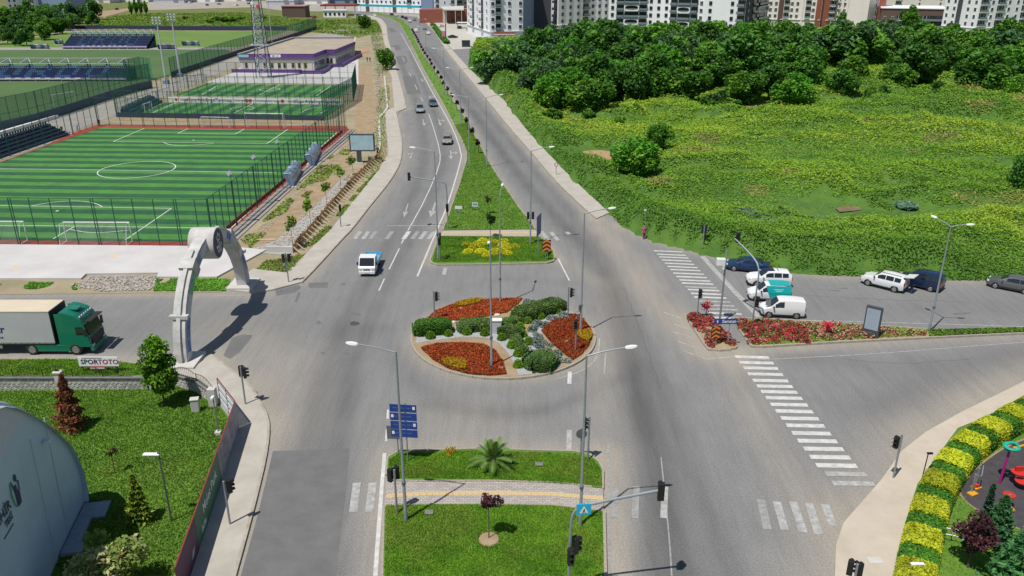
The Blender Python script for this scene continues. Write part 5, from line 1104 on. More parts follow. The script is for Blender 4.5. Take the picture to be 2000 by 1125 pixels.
ps = thing('pedestrian_sign', 'bright blue pedestrian crossing sign hung on the near mast arm', 'sign', g+Vector((.62,-.12,5.9)), R(4)); MB().box((0,0,0),(.72,.05,.62)).build('board', M['sign_cyan'], ps); q = MB(); q.face([(-.22,-.03,-.2),(.22,-.03,-.2),(0,-.03,.22)]); q.build('white_triangle', M['sign_white'], ps); q = MB(); q.tube([(-.06,-.04,-.15),(.0,-.04,-.02),(.02,-.04,.06)], .02, 5); q.tube([(.06,-.04,-.15),(.0,-.04,-.02)], .02, 5); q.build('walking_figure', M['sign_dark'], ps); MB().tube([(0,.03,0),(0,.03,.35)], .03, 5).build('bracket', M['galv'], ps)
# ---- signs
def post_sign(name, label, pb, boards, poles, rz=0, h=None):
    t = thing(name, label, 'sign', G(*pb), R(rz)); 
    for x, hh in poles: MB().tube([(x,.05,0),(x,.05,hh)], .045, 7).build('pole', M['galv'], t)
    for x, z, w, hh, m_ in boards: bev(MB().box((x,-.02,z),(w,.04,hh)).build('board', M[m_], t), .01)
    return t
t = post_sign('direction_sign', 'four stacked blue direction boards on a pole, near median left corner', (796.7,905), [(-.12,4.15-.62*i,1.75,.55,'sign_blue') for i in range(4)], ((0,4.5),), -6)
for i in range(4):
    for k in range(3): MB().box((-.65+.45*k,-.045,4.18-.62*i),(.34,.006,.09)).build('lettering', mat('sign_print', (.05,.10,.30), .5, var=0), t)
    MB().box((.58 if i % 2 == 0 else -.84,-.046,4.2-.62*i),(.16,.006,.22)).build('route_plate', M['sign_white'], t)
t = post_sign('sign_back', 'plain dark grey sign seen from behind, under the stacked blue boards', (778,891), [(-.2,1.85,.95,1.0,'sign_back')], ((0,2.2),), -4); t = post_sign('sign_back', 'round dark sign seen from behind beside the near right traffic light', (1134,892), [], ((0,2.2),), 0); MB().lathe([(.36,-.02),(.36,.02)], 18, (0,-.05,1.8), 'y').build('disc', M['sign_back'], t)
def chevron(label, pb, w, hh, z, rz):
    t = post_sign('chevron_sign', label, pb, [(0,z,w,hh,'sign_dark')], ((-.1,z-hh/2+.3),(.1,z-hh/2+.3)), rz)
    for k in range(3):
        zc = z-hh*.32+k*hh*.34; q = MB()
        for s_ in (-1,1): q.face([(0,-.045,zc+hh*.17),(0,-.045,zc),(s_*w*.46,-.045,zc-hh*.2),(s_*w*.46,-.045,zc-hh*.03)])
        q.build('chevron_stripe', M['sign_orange'], t)
chevron('orange and black chevron board at the right corner of north median', (1067,511.5), .95, 1.35, 1.9, 8); chevron('orange and black chevron board on the small rose island', (1395,677), .85, 1.15, 1.35, 18)
t = post_sign('samsun_sign', 'small blue arrow sign reading Samsun above the chevron board', (1421,676), [(-.4,2.35,1.95,.5,'sign_blue')], ((0,2.55),), 2)
o = put('lettering', text_mesh('Samsun', .40, M['sign_white'], .002, 'CENTER', .006), t, (-.1,-.05,2.35)); o.rotation_euler = (math.pi/2,0,0); q = MB(); q.face([(-1.2,-.046,2.36),(-1.0,-.046,2.36),(-1.1,-.046,2.5)]); q.face([(-1.13,-.046,2.2),(-1.07,-.046,2.2),(-1.07,-.046,2.37),(-1.13,-.046,2.37)]); q.build('arrow', M['sign_white'], t)
t = post_sign('blue_panel_sign', 'tall narrow blue panel sign turned edge-on at north median corner', (1051.5,506.5), [(0,4.0,1.9,2.3,'sign_blue')], ((0,5.0),), 74); MB().box((0,0,.05),(.6,.4,.1)).build('footing', M['concrete'], t)
t = post_sign('info_sign', 'small white two-legged notice on the north median lawn', (896,419), [(0,.95,.95,.42,'sign_white')], ((-.3,.95),(.3,.95)), 0); t = post_sign('info_sign', 'small blue and white notice on the north median lawn', (928,413), [(0,.95,.75,.55,'sign_white')], ((-.3,1.0),(.3,1.0)), 0); MB().box((0,-.05,1.0),(.6,.01,.25)).build('blue_print', mat('print_blue', (.15,.33,.55), .5, var=.2, scale=4), t)
t = post_sign('round_sign', 'small red-rimmed round sign on the right pavement', (1086,343), [], ((0,1.9),), 0); MB().lathe([(.3,-.02),(.3,.02)], 18, (0,-.05,1.75), 'y').build('rim', M['ink_red'], t); MB().lathe([(.2,-.03),(.2,.0)], 18, (0,-.06,1.75), 'y').build('face', M['sign_white'], t)
t = post_sign('thin_post', 'thin white post in the weeds beside the woman in pink', (1259,455), [(-.1,2.9,.28,.2,'sign_white')], ((0,3.2),), 0); t = post_sign('thin_post', 'short white stake in the weeds near the blue sedan', (1566,517), [], ((0,1.3),), 0); t = post_sign('small_post_sign', 'small grey sign on a post in front of the white van wheel', (1497,619), [(0,1.45,.45,.55,'galv')], ((0,1.6),), -20); post_sign('rust_post', 'small rusty topped post in the weeds near the camera pole', (1410,492), [(0,1.5,.3,.4,'kick_red')], ((0,1.4),), 10)
t = post_sign('bus_sign', 'small red topped post on the far left pavement', (748,77), [(.4,2.1,1.9,.14,'ink_red')], ((0,2.1),), 0)
t = thing('small_red_sign', 'small striped frame with red board at the field edge', 'sign', G(1130,293)); MB().box((-.3,0,1.0),(.45,.05,.6)).build('board', M['ink_red'], t)
for k in range(6): MB().box((.55,0,.35+k*.16),(1.1,.05,.05)).build('slat', M['bark'], t)
MB().box((0,.06,.6),(.08,.06,1.2)).build('post', M['bark'], t)
# camera pole
t = thing('camera_pole', 'tall grey pole with white camera box at the rose island tip', 'camera pole', G(1405,631)); h = HT(1405,631,489); MB().tube([(0,0,0),(0,0,h)], [.1,.08], 8).build('pole', M['galv'], t, True); bev(MB().box((-.45,-.05,h-1.05),(.75,.5,.65)).build('camera_box', M['white_paint'], t), .04); MB().box((-.2,0,h-.75),(.8,.08,.08)).build('bracket', M['galv'], t); MB().lathe([(.12,0),(.12,.35)], 8, (-.2,-.2,h-1.7)).build('camera', M['white_paint'], t)
# metal cabinet on the roundabout
t = thing('control_cabinet', 'pale metal control cabinet behind the hedge at roundabout centre', 'cabinet', G(969,650,.16)); bev(MB().box((0,0,.62),(.95,.5,1.24)).build('body', mat('cabinet_grey', (.48,.50,.50), .5, .1, var=.06), t), .02); MB().box((0,0,1.27),(1.05,.6,.06)).build('lid', M['lamp_white'], t); MB().box((.1,-.26,.6),(.03,.02,.2)).build('handle', M['black'], t)
# billboard
t = thing('billboard', 'large dark-framed billboard with pale blue sheet beside the dirt track', 'billboard', G(700,319), R(0)); x0 = G(687,294, 0).x; 
bw = 4.15; bev(MB().box((.85,0,3.45),(bw,.35,2.85)).build('frame', mat('frame_dark', (.06,.075,.09), .5, .2, var=.1), t), .04); MB().box((.85,-.19,3.45),(bw-.45,.02,2.4)).build('poster', mat('poster_blue', (.27,.42,.50), .35, var=0, col2=(.42,.56,.62), scale=.8, detail=3), t); MB().box((.2,.05,1.0),(.75,.4,2.1)).build('leg', M['frame_dark'], t); MB().box((.2,.05,.1),(1.2,.9,.2)).build('plinth', M['concrete'], t); MB().box((2.0,-.5,.6),(.5,.3,1.1)).build('meter_box', M['frame_dark'], t)
# city light panel on the rose island
t = thing('advert_panel', 'tall dark grey advertising panel standing on the rose island', 'advert panel', G(1699,657,.15), R(-38)); bev(MB().box((0,0,1.5),(1.35,.3,2.7)).build('frame', M['frame_dark'], t), .03); MB().box((0,-.155,1.68),(1.12,.02,1.95)).build('glass', mat('panel_glass', (.30,.36,.42), .15, var=.08, scale=.6), t); MB().box((0,-.16,.42),(.5,.02,.08)).build('lettering', M['sign_back'], t)
# ================================================================== ARCH over the side road
A_, B_ = G(360,708), G(478,556); ea = (B_-A_).normalized(); arch = thing('concrete_arch', 'weathered concrete gateway arch with round navy emblem over the side road', 'arch', A_, math.atan2(ea.y, ea.x)); cs_, oa, ob, ia, ib, dp = 8.6, 9.2, 8.4, 8.0, 7.3, .5
mat('arch_concrete', (.33,.325,.31), .9, var=0, col2=(.55,.54,.52), scale=.7, bump=.25, bscale=5, detail=10); mat('arch_mural', (.42,.43,.46), .85, var=0, col2=(.62,.62,.62), scale=.9, detail=6)
NS = 26; ang = [math.pi*i/NS for i in range(NS+1)]
def ring(a, b_, y): return [(cs_-a*math.cos(t_), y, b_*math.sin(t_)) for t_ in ang]
def arcband(name, a0, b0, a1, b1, y0, y1, m_, i0=0, i1=NS):
    mb = MB(); P = [ring(a0,b0,y0), ring(a1,b1,y0), ring(a1,b1,y1), ring(a0,b0,y1)]
    for i in range(i0, i1):
        for k in range(4): mb.face([P[k][i],P[(k+1)%4][i],P[(k+1)%4][i+1],P[k][i+1]])
    mb.face([P[k][i0] for k in range(4)]); mb.face([P[k][i1] for k in range(4)]); return mb.build(name, m_, arch, False)
arcband('arch_body', ia, ib, oa, ob, -dp, dp, M['arch_concrete'])
arcband('outer_rib', oa-.02, ob-.02, oa+.2, ob+.2, -.16, .16, M['arch_concrete'], 0, 10); arcband('outer_rib', oa-.02, ob-.02, oa+.2, ob+.2, -.16, .16, M['arch_concrete'], 16, NS)
arcband('side_face', ia+.18, ib+.18, oa-.18, ob-.18, -dp-.05, -dp+.02, M['arch_mural'], 0, NS)
for i0, i1, col in ((1,3,(.05,.10,.28)),(3,4,(.05,.09,.22)),(6,8,(.06,.28,.08)),(9,10,(.12,.15,.2)),(17,19,(.05,.10,.25)),(20,21,(.4,.25,.12)),(22,24,(.12,.10,.2)),(24,25,(.45,.35,.25))):
    arcband('painted_mural', ia+.25, ib+.25, oa-.25, ob-.25, -dp-.07, -dp-.045, mat('mural_%d'%i0, col, .8, var=0, col2=tuple(min(.6,c*2+.12) for c in col), scale=1.6), i0, i1)
for i0 in (4,8,18,22): arcband('cross_band', ia-.1, ib-.1, oa+.25, ob+.25, -dp-.1, dp+.1, M['arch_concrete'], i0, i0+1) if i0 in (8,18) else MB().box((0,0,0),(.45,2*dp+.5,.3)).build('cross_bar', M['arch_concrete'], arch, loc=(cs_-oa*math.cos(ang[i0]),0,ob*math.sin(ang[i0])))
dz = 7.5; MB().lathe([(1.38,-1.1),(1.42,-1.0),(1.42,1.0),(1.38,1.1)], 28, (cs_,0,dz), 'y').build('drum', M['arch_concrete'], arch, True)
mat('emblem_navy', (.012,.014,.06), .5, var=.15, scale=1.5)
for s_ in (-1,1): MB().lathe([(1.28,-.01),(1.26,.02)] if s_ > 0 else [(1.26,-.02),(1.28,.01)], 28, (cs_,s_*1.11,dz), 'y').build('emblem_face', M['emblem_navy'], arch)
emb = []
for txt, z_, sz_ in (('1869',.1,.42),('MELET',-.3,.48),('TES\u0130S\u0130',-.72,.36)):
    o = put('lettering', text_mesh(txt if txt != '1869' else 'T.C.', sz_, M['sign_white'], .003, 'CENTER', .008), arch, (cs_,-1.15,dz+z_)); o.rotation_euler = (math.pi/2,0,0)
q = MB(); 
for k in range(12):
    a0, a1 = R(180+k*15), R(180+(k+1)*15); q.face([(cs_+.5*math.cos(a0),-1.15,dz+.75+.5*math.sin(a0)),(cs_+.5*math.cos(a1),-1.15,dz+.75+.5*math.sin(a1)),(cs_+.42*math.cos(a1),-1.15,dz+.75+.42*math.sin(a1)),(cs_+.42*math.cos(a0),-1.15,dz+.75+.42*math.sin(a0))])
for k in range(3): q.face([(cs_-.16+k*.12,-1.15,dz+.6),(cs_-.08+k*.12,-1.15,dz+.6),(cs_-.02+k*.1,-1.15,dz+1.05-.1*k),(cs_-.12+k*.1,-1.15,dz+1.05-.1*k)])
q.build('emblem_mark', M['sign_white'], arch)
for s_, x in ((1,0),(1,17.2)):
    MB().box((x,0,.12),(3.0,2.6,.36)).build('foot_block', M['concrete'], arch)
# ================================================================== TENT HALL at lower left
P0 = G(165,985); et = Vector((.199,-.98,0)).normalized(); nt_ = Vector((-.98,-.199,0)).normalized()
half = [(0,0),(-.35,1.0),(-.42,1.8),(-.28,2.75),(0,3.6),(.46,4.65),(1.5,6.0),(3.0,7.7),(4.7,9.3),(5.9,10.3),(6.9,10.95),(9.0,11.8),(11,12.1)]; prof = half+[(22-s_,z_) for s_, z_ in half[-2::-1]]
tent = thing('tent_hall', 'large pale blue fabric tent hall with sports logo at lower left', 'tent', P0, math.atan2(et.y, et.x)); mat('tent_fabric', (.40,.51,.62), .55, var=0, col2=(.52,.62,.72), scale=.25, bump=.15, bscale=1.2); mat('tent_roof', (.50,.54,.60), .5, var=.1, scale=.6, bump=.3, bscale=2.5)
# local frame: x along the end wall, y away from the wall (left)
sgn = -1 if Vector((-et.y,et.x,0)).dot(nt_) < 0 else 1
def tp(s_, y_, z_): return (s_, sgn*y_, z_)
q = MB(); k = len(prof)//2
for a, b_ in zip(prof, prof[1:]): q.face([tp(a[0],.0,a[1]),tp(b_[0],.0,b_[1]),tp(b_[0],.0,0),tp(a[0],.0,0)])
q.build('end_wall', M['tent_fabric'], tent)
for i in range(6):
    q = MB(); y0, y1 = .35+i*5.0, .35+(i+1)*5.0-.06
    for a, b_ in zip(prof, prof[1:]): q.face([tp(a[0],y0,a[1]),tp(b_[0],y0,b_[1]),tp(b_[0],y1,b_[1]),tp(a[0],y1,a[1])])
    q.build('roof_sheet', M['tent_roof'], tent, True)
    MB().tube([tp(s_,y0,z_+.02) for s_, z_ in prof], .16, 6).build('frame_rib', M['tent_roof'], tent, True)
q = MB()
for a, b_ in zip(prof, prof[1:]): q.face([tp(a[0],-.25,a[1]-.25),tp(b_[0],-.25,b_[1]-.25),tp(b_[0],.5,b_[1]+.1),tp(a[0],.5,a[1]+.1)])
q.build('gable_trim', M['tent_roof'], tent, True); 
for s_ in (3.2,5.4): q = MB(); q.tube([tp(s_,-.02,.1),tp(s_-.6,-.02,7.6)], .03, 5); q.build('seam', M['tent_roof'], tent)
q = MB(); q.face([tp(4.6,-.02,9.0),tp(11,-.02,8.6),tp(11,-.02,11.6),tp(6.8,-.02,10.7)]); q.build('gable_panel', mat('tent_panel', (.52,.54,.60), .5, var=.08), tent)
MB().box(tp(3.4,-.22,6.6),(.45,.3,.1)).build('wall_lamp', M['lamp_white'], tent)
def tent_text(txt, s_, z_, size, m_, sh=0):
    o = put('lettering', text_mesh(txt, size, m_, .004, 'RIGHT', .01, sh), tent, tp(s_,-.05,z_)); o.rotation_euler = (math.pi/2,0,math.pi if sgn < 0 else math.pi); return o
mat('logo_navy', (.035,.03,.10), .6, var=0)
tent_text('EH\u0130R', 8.5, 6.3, .72, M['logo_navy']); tent_text('TES\u0130', 8.6, 5.7, .46, M['logo_navy']); MB().box(tp(9.3,-.04,5.25),(1.2,.01,.05)).build('small_print', M['logo_navy'], tent)
q = MB(); Z = lambda s_, z_: tp(7.75+(s_-7.75)*.72,-.05,6.5+(z_-6.2)*.78)
q.face([Z(7.85,5.0),Z(7.25,5.0),Z(7.15,5.7),Z(7.4,6.1),Z(7.8,6.1)][::1]); q.face([Z(7.8,6.05),Z(7.7,6.2),Z(8.0,7.0),Z(8.12,6.95)]); q.face([Z(7.2,5.75),Z(7.05,5.8),Z(6.95,6.5),Z(7.1,6.55)]); q.face([Z(7.45,6.12),Z(7.72,6.12),Z(7.74,6.4),Z(7.6,6.52),Z(7.43,6.4)]); q.face([Z(7.32+.2*math.cos(a),6.85+.26*math.sin(a)) for a in [i*math.pi/6 for i in range(12)]]); q.face([Z(7.1,6.5),Z(7.17,6.5),Z(7.28,6.68),Z(7.2,6.68)]); q.build('player_logo', M['logo_navy'], tent)
q = MB(); pts = [Z(8.1+.25*math.sin(i*.35),5.2+i*.22) for i in range(9)]; q.tube(pts, .035, 5); q.build('green_swoosh', mat('logo_green', (.10,.35,.12), .6, var=0), tent)
for i, (s0_, l_, w_) in enumerate(((.2,1.6,1.5),(1.5,2.6,.8),(4.0,1.0,1.1))): MB().box(tp(s0_+l_/2,-w_/2-.1,.12+.04*i),(l_-.05,w_,.22)).build('ballast_slab', mat('ballast', (.22,.27,.32), .7, var=.15), tent)
# ================================================================== WALL, RAILINGS, BANNER FENCE (left park)
t = thing('stone_wall', 'low pale stone-faced wall with dark iron railing behind the park lawn', 'wall', G(-30,762)); x1 = (G(300,762)-G(-30,762)).x; MB().box((x1/2,.12,.52),(x1,.24,1.04)).build('wall_core', mat('mortar', (.52,.50,.47), .9, var=.1, scale=3), t); MB().box((x1/2,.1,1.08),(x1+.1,.42,.1)).build('coping', mat('coping_dark', (.16,.16,.15), .85, var=.2, scale=2), t)
SM = []
for k in range(5):
    rs = random.Random(k+50); pts = [(.17*math.cos(a)*rs.uniform(.75,1.15), .115*math.sin(a)*rs.uniform(.75,1.1)) for a in [i*math.pi/3.5 for i in range(7)]]; q = MB(); q.face([(x,-.035,z) for x, z in pts]); 
    for i in range(7): a, b_ = pts[i], pts[(i+1)%7]; q.face([(a[0]*1.06,0,a[1]*1.06),(b_[0]*1.06,0,b_[1]*1.06),(b_[0],-.035,b_[1]),(a[0],-.035,a[1])])
    SM.append(q.mesh('stone', mat('wall_stone_%d'%(k%3), ((.33,.32,.30),(.42,.40,.37),(.28,.27,.255))[k%3], .9, var=.15, scale=6)))
for r_ in range(4):
    n_ = int(x1/.36)
    for j in range(n_): o = put('stone', rnd.choice(SM), t, (.2+j*.36+(.18 if r_ % 2 else 0)+rnd.uniform(-.03,.03), -.002, .14+r_*.25+rnd.uniform(-.02,.02))); o.rotation_euler = (0,rnd.uniform(-.3,.3),0)
for x in (5.9,): MB().box((x,.08,.75),(.5,.42,1.5)).build('pillar', M['concrete'], t); MB().box((x,.08,1.54),(.62,.54,.1)).build('pillar_cap', M['concrete'], t)
mat('iron', (.035,.028,.022), .6, .3, var=.2)
def arc_rail(parent, x, w, z0=1.13, h0=.55, bulge=.32, y=.1, mtx=None):
    q = MB(); T = lambda p: tuple(mtx @ Vector(p)) if mtx else p
    top = [T((x+w*i/10,y,z0+h0+bulge*math.sin(math.pi*i/10))) for i in range(11)]; q.tube(top, .022, 5); q.tube([T((x,y,z0+.06)),T((x+w,y,z0+.06))], .02, 5)
    for i in range(1,10): q.tube([T((x+w*i/10,y,z0)),top[i]], .011, 4)
    q.tube([T((x,y,z0)),T((x,y,z0+h0+.1))], .035, 5); return tag(q.build('railing_bay', M['iron'], parent))
x = .1; i = 0
while x+2.3 < x1: 
    arc_rail(t, x, 2.3); 
    if i % 2 == 0: MB().lathe([(.16,-.02),(.2,0),(.16,.02)], 12, (x+1.15,.08,1.62), 'y').build('rosette', M['iron'], t)
    x += 2.3; i += 1
t = thing('stone_wall', 'curving end of the stone wall with arched railing behind the lime tree', 'wall', G(300,762))
cv = [G(300,762),G(345,756),(G(385,768)),(G(418,793))]
for a, b_ in zip(cv, cv[1:]):
    l = (b_-a).length; mt = Matrix.Translation(a-cv[0]) @ Matrix.Rotation(math.atan2((b_-a).y,(b_-a).x),4,'Z'); q = MB(); q.box((l/2,.12,.5),(l,.24,1.0),mt); q.build('wall_section', M['mortar'], t); q = MB(); q.box((l/2,.1,1.05),(l+.08,.4,.1),mt); q.build('coping', M['coping_dark'], t); arc_rail(t, .05, l-.1, 1.1, .5, .3, .1, mt)
    for r_ in range(4):
        for j in range(int(l/.36)): p = mt @ Vector((.2+j*.36+(.18 if r_%2 else 0),-.002,.14+r_*.25)); o = put('stone', rnd.choice(SM), t, p, math.atan2((b_-a).y,(b_-a).x))
MB().box((0,0,.75),(.55,.55,1.5)).build('pillar', M['concrete'], t, loc=cv[-1]-cv[0])
# banner fence
fa, fb = G(467,840), G(355,1180); fdir = (fb-fa).normalized(); fl2 = (fb-fa).length; t = thing('banner_fence', 'red-framed park fence covered in printed banners with Melet Park lettering', 'fence', fa, math.atan2(fdir.y, fdir.x)); hF = 2.3
mat('banner_green', (.030,.125,.065), .6, var=.12, scale=.7); mat('banner_purple', (.075,.018,.055), .6, var=.12, scale=.7); mat('banner_grey', (.16,.15,.20), .6, var=0, col2=(.36,.33,.36), scale=1.1, detail=8); mat('frame_red', (.22,.035,.03), .6, var=.15)
lens_ = [(0,.30,'banner_grey','photo_banner'),(.30,.68,'banner_green','green_banner'),(.68,1.0,'banner_purple','purple_banner')]
L1 = (G(373,1125)-fa).length
seg_ = [(0,.42*L1,'banner_grey','photo_banner'),(.42*L1,.86*L1,'banner_green','green_banner'),(.86*L1,fl2,'banner_purple','purple_banner')]
for x0_, x1_, m_, nm in seg_: MB().box(((x0_+x1_)/2,0,hF/2+.05),(x1_-x0_-.03,.05,hF-.1)).build(nm, M[m_], t)
for i in range(int(fl2/2.0)+1): MB().box((i*2.0,-.06,hF/2),(.06,.06,hF+.05)).build('post', M['frame_red'], t)
MB().box((fl2/2,0,hF+.03),(fl2,.07,.06)).build('top_rail', M['frame_red'], t); 
vside = 1 if Vector((-fdir.y,fdir.x,0)).x > 0 else -1        # street side
def fence_text(txt, x, z, size, m_, flip=0):
    o = put('lettering', text_mesh(txt, size, M[m_], .003, 'CENTER', .012), t, (x, vside*.04, z)); o.rotation_euler = (math.pi/2,0,math.pi if vside > 0 else 0); return o
mat('print_pale', (.55,.62,.58), .6, var=0); fence_text('Melet Park', .62*L1, 1.45, .85, 'print_pale'); fence_text('B\u00fcfe', .76*L1, .62, .62, 'print_pale'); [MB().box((.93*L1+.12*k,vside*.035,.9-.12*k),(.5,.01,.06)).build('small_print', M['print_pale'], t) for k in range(3)]
mat('photo_tree', (.09,.05,.11), .6, var=0, col2=(.3,.28,.33), scale=2.5)
for x_, w_ in ((.15,1.4),(.28,1.8),(.37,1.0)):
    q = MB(); q.face([(x_*L1+w_*.5*math.cos(a)*rnd.uniform(.7,1.1), vside*.035, 1.35+.75*math.sin(a)*rnd.uniform(.6,1.05)) for a in [i*math.pi/7 for i in range(14)]]); q.build('printed_tree', M['photo_tree'], t)
# red framed gate with pale stripes
ga, gb = G(432,792), G(466,838); gl = (gb-ga).length; t = thing('park_gate', 'red framed park gate panel with pale horizontal stripes', 'gate', ga, math.atan2((gb-ga).y,(gb-ga).x))
for k in range(7): MB().box((gl/2,0,.25+k*.3),(gl-.1,.03,.2)).build('slat', M['lamp_white'] if k % 2 else mat('gate_blue', (.35,.42,.5), .6), t)
for x in (0,gl/2,gl): MB().box((x,0,1.15),(.07,.07,2.3)).build('post', M['frame_red'], t)
MB().box((gl/2,0,2.28),(gl,.07,.06)).build('rail', M['frame_red'], t)
# small park things
t = thing('park_lamp', 'thin park lamp post with flat panel head on the left lawn', 'lamp', G(335,1018,.05)); h = 4.6; MB().tube([(0,0,0),(0,0,h)], [.06,.045], 8).build('pole', M['galv_dark'], t); hd = bev(MB().box((-.42,0,h+.03),(.95,.28,.09)).build('lamp_head', M['lamp_white'], t), .03); MB().box((.0,0,h+.12),(.12,.12,.14)).build('bracket', M['galv_dark'], t)
t = thing('park_lamp', 'short grey camera post beside the gate on the park lawn', 'lamp', G(427,848,.05)); MB().tube([(0,0,0),(0,0,2.9)], .05, 8).build('pole', M['galv'], t); MB().box((0,0,.12),(.4,.4,.24)).build('base', M['concrete'], t); MB().box((0,-.1,2.95),(.18,.4,.14)).build('camera', M['lamp_white'], t)
t = thing('stone_block', 'upright grey concrete block on the park lawn', 'block', G(383,803,.05), R(12)); bev(MB().box((0,0,.5),(.55,.45,1.0)).build('body', M['concrete'], t), .03); MB().box((0,0,1.03),(.62,.52,.06)).build('cap', M['concrete'], t)
a = G(147,737); t = thing('sports_board', 'white board lettered SPORTOTO behind the iron railing', 'sign', a+Vector((0,.9,0)), R(0)); w_ = (G(225,737)-a).x
MB().box((w_/2,0,.95),(w_,.06,.82)).build('board', M['banner_white'], t)
for x in (.2,w_-.2): MB().box((x,.05,.45),(.07,.07,.9)).build('leg', M['iron'], t)
o = put('lettering', text_mesh('SPOR', .58, M['ink_navy'], .003, 'LEFT', .012), t, (.18,-.04,.92)); o.rotation_euler = (math.pi/2,0,0); o = put('lettering', text_mesh('TOTO', .58, mat('ink_brick', (.28,.05,.06), .6, var=0), .003, 'LEFT', .012), t, (1.56,-.04,.92)); o.rotation_euler = (math.pi/2,0,0); MB().box((w_*.35,-.04,1.28),(w_*.5,.01,.04)).build('rule', M['ink_navy'], t)
t = thing('red_board', 'small red lettered board hanging below the SPORTOTO board', 'sign', a+Vector((1.0,.5,0))); q = MB(); q.prism([(0,0),(1.3,0),(1.3,.05),(0,.05)], .42, .72); q.build('board', mat('board_red', (.33,.06,.04), .6), t); MB().box((.65,-.02,.57),(1.1,.01,.08)).build('lettering', M['sign_white'], t); MB().box((.65,.08,.22),(.06,.06,.44)).build('leg', M['iron'], t)
# ================================================================== VEHICLES
def paint(name, col, metal=0.25): return mat('paint_'+name, col, 0.28, metal, var=.03, scale=1, coat=.6)
mat('car_glass', (.012,.016,.020), .08, var=0, spec=.9); mat('tyre', (.014,.014,.015), .85, var=0); mat('rim', (.38,.39,.40), .35, .7, var=.05); mat('trim_black', (.018,.018,.02), .6, var=0); mat('head_lens', (.55,.57,.60), .1, var=0, spec=.8); mat('tail_lens', (.30,.012,.012), .25, var=0); mat('plate', (.6,.6,.6), .5, var=0)
# stations: x, z_low, z_belt, z_top, half width low, belt, top   (front is +x)
KIND = {
 'hatch': dict(L=4.3, W=1.78, st=[(-2.15,.42,.85,.90,.70,.74,.55),(-2.08,.30,.92,1.25,.82,.82,.60),(-1.75,.24,.95,1.43,.88,.87,.62),(-.6,.22,.95,1.48,.89,.88,.64),(.25,.22,.95,1.44,.89,.88,.62),(1.05,.22,.95,.99,.89,.87,.80),(1.75,.24,.84,.87,.87,.82,.74),(2.1,.34,.66,.68,.76,.70,.62),(2.15,.44,.56,.57,.66,.62,.55)], win=[(-1.7,-.72),(-.66,.42)], ws=(.25,1.05), rw=(-1.75,-2.08), axle=(-1.28,1.33)),
 'sedan': dict(L=4.55, W=1.8, st=[(-2.28,.44,.80,.83,.70,.72,.60),(-2.2,.30,.93,.96,.82,.82,.70),(-1.55,.24,.97,1.03,.88,.87,.72),(-.85,.22,.96,1.40,.89,.88,.62),(-.2,.22,.95,1.47,.89,.88,.63),(.35,.22,.95,1.42,.89,.88,.62),(1.15,.22,.95,.99,.89,.87,.80),(1.85,.24,.83,.86,.87,.82,.74),(2.2,.34,.66,.68,.76,.70,.62),(2.27,.44,.56,.57,.66,.62,.55)], win=[(-1.15,-.42),(-.36,.5)], ws=(.35,1.15), rw=(-.85,-1.55), axle=(-1.33,1.38)),
 'suv': dict(L=4.35, W=1.84, st=[(-2.17,.52,.95,1.0,.76,.80,.62),(-2.12,.36,1.05,1.40,.86,.86,.64),(-1.85,.30,1.07,1.60,.91,.90,.66),(-.6,.28,1.06,1.66,.92,.91,.68),(.25,.28,1.06,1.61,.92,.91,.66),(.98,.28,1.06,1.10,.92,.89,.82),(1.75,.30,.97,1.01,.90,.85,.78),(2.08,.40,.78,.80,.80,.74,.66),(2.17,.5,.66,.67,.70,.66,.58)], win=[(-1.78,-1.18),(-1.1,-.36),(-.3,.45)], ws=(.25,.98), rw=(-1.85,-2.12), axle=(-1.33,1.30)),
 'van': dict(L=3.95, W=1.72, st=[(-1.97,.44,1.0,1.55,.78,.80,.68),(-1.93,.30,1.02,1.66,.84,.84,.70),(-1.2,.24,1.02,1.74,.86,.86,.72),(0,.24,1.02,1.74,.86,.86,.71),(.45,.24,1.02,1.68,.86,.86,.68),(1.15,.24,1.02,1.07,.86,.85,.78),(1.65,.26,.88,.92,.84,.80,.70),(1.92,.36,.70,.72,.76,.70,.62),(1.97,.46,.60,.61,.68,.64,.56)], win=[(-.05,.75)], ws=(.45,1.15), rw=None, axle=(-1.22,1.25)),
 'mpv': dict(L=4.35, W=1.78, st=[(-2.17,.44,1.0,1.45,.80,.82,.66),(-2.12,.30,1.04,1.68,.86,.86,.68),(-1.6,.24,1.04,1.78,.89,.88,.70),(-.3,.24,1.04,1.80,.89,.88,.71),(.4,.24,1.04,1.70,.89,.88,.68),(1.15,.24,1.02,1.07,.89,.87,.80),(1.8,.26,.92,.95,.87,.82,.74),(2.1,.36,.72,.74,.78,.72,.64),(2.17,.46,.62,.63,.68,.64,.56)], win=[(-1.95,-1.2),(-1.12,-.3),(-.22,.62)], ws=(.4,1.15), rw=(-1.6,-2.14), axle=(-1.33,1.35)),
}
WHEEL = {}
def wheel_mesh(r=.31, w=.2):
    if r not in WHEEL:
        WHEEL[r] = (MB().lathe([(r*.62,-w/2),(r*.92,-w/2),(r,-w*.3),(r,w*.3),(r*.92,w/2),(r*.62,w/2)], 18, (0,0,0), 'y').mesh('tyre', M['tyre'], True), MB().lathe([(r*.2,-w*.53),(r*.6,-w*.53),(r*.66,-w*.45),(r*.66,w*.45),(r*.6,w*.53),(r*.2,w*.53)], 12, (0,0,0), 'y').mesh('rim', M['rim'], True))
    return WHEEL[r]
def add_wheel(t, x, y, r=.31, w=.2):
    ty, ri = wheel_mesh(r, w); o = put('wheel', ty, t, (x,y,r)); put('rim', ri, o); return o
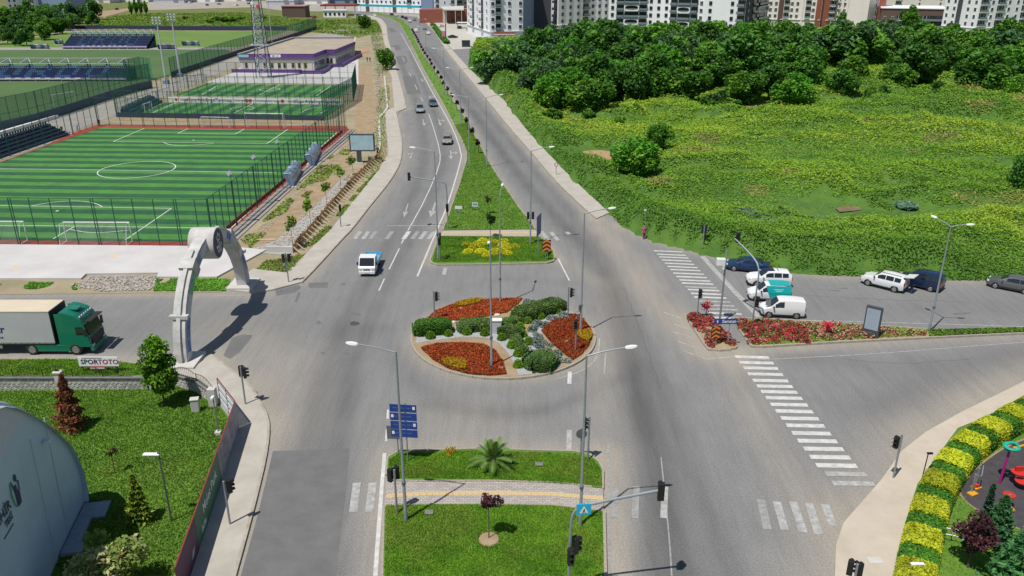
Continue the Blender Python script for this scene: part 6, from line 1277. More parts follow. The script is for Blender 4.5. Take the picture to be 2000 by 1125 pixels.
def sec_at(st, x):
    for a, b_ in zip(st, st[1:]):
        if a[0] <= x <= b_[0]: f_ = (x-a[0])/(b_[0]-a[0]+1e-9); return [p+(q-p)*f_ for p, q in zip(a,b_)]
    return list(st[0] if x < st[0][0] else st[-1])
def build_car(kind, pm, dark_bumper=False, glass_roof=False, detail=True):
    K = KIND[kind]; st = K['st']; t = bpy.data.objects.new('car', None); C.objects.link(t)
    mb = MB(); rings = []
    for x, zl, zb, zt_, wl, wb, wt in st:
        zm = zl+(zb-zl)*.5; rings.append([(x,s_*a,z_) for s_, L_ in ((1,[(wl*.92,zl),(max(wl,wb)*1.01,zm),(wb,zb),(wt,zt_-.05 if zt_-zb > .2 else zt_-.01),(wt*.72,zt_)]),) for a, z_ in L_]+[(x,-a,z_) for a, z_ in [(wl*.92,zl),(max(wl,wb)*1.01,zm),(wb,zb),(wt,zt_-.05 if zt_-zb > .2 else zt_-.01),(wt*.72,zt_)][::-1]])
    n_ = len(rings[0])
    for A2, B2 in zip(rings, rings[1:]):
        for k in range(n_): mb.face([A2[k],A2[(k+1)%n_],B2[(k+1)%n_],B2[k]])
    mb.face(rings[0]); mb.face(rings[-1]); me = mb.mesh('body', pm)
    bm = bmesh.new(); bm.from_mesh(me); bmesh.ops.remove_doubles(bm, verts=bm.verts, dist=.0005); bmesh.ops.recalc_face_normals(bm, faces=bm.faces); bm.to_mesh(me); bm.free(); me.polygons.foreach_set('use_smooth',[True]*len(me.polygons))
    try: me.set_sharp_from_angle(angle=R(32))
    except Exception: pass
    body = put('body', me, t)
    def sidept(x, f_, s_):
        x_, zl, zb, zt_, wl, wb, wt = sec_at(st, x); z_ = zb+(zt_-.05-zb)*f_; w_ = wb+(wt-wb)*f_; return (x, s_*(w_+.012), z_)
    for (x0, x1) in K['win']:
        for s_ in (-1,1):
            q = MB(); xm = [x0,(x0+x1)/2,x1]
            for a, b_ in zip(xm,xm[1:]): q.face([sidept(a,.08,s_),sidept(b_,.08,s_),sidept(b_,.86,s_),sidept(a,.86,s_)])
            q.build('side_window', M['car_glass'], t)
    def screen(x0, x1, nm):
        a, b_ = sec_at(st,x0), sec_at(st,x1); q = MB(); sg = 1 if x1 > x0 else -1; e_ = .02*sg
        q.face([(x0+e_,-a[6]*.86,a[3]-.03+.015),(x0+e_,a[6]*.86,a[3]-.03+.015),(x1-.06*sg+e_,b_[6]*.92,b_[3]+.035),(x1-.06*sg+e_,-b_[6]*.92,b_[3]+.035)]); q.build(nm, M['car_glass'], t)
    screen(*K['ws'], 'windscreen')
    if K['rw']: screen(*K['rw'], 'rear_window')
    r_ = .34 if kind == 'suv' else .31
    for x in K['axle']:
        for s_ in (-1,1):
            w_ = sec_at(st,x)[4]; add_wheel(t, x, s_*(w_-.055), r_); q = MB(); q.lathe([(r_*1.16,-.03),(r_*1.16,.004)] if s_ > 0 else [(r_*1.16,-.004),(r_*1.16,.03)], 18, (x,s_*(max(sec_at(st,x)[4],sec_at(st,x)[5])*1.0),r_*1.02), 'y'); q.build('wheel_arch', M['trim_black'], t)
    if detail:
        xf = st[-2][0]; xr = st[1][0]
        for s_ in (-1,1):
            f2 = sec_at(st, xf-.12); q = MB(); q.box((xf-.1,s_*f2[5]*.80,f2[2]-.06),(.28,.34,.14)); bev(q.build('headlight', M['head_lens'], t), .03)
            q = MB(); q.box((xr-.02,s_*st[1][5]*.88,st[1][2]-.08),(.12,.18,.30)); q.build('tail_light', M['tail_lens'], t)
            wx = K['ws'][1]-.25; s2 = sec_at(st, wx); q = MB(); q.box((wx,s_*(s2[5]+.1),s2[2]+.1),(.14,.2,.14)); bev(q.build('wing_mirror', pm if not dark_bumper else M['trim_black'], t), .03)
        q = MB(); q.box((st[-1][0]-.02,0,.44),(.14,1.3,.20)); bev(q.build('front_bumper', M['trim_black'], t), .03); q = MB(); q.box((st[-1][0]+.055,0,.52),(.02,.5,.11)); q.build('number_plate', M['plate'], t)
        q = MB(); q.box((st[0][0]+.04,0,.42),(.14,1.5,.22)); bev(q.build('rear_bumper', M['trim_black'] if dark_bumper else pm, t), .03)
        for s_ in (-1,1): q = MB(); q.box((0,s_*K['W']*.497,.33),(2.0,.03,.1)); q.build('sill', M['trim_black'], t)
    if glass_roof: zt_ = sec_at(st,-.2)[3]; MB().box((-.2,0,zt_+.005),(1.3,.95,.02)).build('sunroof', M['car_glass'], t)
    return t
def place_car(t, label, front, rear, cat='car', name='car', group=None, off=0):
    """front and rear: survey points on the ground below the bumpers' middle"""
    f_, r_ = G(*front), G(*rear); d_ = (f_-r_).normalized(); c_ = (f_+r_)/2; t.location = c_+Vector((-d_.y,d_.x,0))*off; t.rotation_euler.z = math.atan2(d_.y,d_.x); t.name = name; return tag(t, label, cat, group)
WHT = paint('white', (.72,.72,.72), 0); SIL = paint('silver', (.42,.43,.44), .6); BLU = paint('blue', (.018,.055,.16), .4); NAV = paint('navy', (.012,.030,.085), .3); GRY = paint('grey', (.16,.16,.165), .5); BEI = paint('beige', (.42,.39,.34), .5); DGB = paint('steel_blue', (.10,.14,.19), .5); BLK = paint('black', (.015,.015,.017), .3); TEA = paint('teal', (.008,.36,.36), 0); RED = paint('red', (.35,.02,.02), .1)
place_car(build_car('sedan', BLU), 'dark blue sedan waiting at the stop line beside the weeds', (1419,523), (1501,531.5), 'car', 'sedan_car')
place_car(build_car('suv', WHT, glass_roof=True), 'white crossover with black sunroof behind the teal van', (1454,554), (1545,557), 'car', 'crossover_car')
tv = place_car(build_car('van', WHT, True), 'white and teal delivery van between the white crossover and white van', (1452,582), (1548,586), 'van', 'delivery_van'); st = KIND['van']['st']; q = MB()
for s_ in (-1,1):
    xs_ = [-1.93,-1.2,-.6,0]; 
    for a, b_ in zip(xs_,xs_[1:]):
        A2, B2 = sec_at(st,a), sec_at(st,b_); dx = .0
        q.face([(a,s_*.872,.45),(b_ ,s_*.872,.45),(b_+.25,s_*.872,1.0),(a+(.25 if a > -1.5 else 0),s_*.872,1.0)]); q.face([(a+(.25 if a > -1.5 else 0),s_*.872,1.0),(b_+.25,s_*.872,1.0),(b_+.45,s_*.735,1.68),(a+(.45 if a > -1.5 else 0),s_*.735,1.68)])
q.face([(-1.9,-.72,1.70),(-1.2,-.70,1.765),(-1.2,.70,1.765),(-1.9,.72,1.70)]); q.face([(-1.2,-.7,1.765),(.1,-.7,1.765),(.1,.7,1.765),(-1.2,.7,1.765)]); q.build('teal_wrap', TEA, tv)
for k, z_ in enumerate((1.32,1.18)): MB().box((-.75,.80-.0*k+(.03 if k else 0),z_),(.9-.3*k,.02,.07)).build('lettering', M['sign_white'], tv)
place_car(build_car('van', WHT, True), 'plain white delivery van nearest the rose island', (1482,613), (1568,617), 'van', 'delivery_van')
place_car(build_car('suv', WHT, True), 'white off-roader with its tailgate raised beside the weeds', (1690,551), (1762,569), 'car', 'off_roader')
q_ = bpy.data.objects['off_roader']; lid = MB().box((0,0,0),(.9,1.35,.06)).build('tailgate', WHT, q_, loc=(-2.45,0,1.78)); lid.rotation_euler.y = R(12)
for s_ in (-1,1): MB().tube([(-1.75,s_*.55,1.69),(.2,s_*.55,1.70)], .025, 5).build('roof_rail', M['trim_black'], q_)
place_car(build_car('mpv', NAV, True), 'dark blue family van parked behind the white off-roader', (1762,549), (1832,566), 'van', 'family_van', off=.3); place_car(build_car('hatch', GRY), 'grey hatchback cut off by the right edge beside the weeds', (1937,557), (2012,572), 'car', 'hatchback_car')
def lane_car(kind, pm, label, front, ahead, name='car', cat='car', group=None, detail=True, **k):
    """front bumper at a survey point, heading toward a second point"""
    f_, a_ = G(*front), G(*ahead); d_ = (a_-f_).normalized(); t = build_car(kind, pm, detail=detail, **k); L_ = KIND[kind]['L']; c_ = f_-d_*L_/2; t.location = c_; t.rotation_euler.z = math.atan2(d_.y,d_.x); t.name = name; return tag(t, label, cat, group)
lane_car('hatch', BEI, 'beige car driving toward the junction, nearest of the three', (873,284), (868,330), 'hatchback_car'); lane_car('mpv', SIL, 'silver family car in the left of the two farther lanes', (821,222), (836,275), 'family_car'); lane_car('hatch', DGB, 'steel blue car beside the silver family car', (847,209.5), (862,245), 'hatchback_car')
# flatbed pickup
f_, a_ = G(717,541), G(690,600); d_ = (a_-f_).normalized(); t = thing('flatbed_truck', 'small white flatbed truck with blue bed driving into the junction', 'truck', f_-d_*2.45, math.atan2(d_.y,d_.x))
q = MB(); cabp = [(.55,.35),(.55,1.0),(.62,1.92),(.75,1.98),(1.75,1.96),(2.25,1.15),(2.42,1.0),(2.45,.45),(2.35,.32)]
for s_ in (0,): 
    A2 = [(x,-.84,z_) for x, z_ in cabp]; B2 = [(x,.84,z_) for x, z_ in cabp]; n_ = len(cabp)
    for k in range(n_): q.face([A2[k],A2[(k+1)%n_],B2[(k+1)%n_],B2[k]])
    q.face(A2); q.face(B2)
bev(q.build('cab', WHT, t), .07, 3); q = MB(); q.face([(1.80,-.74,1.90),(1.80,.74,1.90),(2.27,.76,1.19),(2.27,-.76,1.19)]); q.build('windscreen', M['car_glass'], t)
for v in t.children:
    if v.name.startswith('windscreen'): v.location.x = .03
for s_ in (-1,1):
    q = MB(); q.face([(.85,s_*.85,1.15),(1.95,s_*.85,1.15),(1.68,s_*.85,1.80),(.85,s_*.85,1.80)]); q.build('side_window', M['car_glass'], t); MB().box((2.02,s_*1.0,1.35),(.1,.16,.3)).build('wing_mirror', M['trim_black'], t); MB().box((2.42,s_*.64,.85),(.08,.26,.2)).build('headlight', M['head_lens'], t)
    for x in (1.5,-1.35): add_wheel(t, x, s_*.72, .30, .2)
bev(MB().box((2.42,0,.48),(.12,1.66,.3)).build('front_bumper', WHT, t), .03); MB().box((2.49,0,.48),(.02,.5,.11)).build('number_plate', M['plate'], t); MB().box((2.44,0,.8),(.03,.7,.12)).build('grille', M['trim_black'], t)
bed_m = paint('bed_blue', (.10,.40,.62), 0); MB().box((-.95,0,.68),(2.95,1.72,.1)).build('bed_floor', bed_m, t)
for s_ in (-1,1): MB().box((-.95,s_*.85,.9),(2.95,.05,.4)).build('drop_side', bed_m, t)
MB().box((-2.42,0,.9),(.05,1.72,.4)).build('tailboard', bed_m, t); MB().box((.48,0,1.15),(.06,1.7,.9)).build('headboard', bed_m, t); MB().box((-.7,0,.45),(3.4,.7,.2)).build('chassis', M['trim_black'], t)
# articulated lorry
t = thing('lorry', 'green-cab articulated lorry with grey curtain trailer parked by the arch', 'truck', Vector((G(205,690).x-.85, G(155,693).y+1.2, 0)), 0); GRN_P = paint('green', (.008,.17,.105), .1)
cp_ = [(0,.75),(.02,1.4),(-.06,1.7),(-.35,2.75),(-.55,3.15),(-1.0,3.55),(-1.7,3.8),(-2.15,3.85),(-2.3,3.7),(-2.3,.75)]; q = MB(); A2 = [(x,-1.22,z_) for x, z_ in cp_]; B2 = [(x,1.22,z_) for x, z_ in cp_]; n_ = len(cp_)
for k in range(n_): q.face([A2[k],A2[(k+1)%n_],B2[(k+1)%n_],B2[k]])
q.face(A2); q.face(B2); bev(q.build('cab', GRN_P, t), .08, 3)
q = MB(); q.face([(.03,-1.08,1.72),(.03,1.08,1.72),(-.30,1.08,2.68),(-.30,-1.08,2.68)]); q.build('windscreen', M['car_glass'], t); MB().box((.05,0,1.15),(.1,1.9,.8)).build('grille', M['trim_black'], t); bev(MB().box((.04,0,.55),(.3,2.4,.42)).build('front_bumper', GRN_P, t), .06); MB().box((.0,0,3.0),(.55,2.1,.06)).build('sun_visor', M['trim_black'], t)
for k in range(6): MB().lathe([(.09,-.04),(.1,.04)], 10, (-.62,-.9+.36*k,3.34), 'x').build('roof_lamp', M['head_lens'], t)
MB().tube([(-.62,-1.05,3.3),(-.55,0,3.42),(-.62,1.05,3.3)], .035, 6).build('light_bar', M['rim'], t); MB().box((-1.35,0,3.82),(.7,.9,.1)).build('roof_hatch', GRN_P, t)
for s_ in (-1,1):
    q = MB(); q.face([(-.25,s_*1.235,1.85),(-1.05,s_*1.235,1.85),(-1.05,s_*1.235,2.55),(-.42,s_*1.235,2.55)]); q.build('side_window', M['car_glass'], t); bev(MB().box((-.15,s_*1.42,2.15),(.16,.22,.75)).build('mirror', M['trim_black'], t), .03); MB().box((.06,s_*.95,.8),(.1,.4,.25)).build('headlight', M['head_lens'], t)
    bev(MB().box((-3.3,s_*1.1,.62),(3.0,.25,.62)).build('side_skirt', GRN_P, t), .05); bev(MB().box((-2.35,s_*1.18,2.3),(.5,.06,2.8)).build('air_deflector', GRN_P, t), .02)
    for x, r_ in ((-1.35,.5),(-5.0,.5)): add_wheel(t, x, s_*1.1, r_, .32); MB().lathe([(.57,-.1),(.57,.1)], 16, (x,s_*1.1,.62), 'y').build('wheel_arch', M['trim_black'], t)
MB().box((-3.6,0,.85),(5.2,.9,.3)).build('chassis', M['trim_black'], t); q = MB()
for k in range(14): q.face([(-2.6-.16*k,-1.262,1.02),(-2.52-.16*k,-1.262,1.02),(-2.52-.16*k,-1.262,1.08),(-2.6-.16*k,-1.262,1.08)])
tr = thing('lorry_trailer', 'grey curtain-sided trailer with cream roof coupled to the green cab', 'trailer', t.location+Vector((-2.95,0,0)), 0); TL = 13.2
mat('curtain', (.42,.42,.44), .6, var=.06, scale=.6, bump=.2, bscale=1.5); mat('trailer_roof', (.55,.47,.36), .7, var=.06, scale=.4); MB().box((-TL/2,0,2.55),(TL,2.5,2.75)).build('curtain_body', M['curtain'], tr); MB().box((-TL/2,0,3.96),(TL+.05,2.54,.08)).build('roof', M['trailer_roof'], tr); MB().box((.04,0,2.55),(.08,2.5,2.8)).build('front_bulkhead', M['trim_black'], tr)
for s_ in (-1,1): MB().box((-TL/2,s_*1.265,1.12),(TL,.03,.14)).build('side_rail', M['rim'], tr); MB().box((-TL/2-1.5,s_*1.2,.75),(TL-6,.05,.3)).build('side_guard', M['rim'], tr)
for k in range(26): MB().box((-.3-k*.5,-1.285,1.05),(.05,.01,.18)).build('buckle', M['trim_black'], tr)
for x in (-8.2,-9.5,-10.8):
    for s_ in (-1,1): add_wheel(tr, x, s_*1.06, .5, .32)
o = put('lettering', text_mesh('ar', .95, mat('ink_blue', (.015,.02,.16), .6, var=0), .002, 'RIGHT', .02), tr, (-3.95,-1.262,2.35)); o.rotation_euler = (math.pi/2,0,0); [MB().box((-4.3-.22*k,-1.262,1.62),(.14,.012,.14)).build('small_print', M['ink_blue'], tr) for k in range(5)]
# far traffic and parked cars
far = [('van',WHT,(812,62),(800,40),'white van driving away, nearest car on the far right carriageway'),('hatch',WHT,(836,67),(820,46),'white car driving away in the outer lane of the far carriageway'),('hatch',SIL,(829,57),(815,40),'silver car ahead of the white car on the far carriageway'),('hatch',WHT,(800,43),(790,34),'white car in the queue at the far curve'),('mpv',SIL,(809,40),(797,32),'silver van in the outer lane at the far curve'),('sedan',NAV,(792,37),(780,30),'dark blue car in the queue at the far curve'),('sedan',BLK,(785,34.5),(772,29),'black car in the queue at the far curve'),('suv',WHT,(772,31.5),(755,27),'white off-roader leading the queue at the far curve'),('sedan',BLK,(763,29.5),(745,26),'black car leading the far queue'),('hatch',WHT,(733,32),(748,37),'white car coming round the far curve on the left carriageway')]
for k, pm, fr_, ah, lb in far: lane_car(k, pm, lb, fr_, ah, 'car', detail=False)
park = [('sedan',BLK,(870,75),(899,74),'black sedan parked by the car park edge near the road'),('suv',BLK,(908,62),(931,60),'black off-roader parked before the white block'),('hatch',BLK,(893,58),(903,54),'black hatchback parked under the canopy'),('suv',SIL,(928,81),(950,79),'silver off-roader parked at the white block shop front'),('van',WHT,(960,85),(972,80),'white van parked at the white block shop front'),('hatch',WHT,(943,89),(963,86.5),'white hatchback parked nearest the weeds in the car park'),('hatch',WHT,(851,54),(871,52),'white car parked beside the far right pavement'),('suv',NAV,(826,26),(836,24),'dark off-roader parked beside the teal shop row'),('sedan',BLK,(838,27),(848,25),'black sedan parked beside the teal shop row'),('sedan',RED,(606,36),(622,34),'red car parked left of the filling station'),('suv',BLK,(222,21),(236,18),'dark lorry-like car on the earth track at upper left'),('hatch',WHT,(365,7),(378,6),'white car in the far yard at upper left'),('hatch',SIL,(420,10),(436,9),'silver car in the far yard at upper left'),('hatch',WHT,(455,12),(470,11),'white car in the far yard behind the tower'),('sedan',NAV,(398,12),(412,10),'dark blue car in the far yard at upper left'),('hatch',GRY,(480,9),(494,8),'grey car in the far yard right of the tower')]
for k, pm, a, b_, lb in park: place_car(build_car(k, pm, detail=False), lb, b_, a, 'car', 'parked_car')
# ================================================================== REMAINING PLANTS
def small_tree(name, label, pb, h, cw, cols, n, leaf, zfrac=.45, seed=1, z=.05, m='leaf', lob=7, cat='tree', group=None, tr=.03, rz=None):
    g = G(pb[0], pb[1], z); t = thing(name, label, cat, g, 0, group)
    put('crown', crown('crown', n, cw/2, cw/2, (rz or h*(1-zfrac)/2), h*(zfrac+(1-zfrac)/2), cols, leaf, lob, .5, seed, lr=1.45), t); MB().tube([(0,0,0),(0,0,h*(zfrac+.2))], [tr*1.2,tr*.8], 6).build('trunk', M['bark'], t); return t
LIME = ((.11,.27,.012),(.15,.32,.02),(.08,.20,.012)); PLUM = ((.075,.026,.036),(.10,.035,.045),(.05,.02,.026))
small_tree('young_lime_tree', 'dense bright green young tree at the near foot of the arch', (322,792), 5.7, 2.0, LIME, 5200, .18, .06, 5, tr=.07, rz=2.6, lob=46); small_tree('plum_tree', 'small dark purple plum tree on the near median lawn', (955,1054,), 3.1, 1.15, PLUM, 500, .12, .66, 6, .15)
MB().lathe([(.62,0),(.55,.1),(.1,.14)], 16).build('earth_ring', M['soil'], bpy.data.objects['plum_tree'])
small_tree('sapling', 'small round dark green tree behind the golden shrubs', (958,463), 3.2, 1.3, ((.02,.06,.01),(.03,.08,.012)), 500, .14, .5, 7, .15); small_tree('sapling', 'thin brownish sapling in the middle of the north median lawn', (953,418), 2.6, .9, ((.06,.07,.02),(.05,.04,.025)), 200, .13, .5, 8, .15); small_tree('sapling', 'thin brown sapling on the left park lawn', (225,924), 2.0, .7, ((.10,.06,.03),(.07,.05,.03)), 130, .1, .6, 9)
medline = [(((a[0]+b_[0])/2), (a[1]+b_[1])/2) for a, b_ in zip([(912,300),(905,280),(887,245),(867,207),(847,170),(825,132),(810,100),(792,65)],[(945,303),(935,281),(917,245),(891,207),(868,170),(844,132),(823,100),(806,65)])]; ml = resample(V3([(p[0]+6,p[1]) for p in medline]), 11)
pc = crown('crown', 300, .55, .55, .55, 1.9, PLUM, .2, 6, .5, 33, lr=1.3); ptm = MB().tube([(0,0,0),(0,0,2.0)], .05, 5).mesh('trunk', M['bark'])
for i, p in enumerate(ml[:30]):
    t = thing('plum_tree', (ORD[i]+' purple plum tree from the near end of the narrow median') if i < 10 else 'purple plum tree on the far part of the narrow median, '+ORD[i-10]+' from its near end' if i < 26 else 'tiny purple plum tree at the far end of the narrow median', 'tree', p+Vector((0,0,.12)), rnd.uniform(0,6), 'plum trees along the median'); put('crown', pc, t); put('trunk', ptm, t)
def conifer(label, pb, h, w, cols, n, z=.05, seed=1, name='conifer', tiers=7, leaf=.16):
    rs = np.random.RandomState(seed); t = thing(name, label, 'tree', G(pb[0],pb[1],z)); u = rs.rand(n)**.8; zz = h*(.06+.94*u); r_ = w/2*(1-u)**.85*(.75+.25*np.sin(u*tiers*6.28))*np.sqrt(rs.uniform(.25,1,n)); a = rs.rand(n)*6.28
    r_ *= .8+.25*np.sin(a*3+seed); cen = np.c_[np.cos(a)*r_, np.sin(a)*r_, zz-.15*r_]; v, c = leaves(cen, leaf*rs.uniform(.7,1.3,n), np.array(cols)[rs.randint(0,len(cols),n)], .3, 2.4); put('crown', quads_mesh('crown', v, c, M['leaf']), t); MB().tube([(0,0,0),(0,0,h*.85)], [.08,.02], 6).build('trunk', M['bark'], t); return t
conifer('reddish brown withered conifer on the left park lawn', (143,838), 4.3, 3.0, ((.30,.10,.04),(.22,.07,.035),(.12,.06,.03)), 3800, seed=4, tiers=5, leaf=.13); conifer('yellow-green cypress on the lawn beside the park lamp', (275,1018), 3.2, 2.2, ((.17,.27,.02),(.26,.32,.03),(.09,.17,.018)), 3200, seed=2, tiers=9, leaf=.12)
small_tree('variegated_shrub', 'pale variegated leafy shrub at the bottom edge beside the tent', (215,1150), 3.4, 3.0, ((.42,.46,.18),(.50,.50,.26),(.22,.32,.06),(.42,.30,.08)), 3600, .17, .05, 12, lob=16, tr=.05, cat='shrub')
conifer('blue-green feathery conifer at the lower right corner', (1985,1150), 4.2, 3.8, ((.06,.19,.06),(.09,.25,.07),(.045,.14,.045)), 4600, seed=7, leaf=.2); conifer('smaller blue-green conifer in front of the rubber play floor', (1942,1062), 3.2, 2.6, ((.06,.19,.075),(.09,.24,.08)), 3000, seed=8, leaf=.16); conifer('slim dark conifer behind the smaller blue-green conifer', (1922,1020), 2.6, .9, ((.02,.06,.03),(.03,.08,.04)), 700, seed=9, leaf=.14); conifer('bushy green conifer cut off by the lower right corner', (2025,1085), 3.6, 3.2, ((.05,.17,.05),(.08,.22,.05)), 3400, seed=19, leaf=.18)
small_tree('plum_tree', 'dark purple plum tree beside the playground lawn at lower right', (1890,1108), 3.5, 1.8, PLUM, 1500, .15, .2, 13, lob=12, tr=.06)
# staked saplings beside the wooden fence
for i, (x, y, h) in enumerate(((572,484,4.2),(607,440,3.8),(638,400,3.6),(666,370,3.8),(690,342,3.4))): small_tree('staked_sapling', ORD[i]+' thin leafy sapling from the arch behind the wooden fence', (x,y), h, 1.5, (GRN['light'],GRN['mid'],GRN['yellow']), 260, .22, .35, 40+i, .1, lob=6, group='saplings behind the wooden fence')
# palm
t = thing('palm', 'small feather palm on the near median lawn', 'palm', G(963,912,.15)); MB().lathe([(.16,0),(.22,.3),(.2,.6),(.1,.75)], 9).build('trunk', M['bark'], t)
for i in range(26):
    a = 2*math.pi*i/26*2.4+rnd.uniform(-.2,.2); el = rnd.uniform(.15,1.35); L_ = rnd.uniform(1.35,1.95); V_ = []; C_ = []
    pts = [Vector((math.cos(a)*math.cos(el)*L_*s_, math.sin(a)*math.cos(el)*L_*s_, .6+math.sin(el)*L_*s_-.55*L_*s_*s_*math.cos(el))) for s_ in [k/9 for k in range(10)]]; q = MB(); q.tube(pts, .018, 4)
    sd = Vector((-math.sin(a),math.cos(a),0))
    for k in range(2,10):
        tg = (pts[k]-pts[k-1]).normalized(); l_ = .42*math.sin(math.pi*min(1,(k/10)*.9+.1))+.08
        for s_ in (-1,1): e_ = pts[k]+sd*s_*l_*.75+tg*l_*.6-Vector((0,0,.06)); w2 = tg*.04; q.face([pts[k]-w2,pts[k]+w2,e_]); q.face([pts[k-1]*.5+pts[k]*.5-w2,pts[k-1]*.5+pts[k]*.5+w2,e_-tg*.08])
    q.build('frond', mat('palm_leaf', (.10,.19,.03), .6, var=.3, scale=3), t)
# ================================================================== WOODEN RETAINING FENCE and rubble (left verge)
wl = resample([G(*p)+Vector((0,0,0)) for p in [(574,494),(600,464),(640,417),(680,370),(715,335),(740,312),(745,300)]], .42); t = thing('wooden_fence', 'rough wooden board retaining fence with slanting props along the dirt track', 'fence', wl[0]); mat('timber', (.26,.15,.065), .85, var=.3, scale=5); mat('timber_pale', (.48,.38,.25), .85, var=.25, scale=5)
pk = MB().box((0,0,.55),(.12,.05,1.1)).mesh('plank', M['timber']); pr_ = MB().bar((0,0,.75),(1.35,-.15,.02), .09).mesh('prop', M['timber_pale'])
for i, p in enumerate(wl):
    o = put('plank', pk, t, p-wl[0], rnd.uniform(-.2,.2)); o.scale.z = rnd.uniform(.85,1.2); o.rotation_euler.x = rnd.uniform(-.08,.08)
    if i % 3 == 0: put('prop', pr_, t, p-wl[0]+Vector((.05,-.05,0)), R(rnd.uniform(-30,-12)))
for a, b_ in zip(wl[::6], wl[6::6]): 
    for z_ in (.3,.85): MB().bar(a-wl[0]+Vector((-.05,0,z_)), b_-wl[0]+Vector((-.05,0,z_)), .06,.1).build('rail', M['timber'], t)
wallrun('footing_wall', 'short concrete wall at the near end of the wooden fence', [(522,493),(573,494)], .75, .25, M['concrete'])
wallrun('pipe_kerb', 'pale concrete channel running along the verge beside the left pavement', [(742,300),(741,232),(750,222),(757,212),(754,180),(751,150)], .3, .38, M['concrete'])
# soil heap, gravel and rubble
mat('gravel', (.24,.235,.225), .95, var=0, col2=(.40,.39,.37), scale=5, bump=.8, bscale=9, detail=12)
sheet('gravel_patch', [(480,492),(560,500),(573,492),(640,415),(690,355),(665,352),(600,420),(540,470)], .07, M['gravel'])
RM = []
for k in range(6):
    rs = random.Random(k); bm = bmesh.new(); bmesh.ops.create_icosphere(bm, subdivisions=1, radius=1)
    for v in bm.verts: v.co *= rs.uniform(.65,1.1)
    me = bpy.data.meshes.new('rubble_stone'); bm.to_mesh(me); bm.free(); me.materials.append(mat('rubble_%d'%(k%3), ((.35,.33,.30),(.42,.36,.30),(.26,.25,.24))[k%3], .95, var=.15)); RM.append(me)
def rubble(label, poly, n, s0, s1, z=.05):
    mb = MB(); p = np.array(poly); c = 0
    while c < n:
        x, y = rnd.uniform(p[:,0].min(),p[:,0].max()), rnd.uniform(p[:,1].min(),p[:,1].max())
        if not inside(np.array([x]),np.array([y]),poly)[0]: continue
        c += 1; s_ = rnd.uniform(s0,s1); me = rnd.choice(RM); k = len(mb.v); rz_ = rnd.uniform(0,6.28)
        for v in me.vertices: mb.v.append((x+s_*(v.co.x*math.cos(rz_)-v.co.y*math.sin(rz_)), y+s_*(v.co.x*math.sin(rz_)+v.co.y*math.cos(rz_)), z+s_*.6*v.co.z+s_*.3))
        for f2 in me.polygons: mb.f.append(tuple(k+i for i in f2.vertices)); mb.m.append(c % 3)
    me2 = bpy.data.meshes.new('rubble'); me2.from_pydata(mb.v,[],mb.f); [me2.materials.append(M['rubble_%d'%i]) for i in range(3)]; me2.polygons.foreach_set('material_index', mb.m); return tag(put('rubble', me2), label, 'rubble', kind='stuff')
rubble('broken stones and rubble behind the wooden fence', W2([(490,486),(565,490),(640,410),(700,345),(680,340),(610,405),(540,468)]), 900, .05,.2); rubble('heap of stones and earth at the edge of the concrete slab', W2([(135,560),(165,549),(175,541),(306,540),(312,556),(290,568),(200,570)]), 1500, .04,.17, .05); rubble('scattered stones along the upper dirt track verge', W2([(722,62),(740,70),(748,130),(745,200),(742,290),(728,290),(735,200),(730,120)]), 900, .08,.3); rubble('loose stones beside the pitch steps', W2([(480,470),(560,398),(690,268),(694,276),(570,405),(492,480)]), 350, .04,.16)
for i, (x, y, rz_, l_) in enumerate(((520,470,20,2.2),(625,418,60,1.4),(680,300,20,2.2),(560,465,-40,1.6),(645,395,10,1.3))): tag(MB().box((0,0,.12),(l_,.3,.12)).build('loose_plank', M['timber_pale'], None, loc=G(x,y)), ['long loose plank nearest the arch on the gravel','pale loose board beside the wooden fence','loose plank below the billboard','loose plank lying on the rubble behind the fence end','short loose plank among the saplings'][i], 'plank'); bpy.data.objects[-1 if 0 else len(bpy.data.objects)-1]
# ================================================================== PLAYGROUND
mat('play_magenta', (.32,.015,.16), .4, var=.05); mat('play_red', (.50,.03,.02), .4, var=.05); mat('play_teal', (.01,.38,.27), .4, var=.05); mat('play_yellow', (.60,.30,.02), .4, var=.05); mat('play_green', (.04,.45,.10), .4, var=.05)
t = thing('stepper_trainer', 'grey outdoor step trainer with yellow foot plates on the dark play floor', 'exercise machine', G(1897,962,.07), R(25))
for x, y in ((0,0),(.8,.35)): MB().tube([(x,y,0),(x,y,1.35)], .07, 8).build('post', M['galv'], t); MB().box((x-.1,y-.15,.06),(.55,.4,.08)).build('foot_plate', M['play_yellow'], t)
MB().tube([(0,0,1.2),(.45,-.1,1.15),(1.15,.35,1.45),(.85,.4,1.75)], .03, 6).build('handlebar', M['galv'], t); MB().box((.75,.2,.16),(.3,.25,.12)).build('pedal', M['play_red'], t)
t = thing('play_frame', 'play frame with magenta posts, teal ring top and yellow beam', 'play equipment', G(1952,943,.07))
MB().tube([(0,0,0),(.25,.2,2.5)], .08, 8).build('post', M['play_magenta'], t); q = MB()
for k in range(3): q.tube([(.3+.42*math.cos(a),.2+.42*math.sin(a)*(1 if k == 0 else .3),2.55+(0 if k == 0 else .42*math.sin(a)*.5)) for a in [i*math.pi/8+k for i in range(17)]], .09, 6)
q.build('ring_top', M['play_teal'], t); MB().tube([(.4,.2,2.45),(2.9,.7,2.75)], .07, 8).build('beam', M['play_yellow'], t); MB().tube([(2.2,.4,0),(2.6,.6,2.9)], .1, 8).build('post', M['play_magenta'], t); MB().tube([(2.9,.3,.2),(3.1,.5,2.8)], .1, 8).build('post', M['play_magenta'], t)
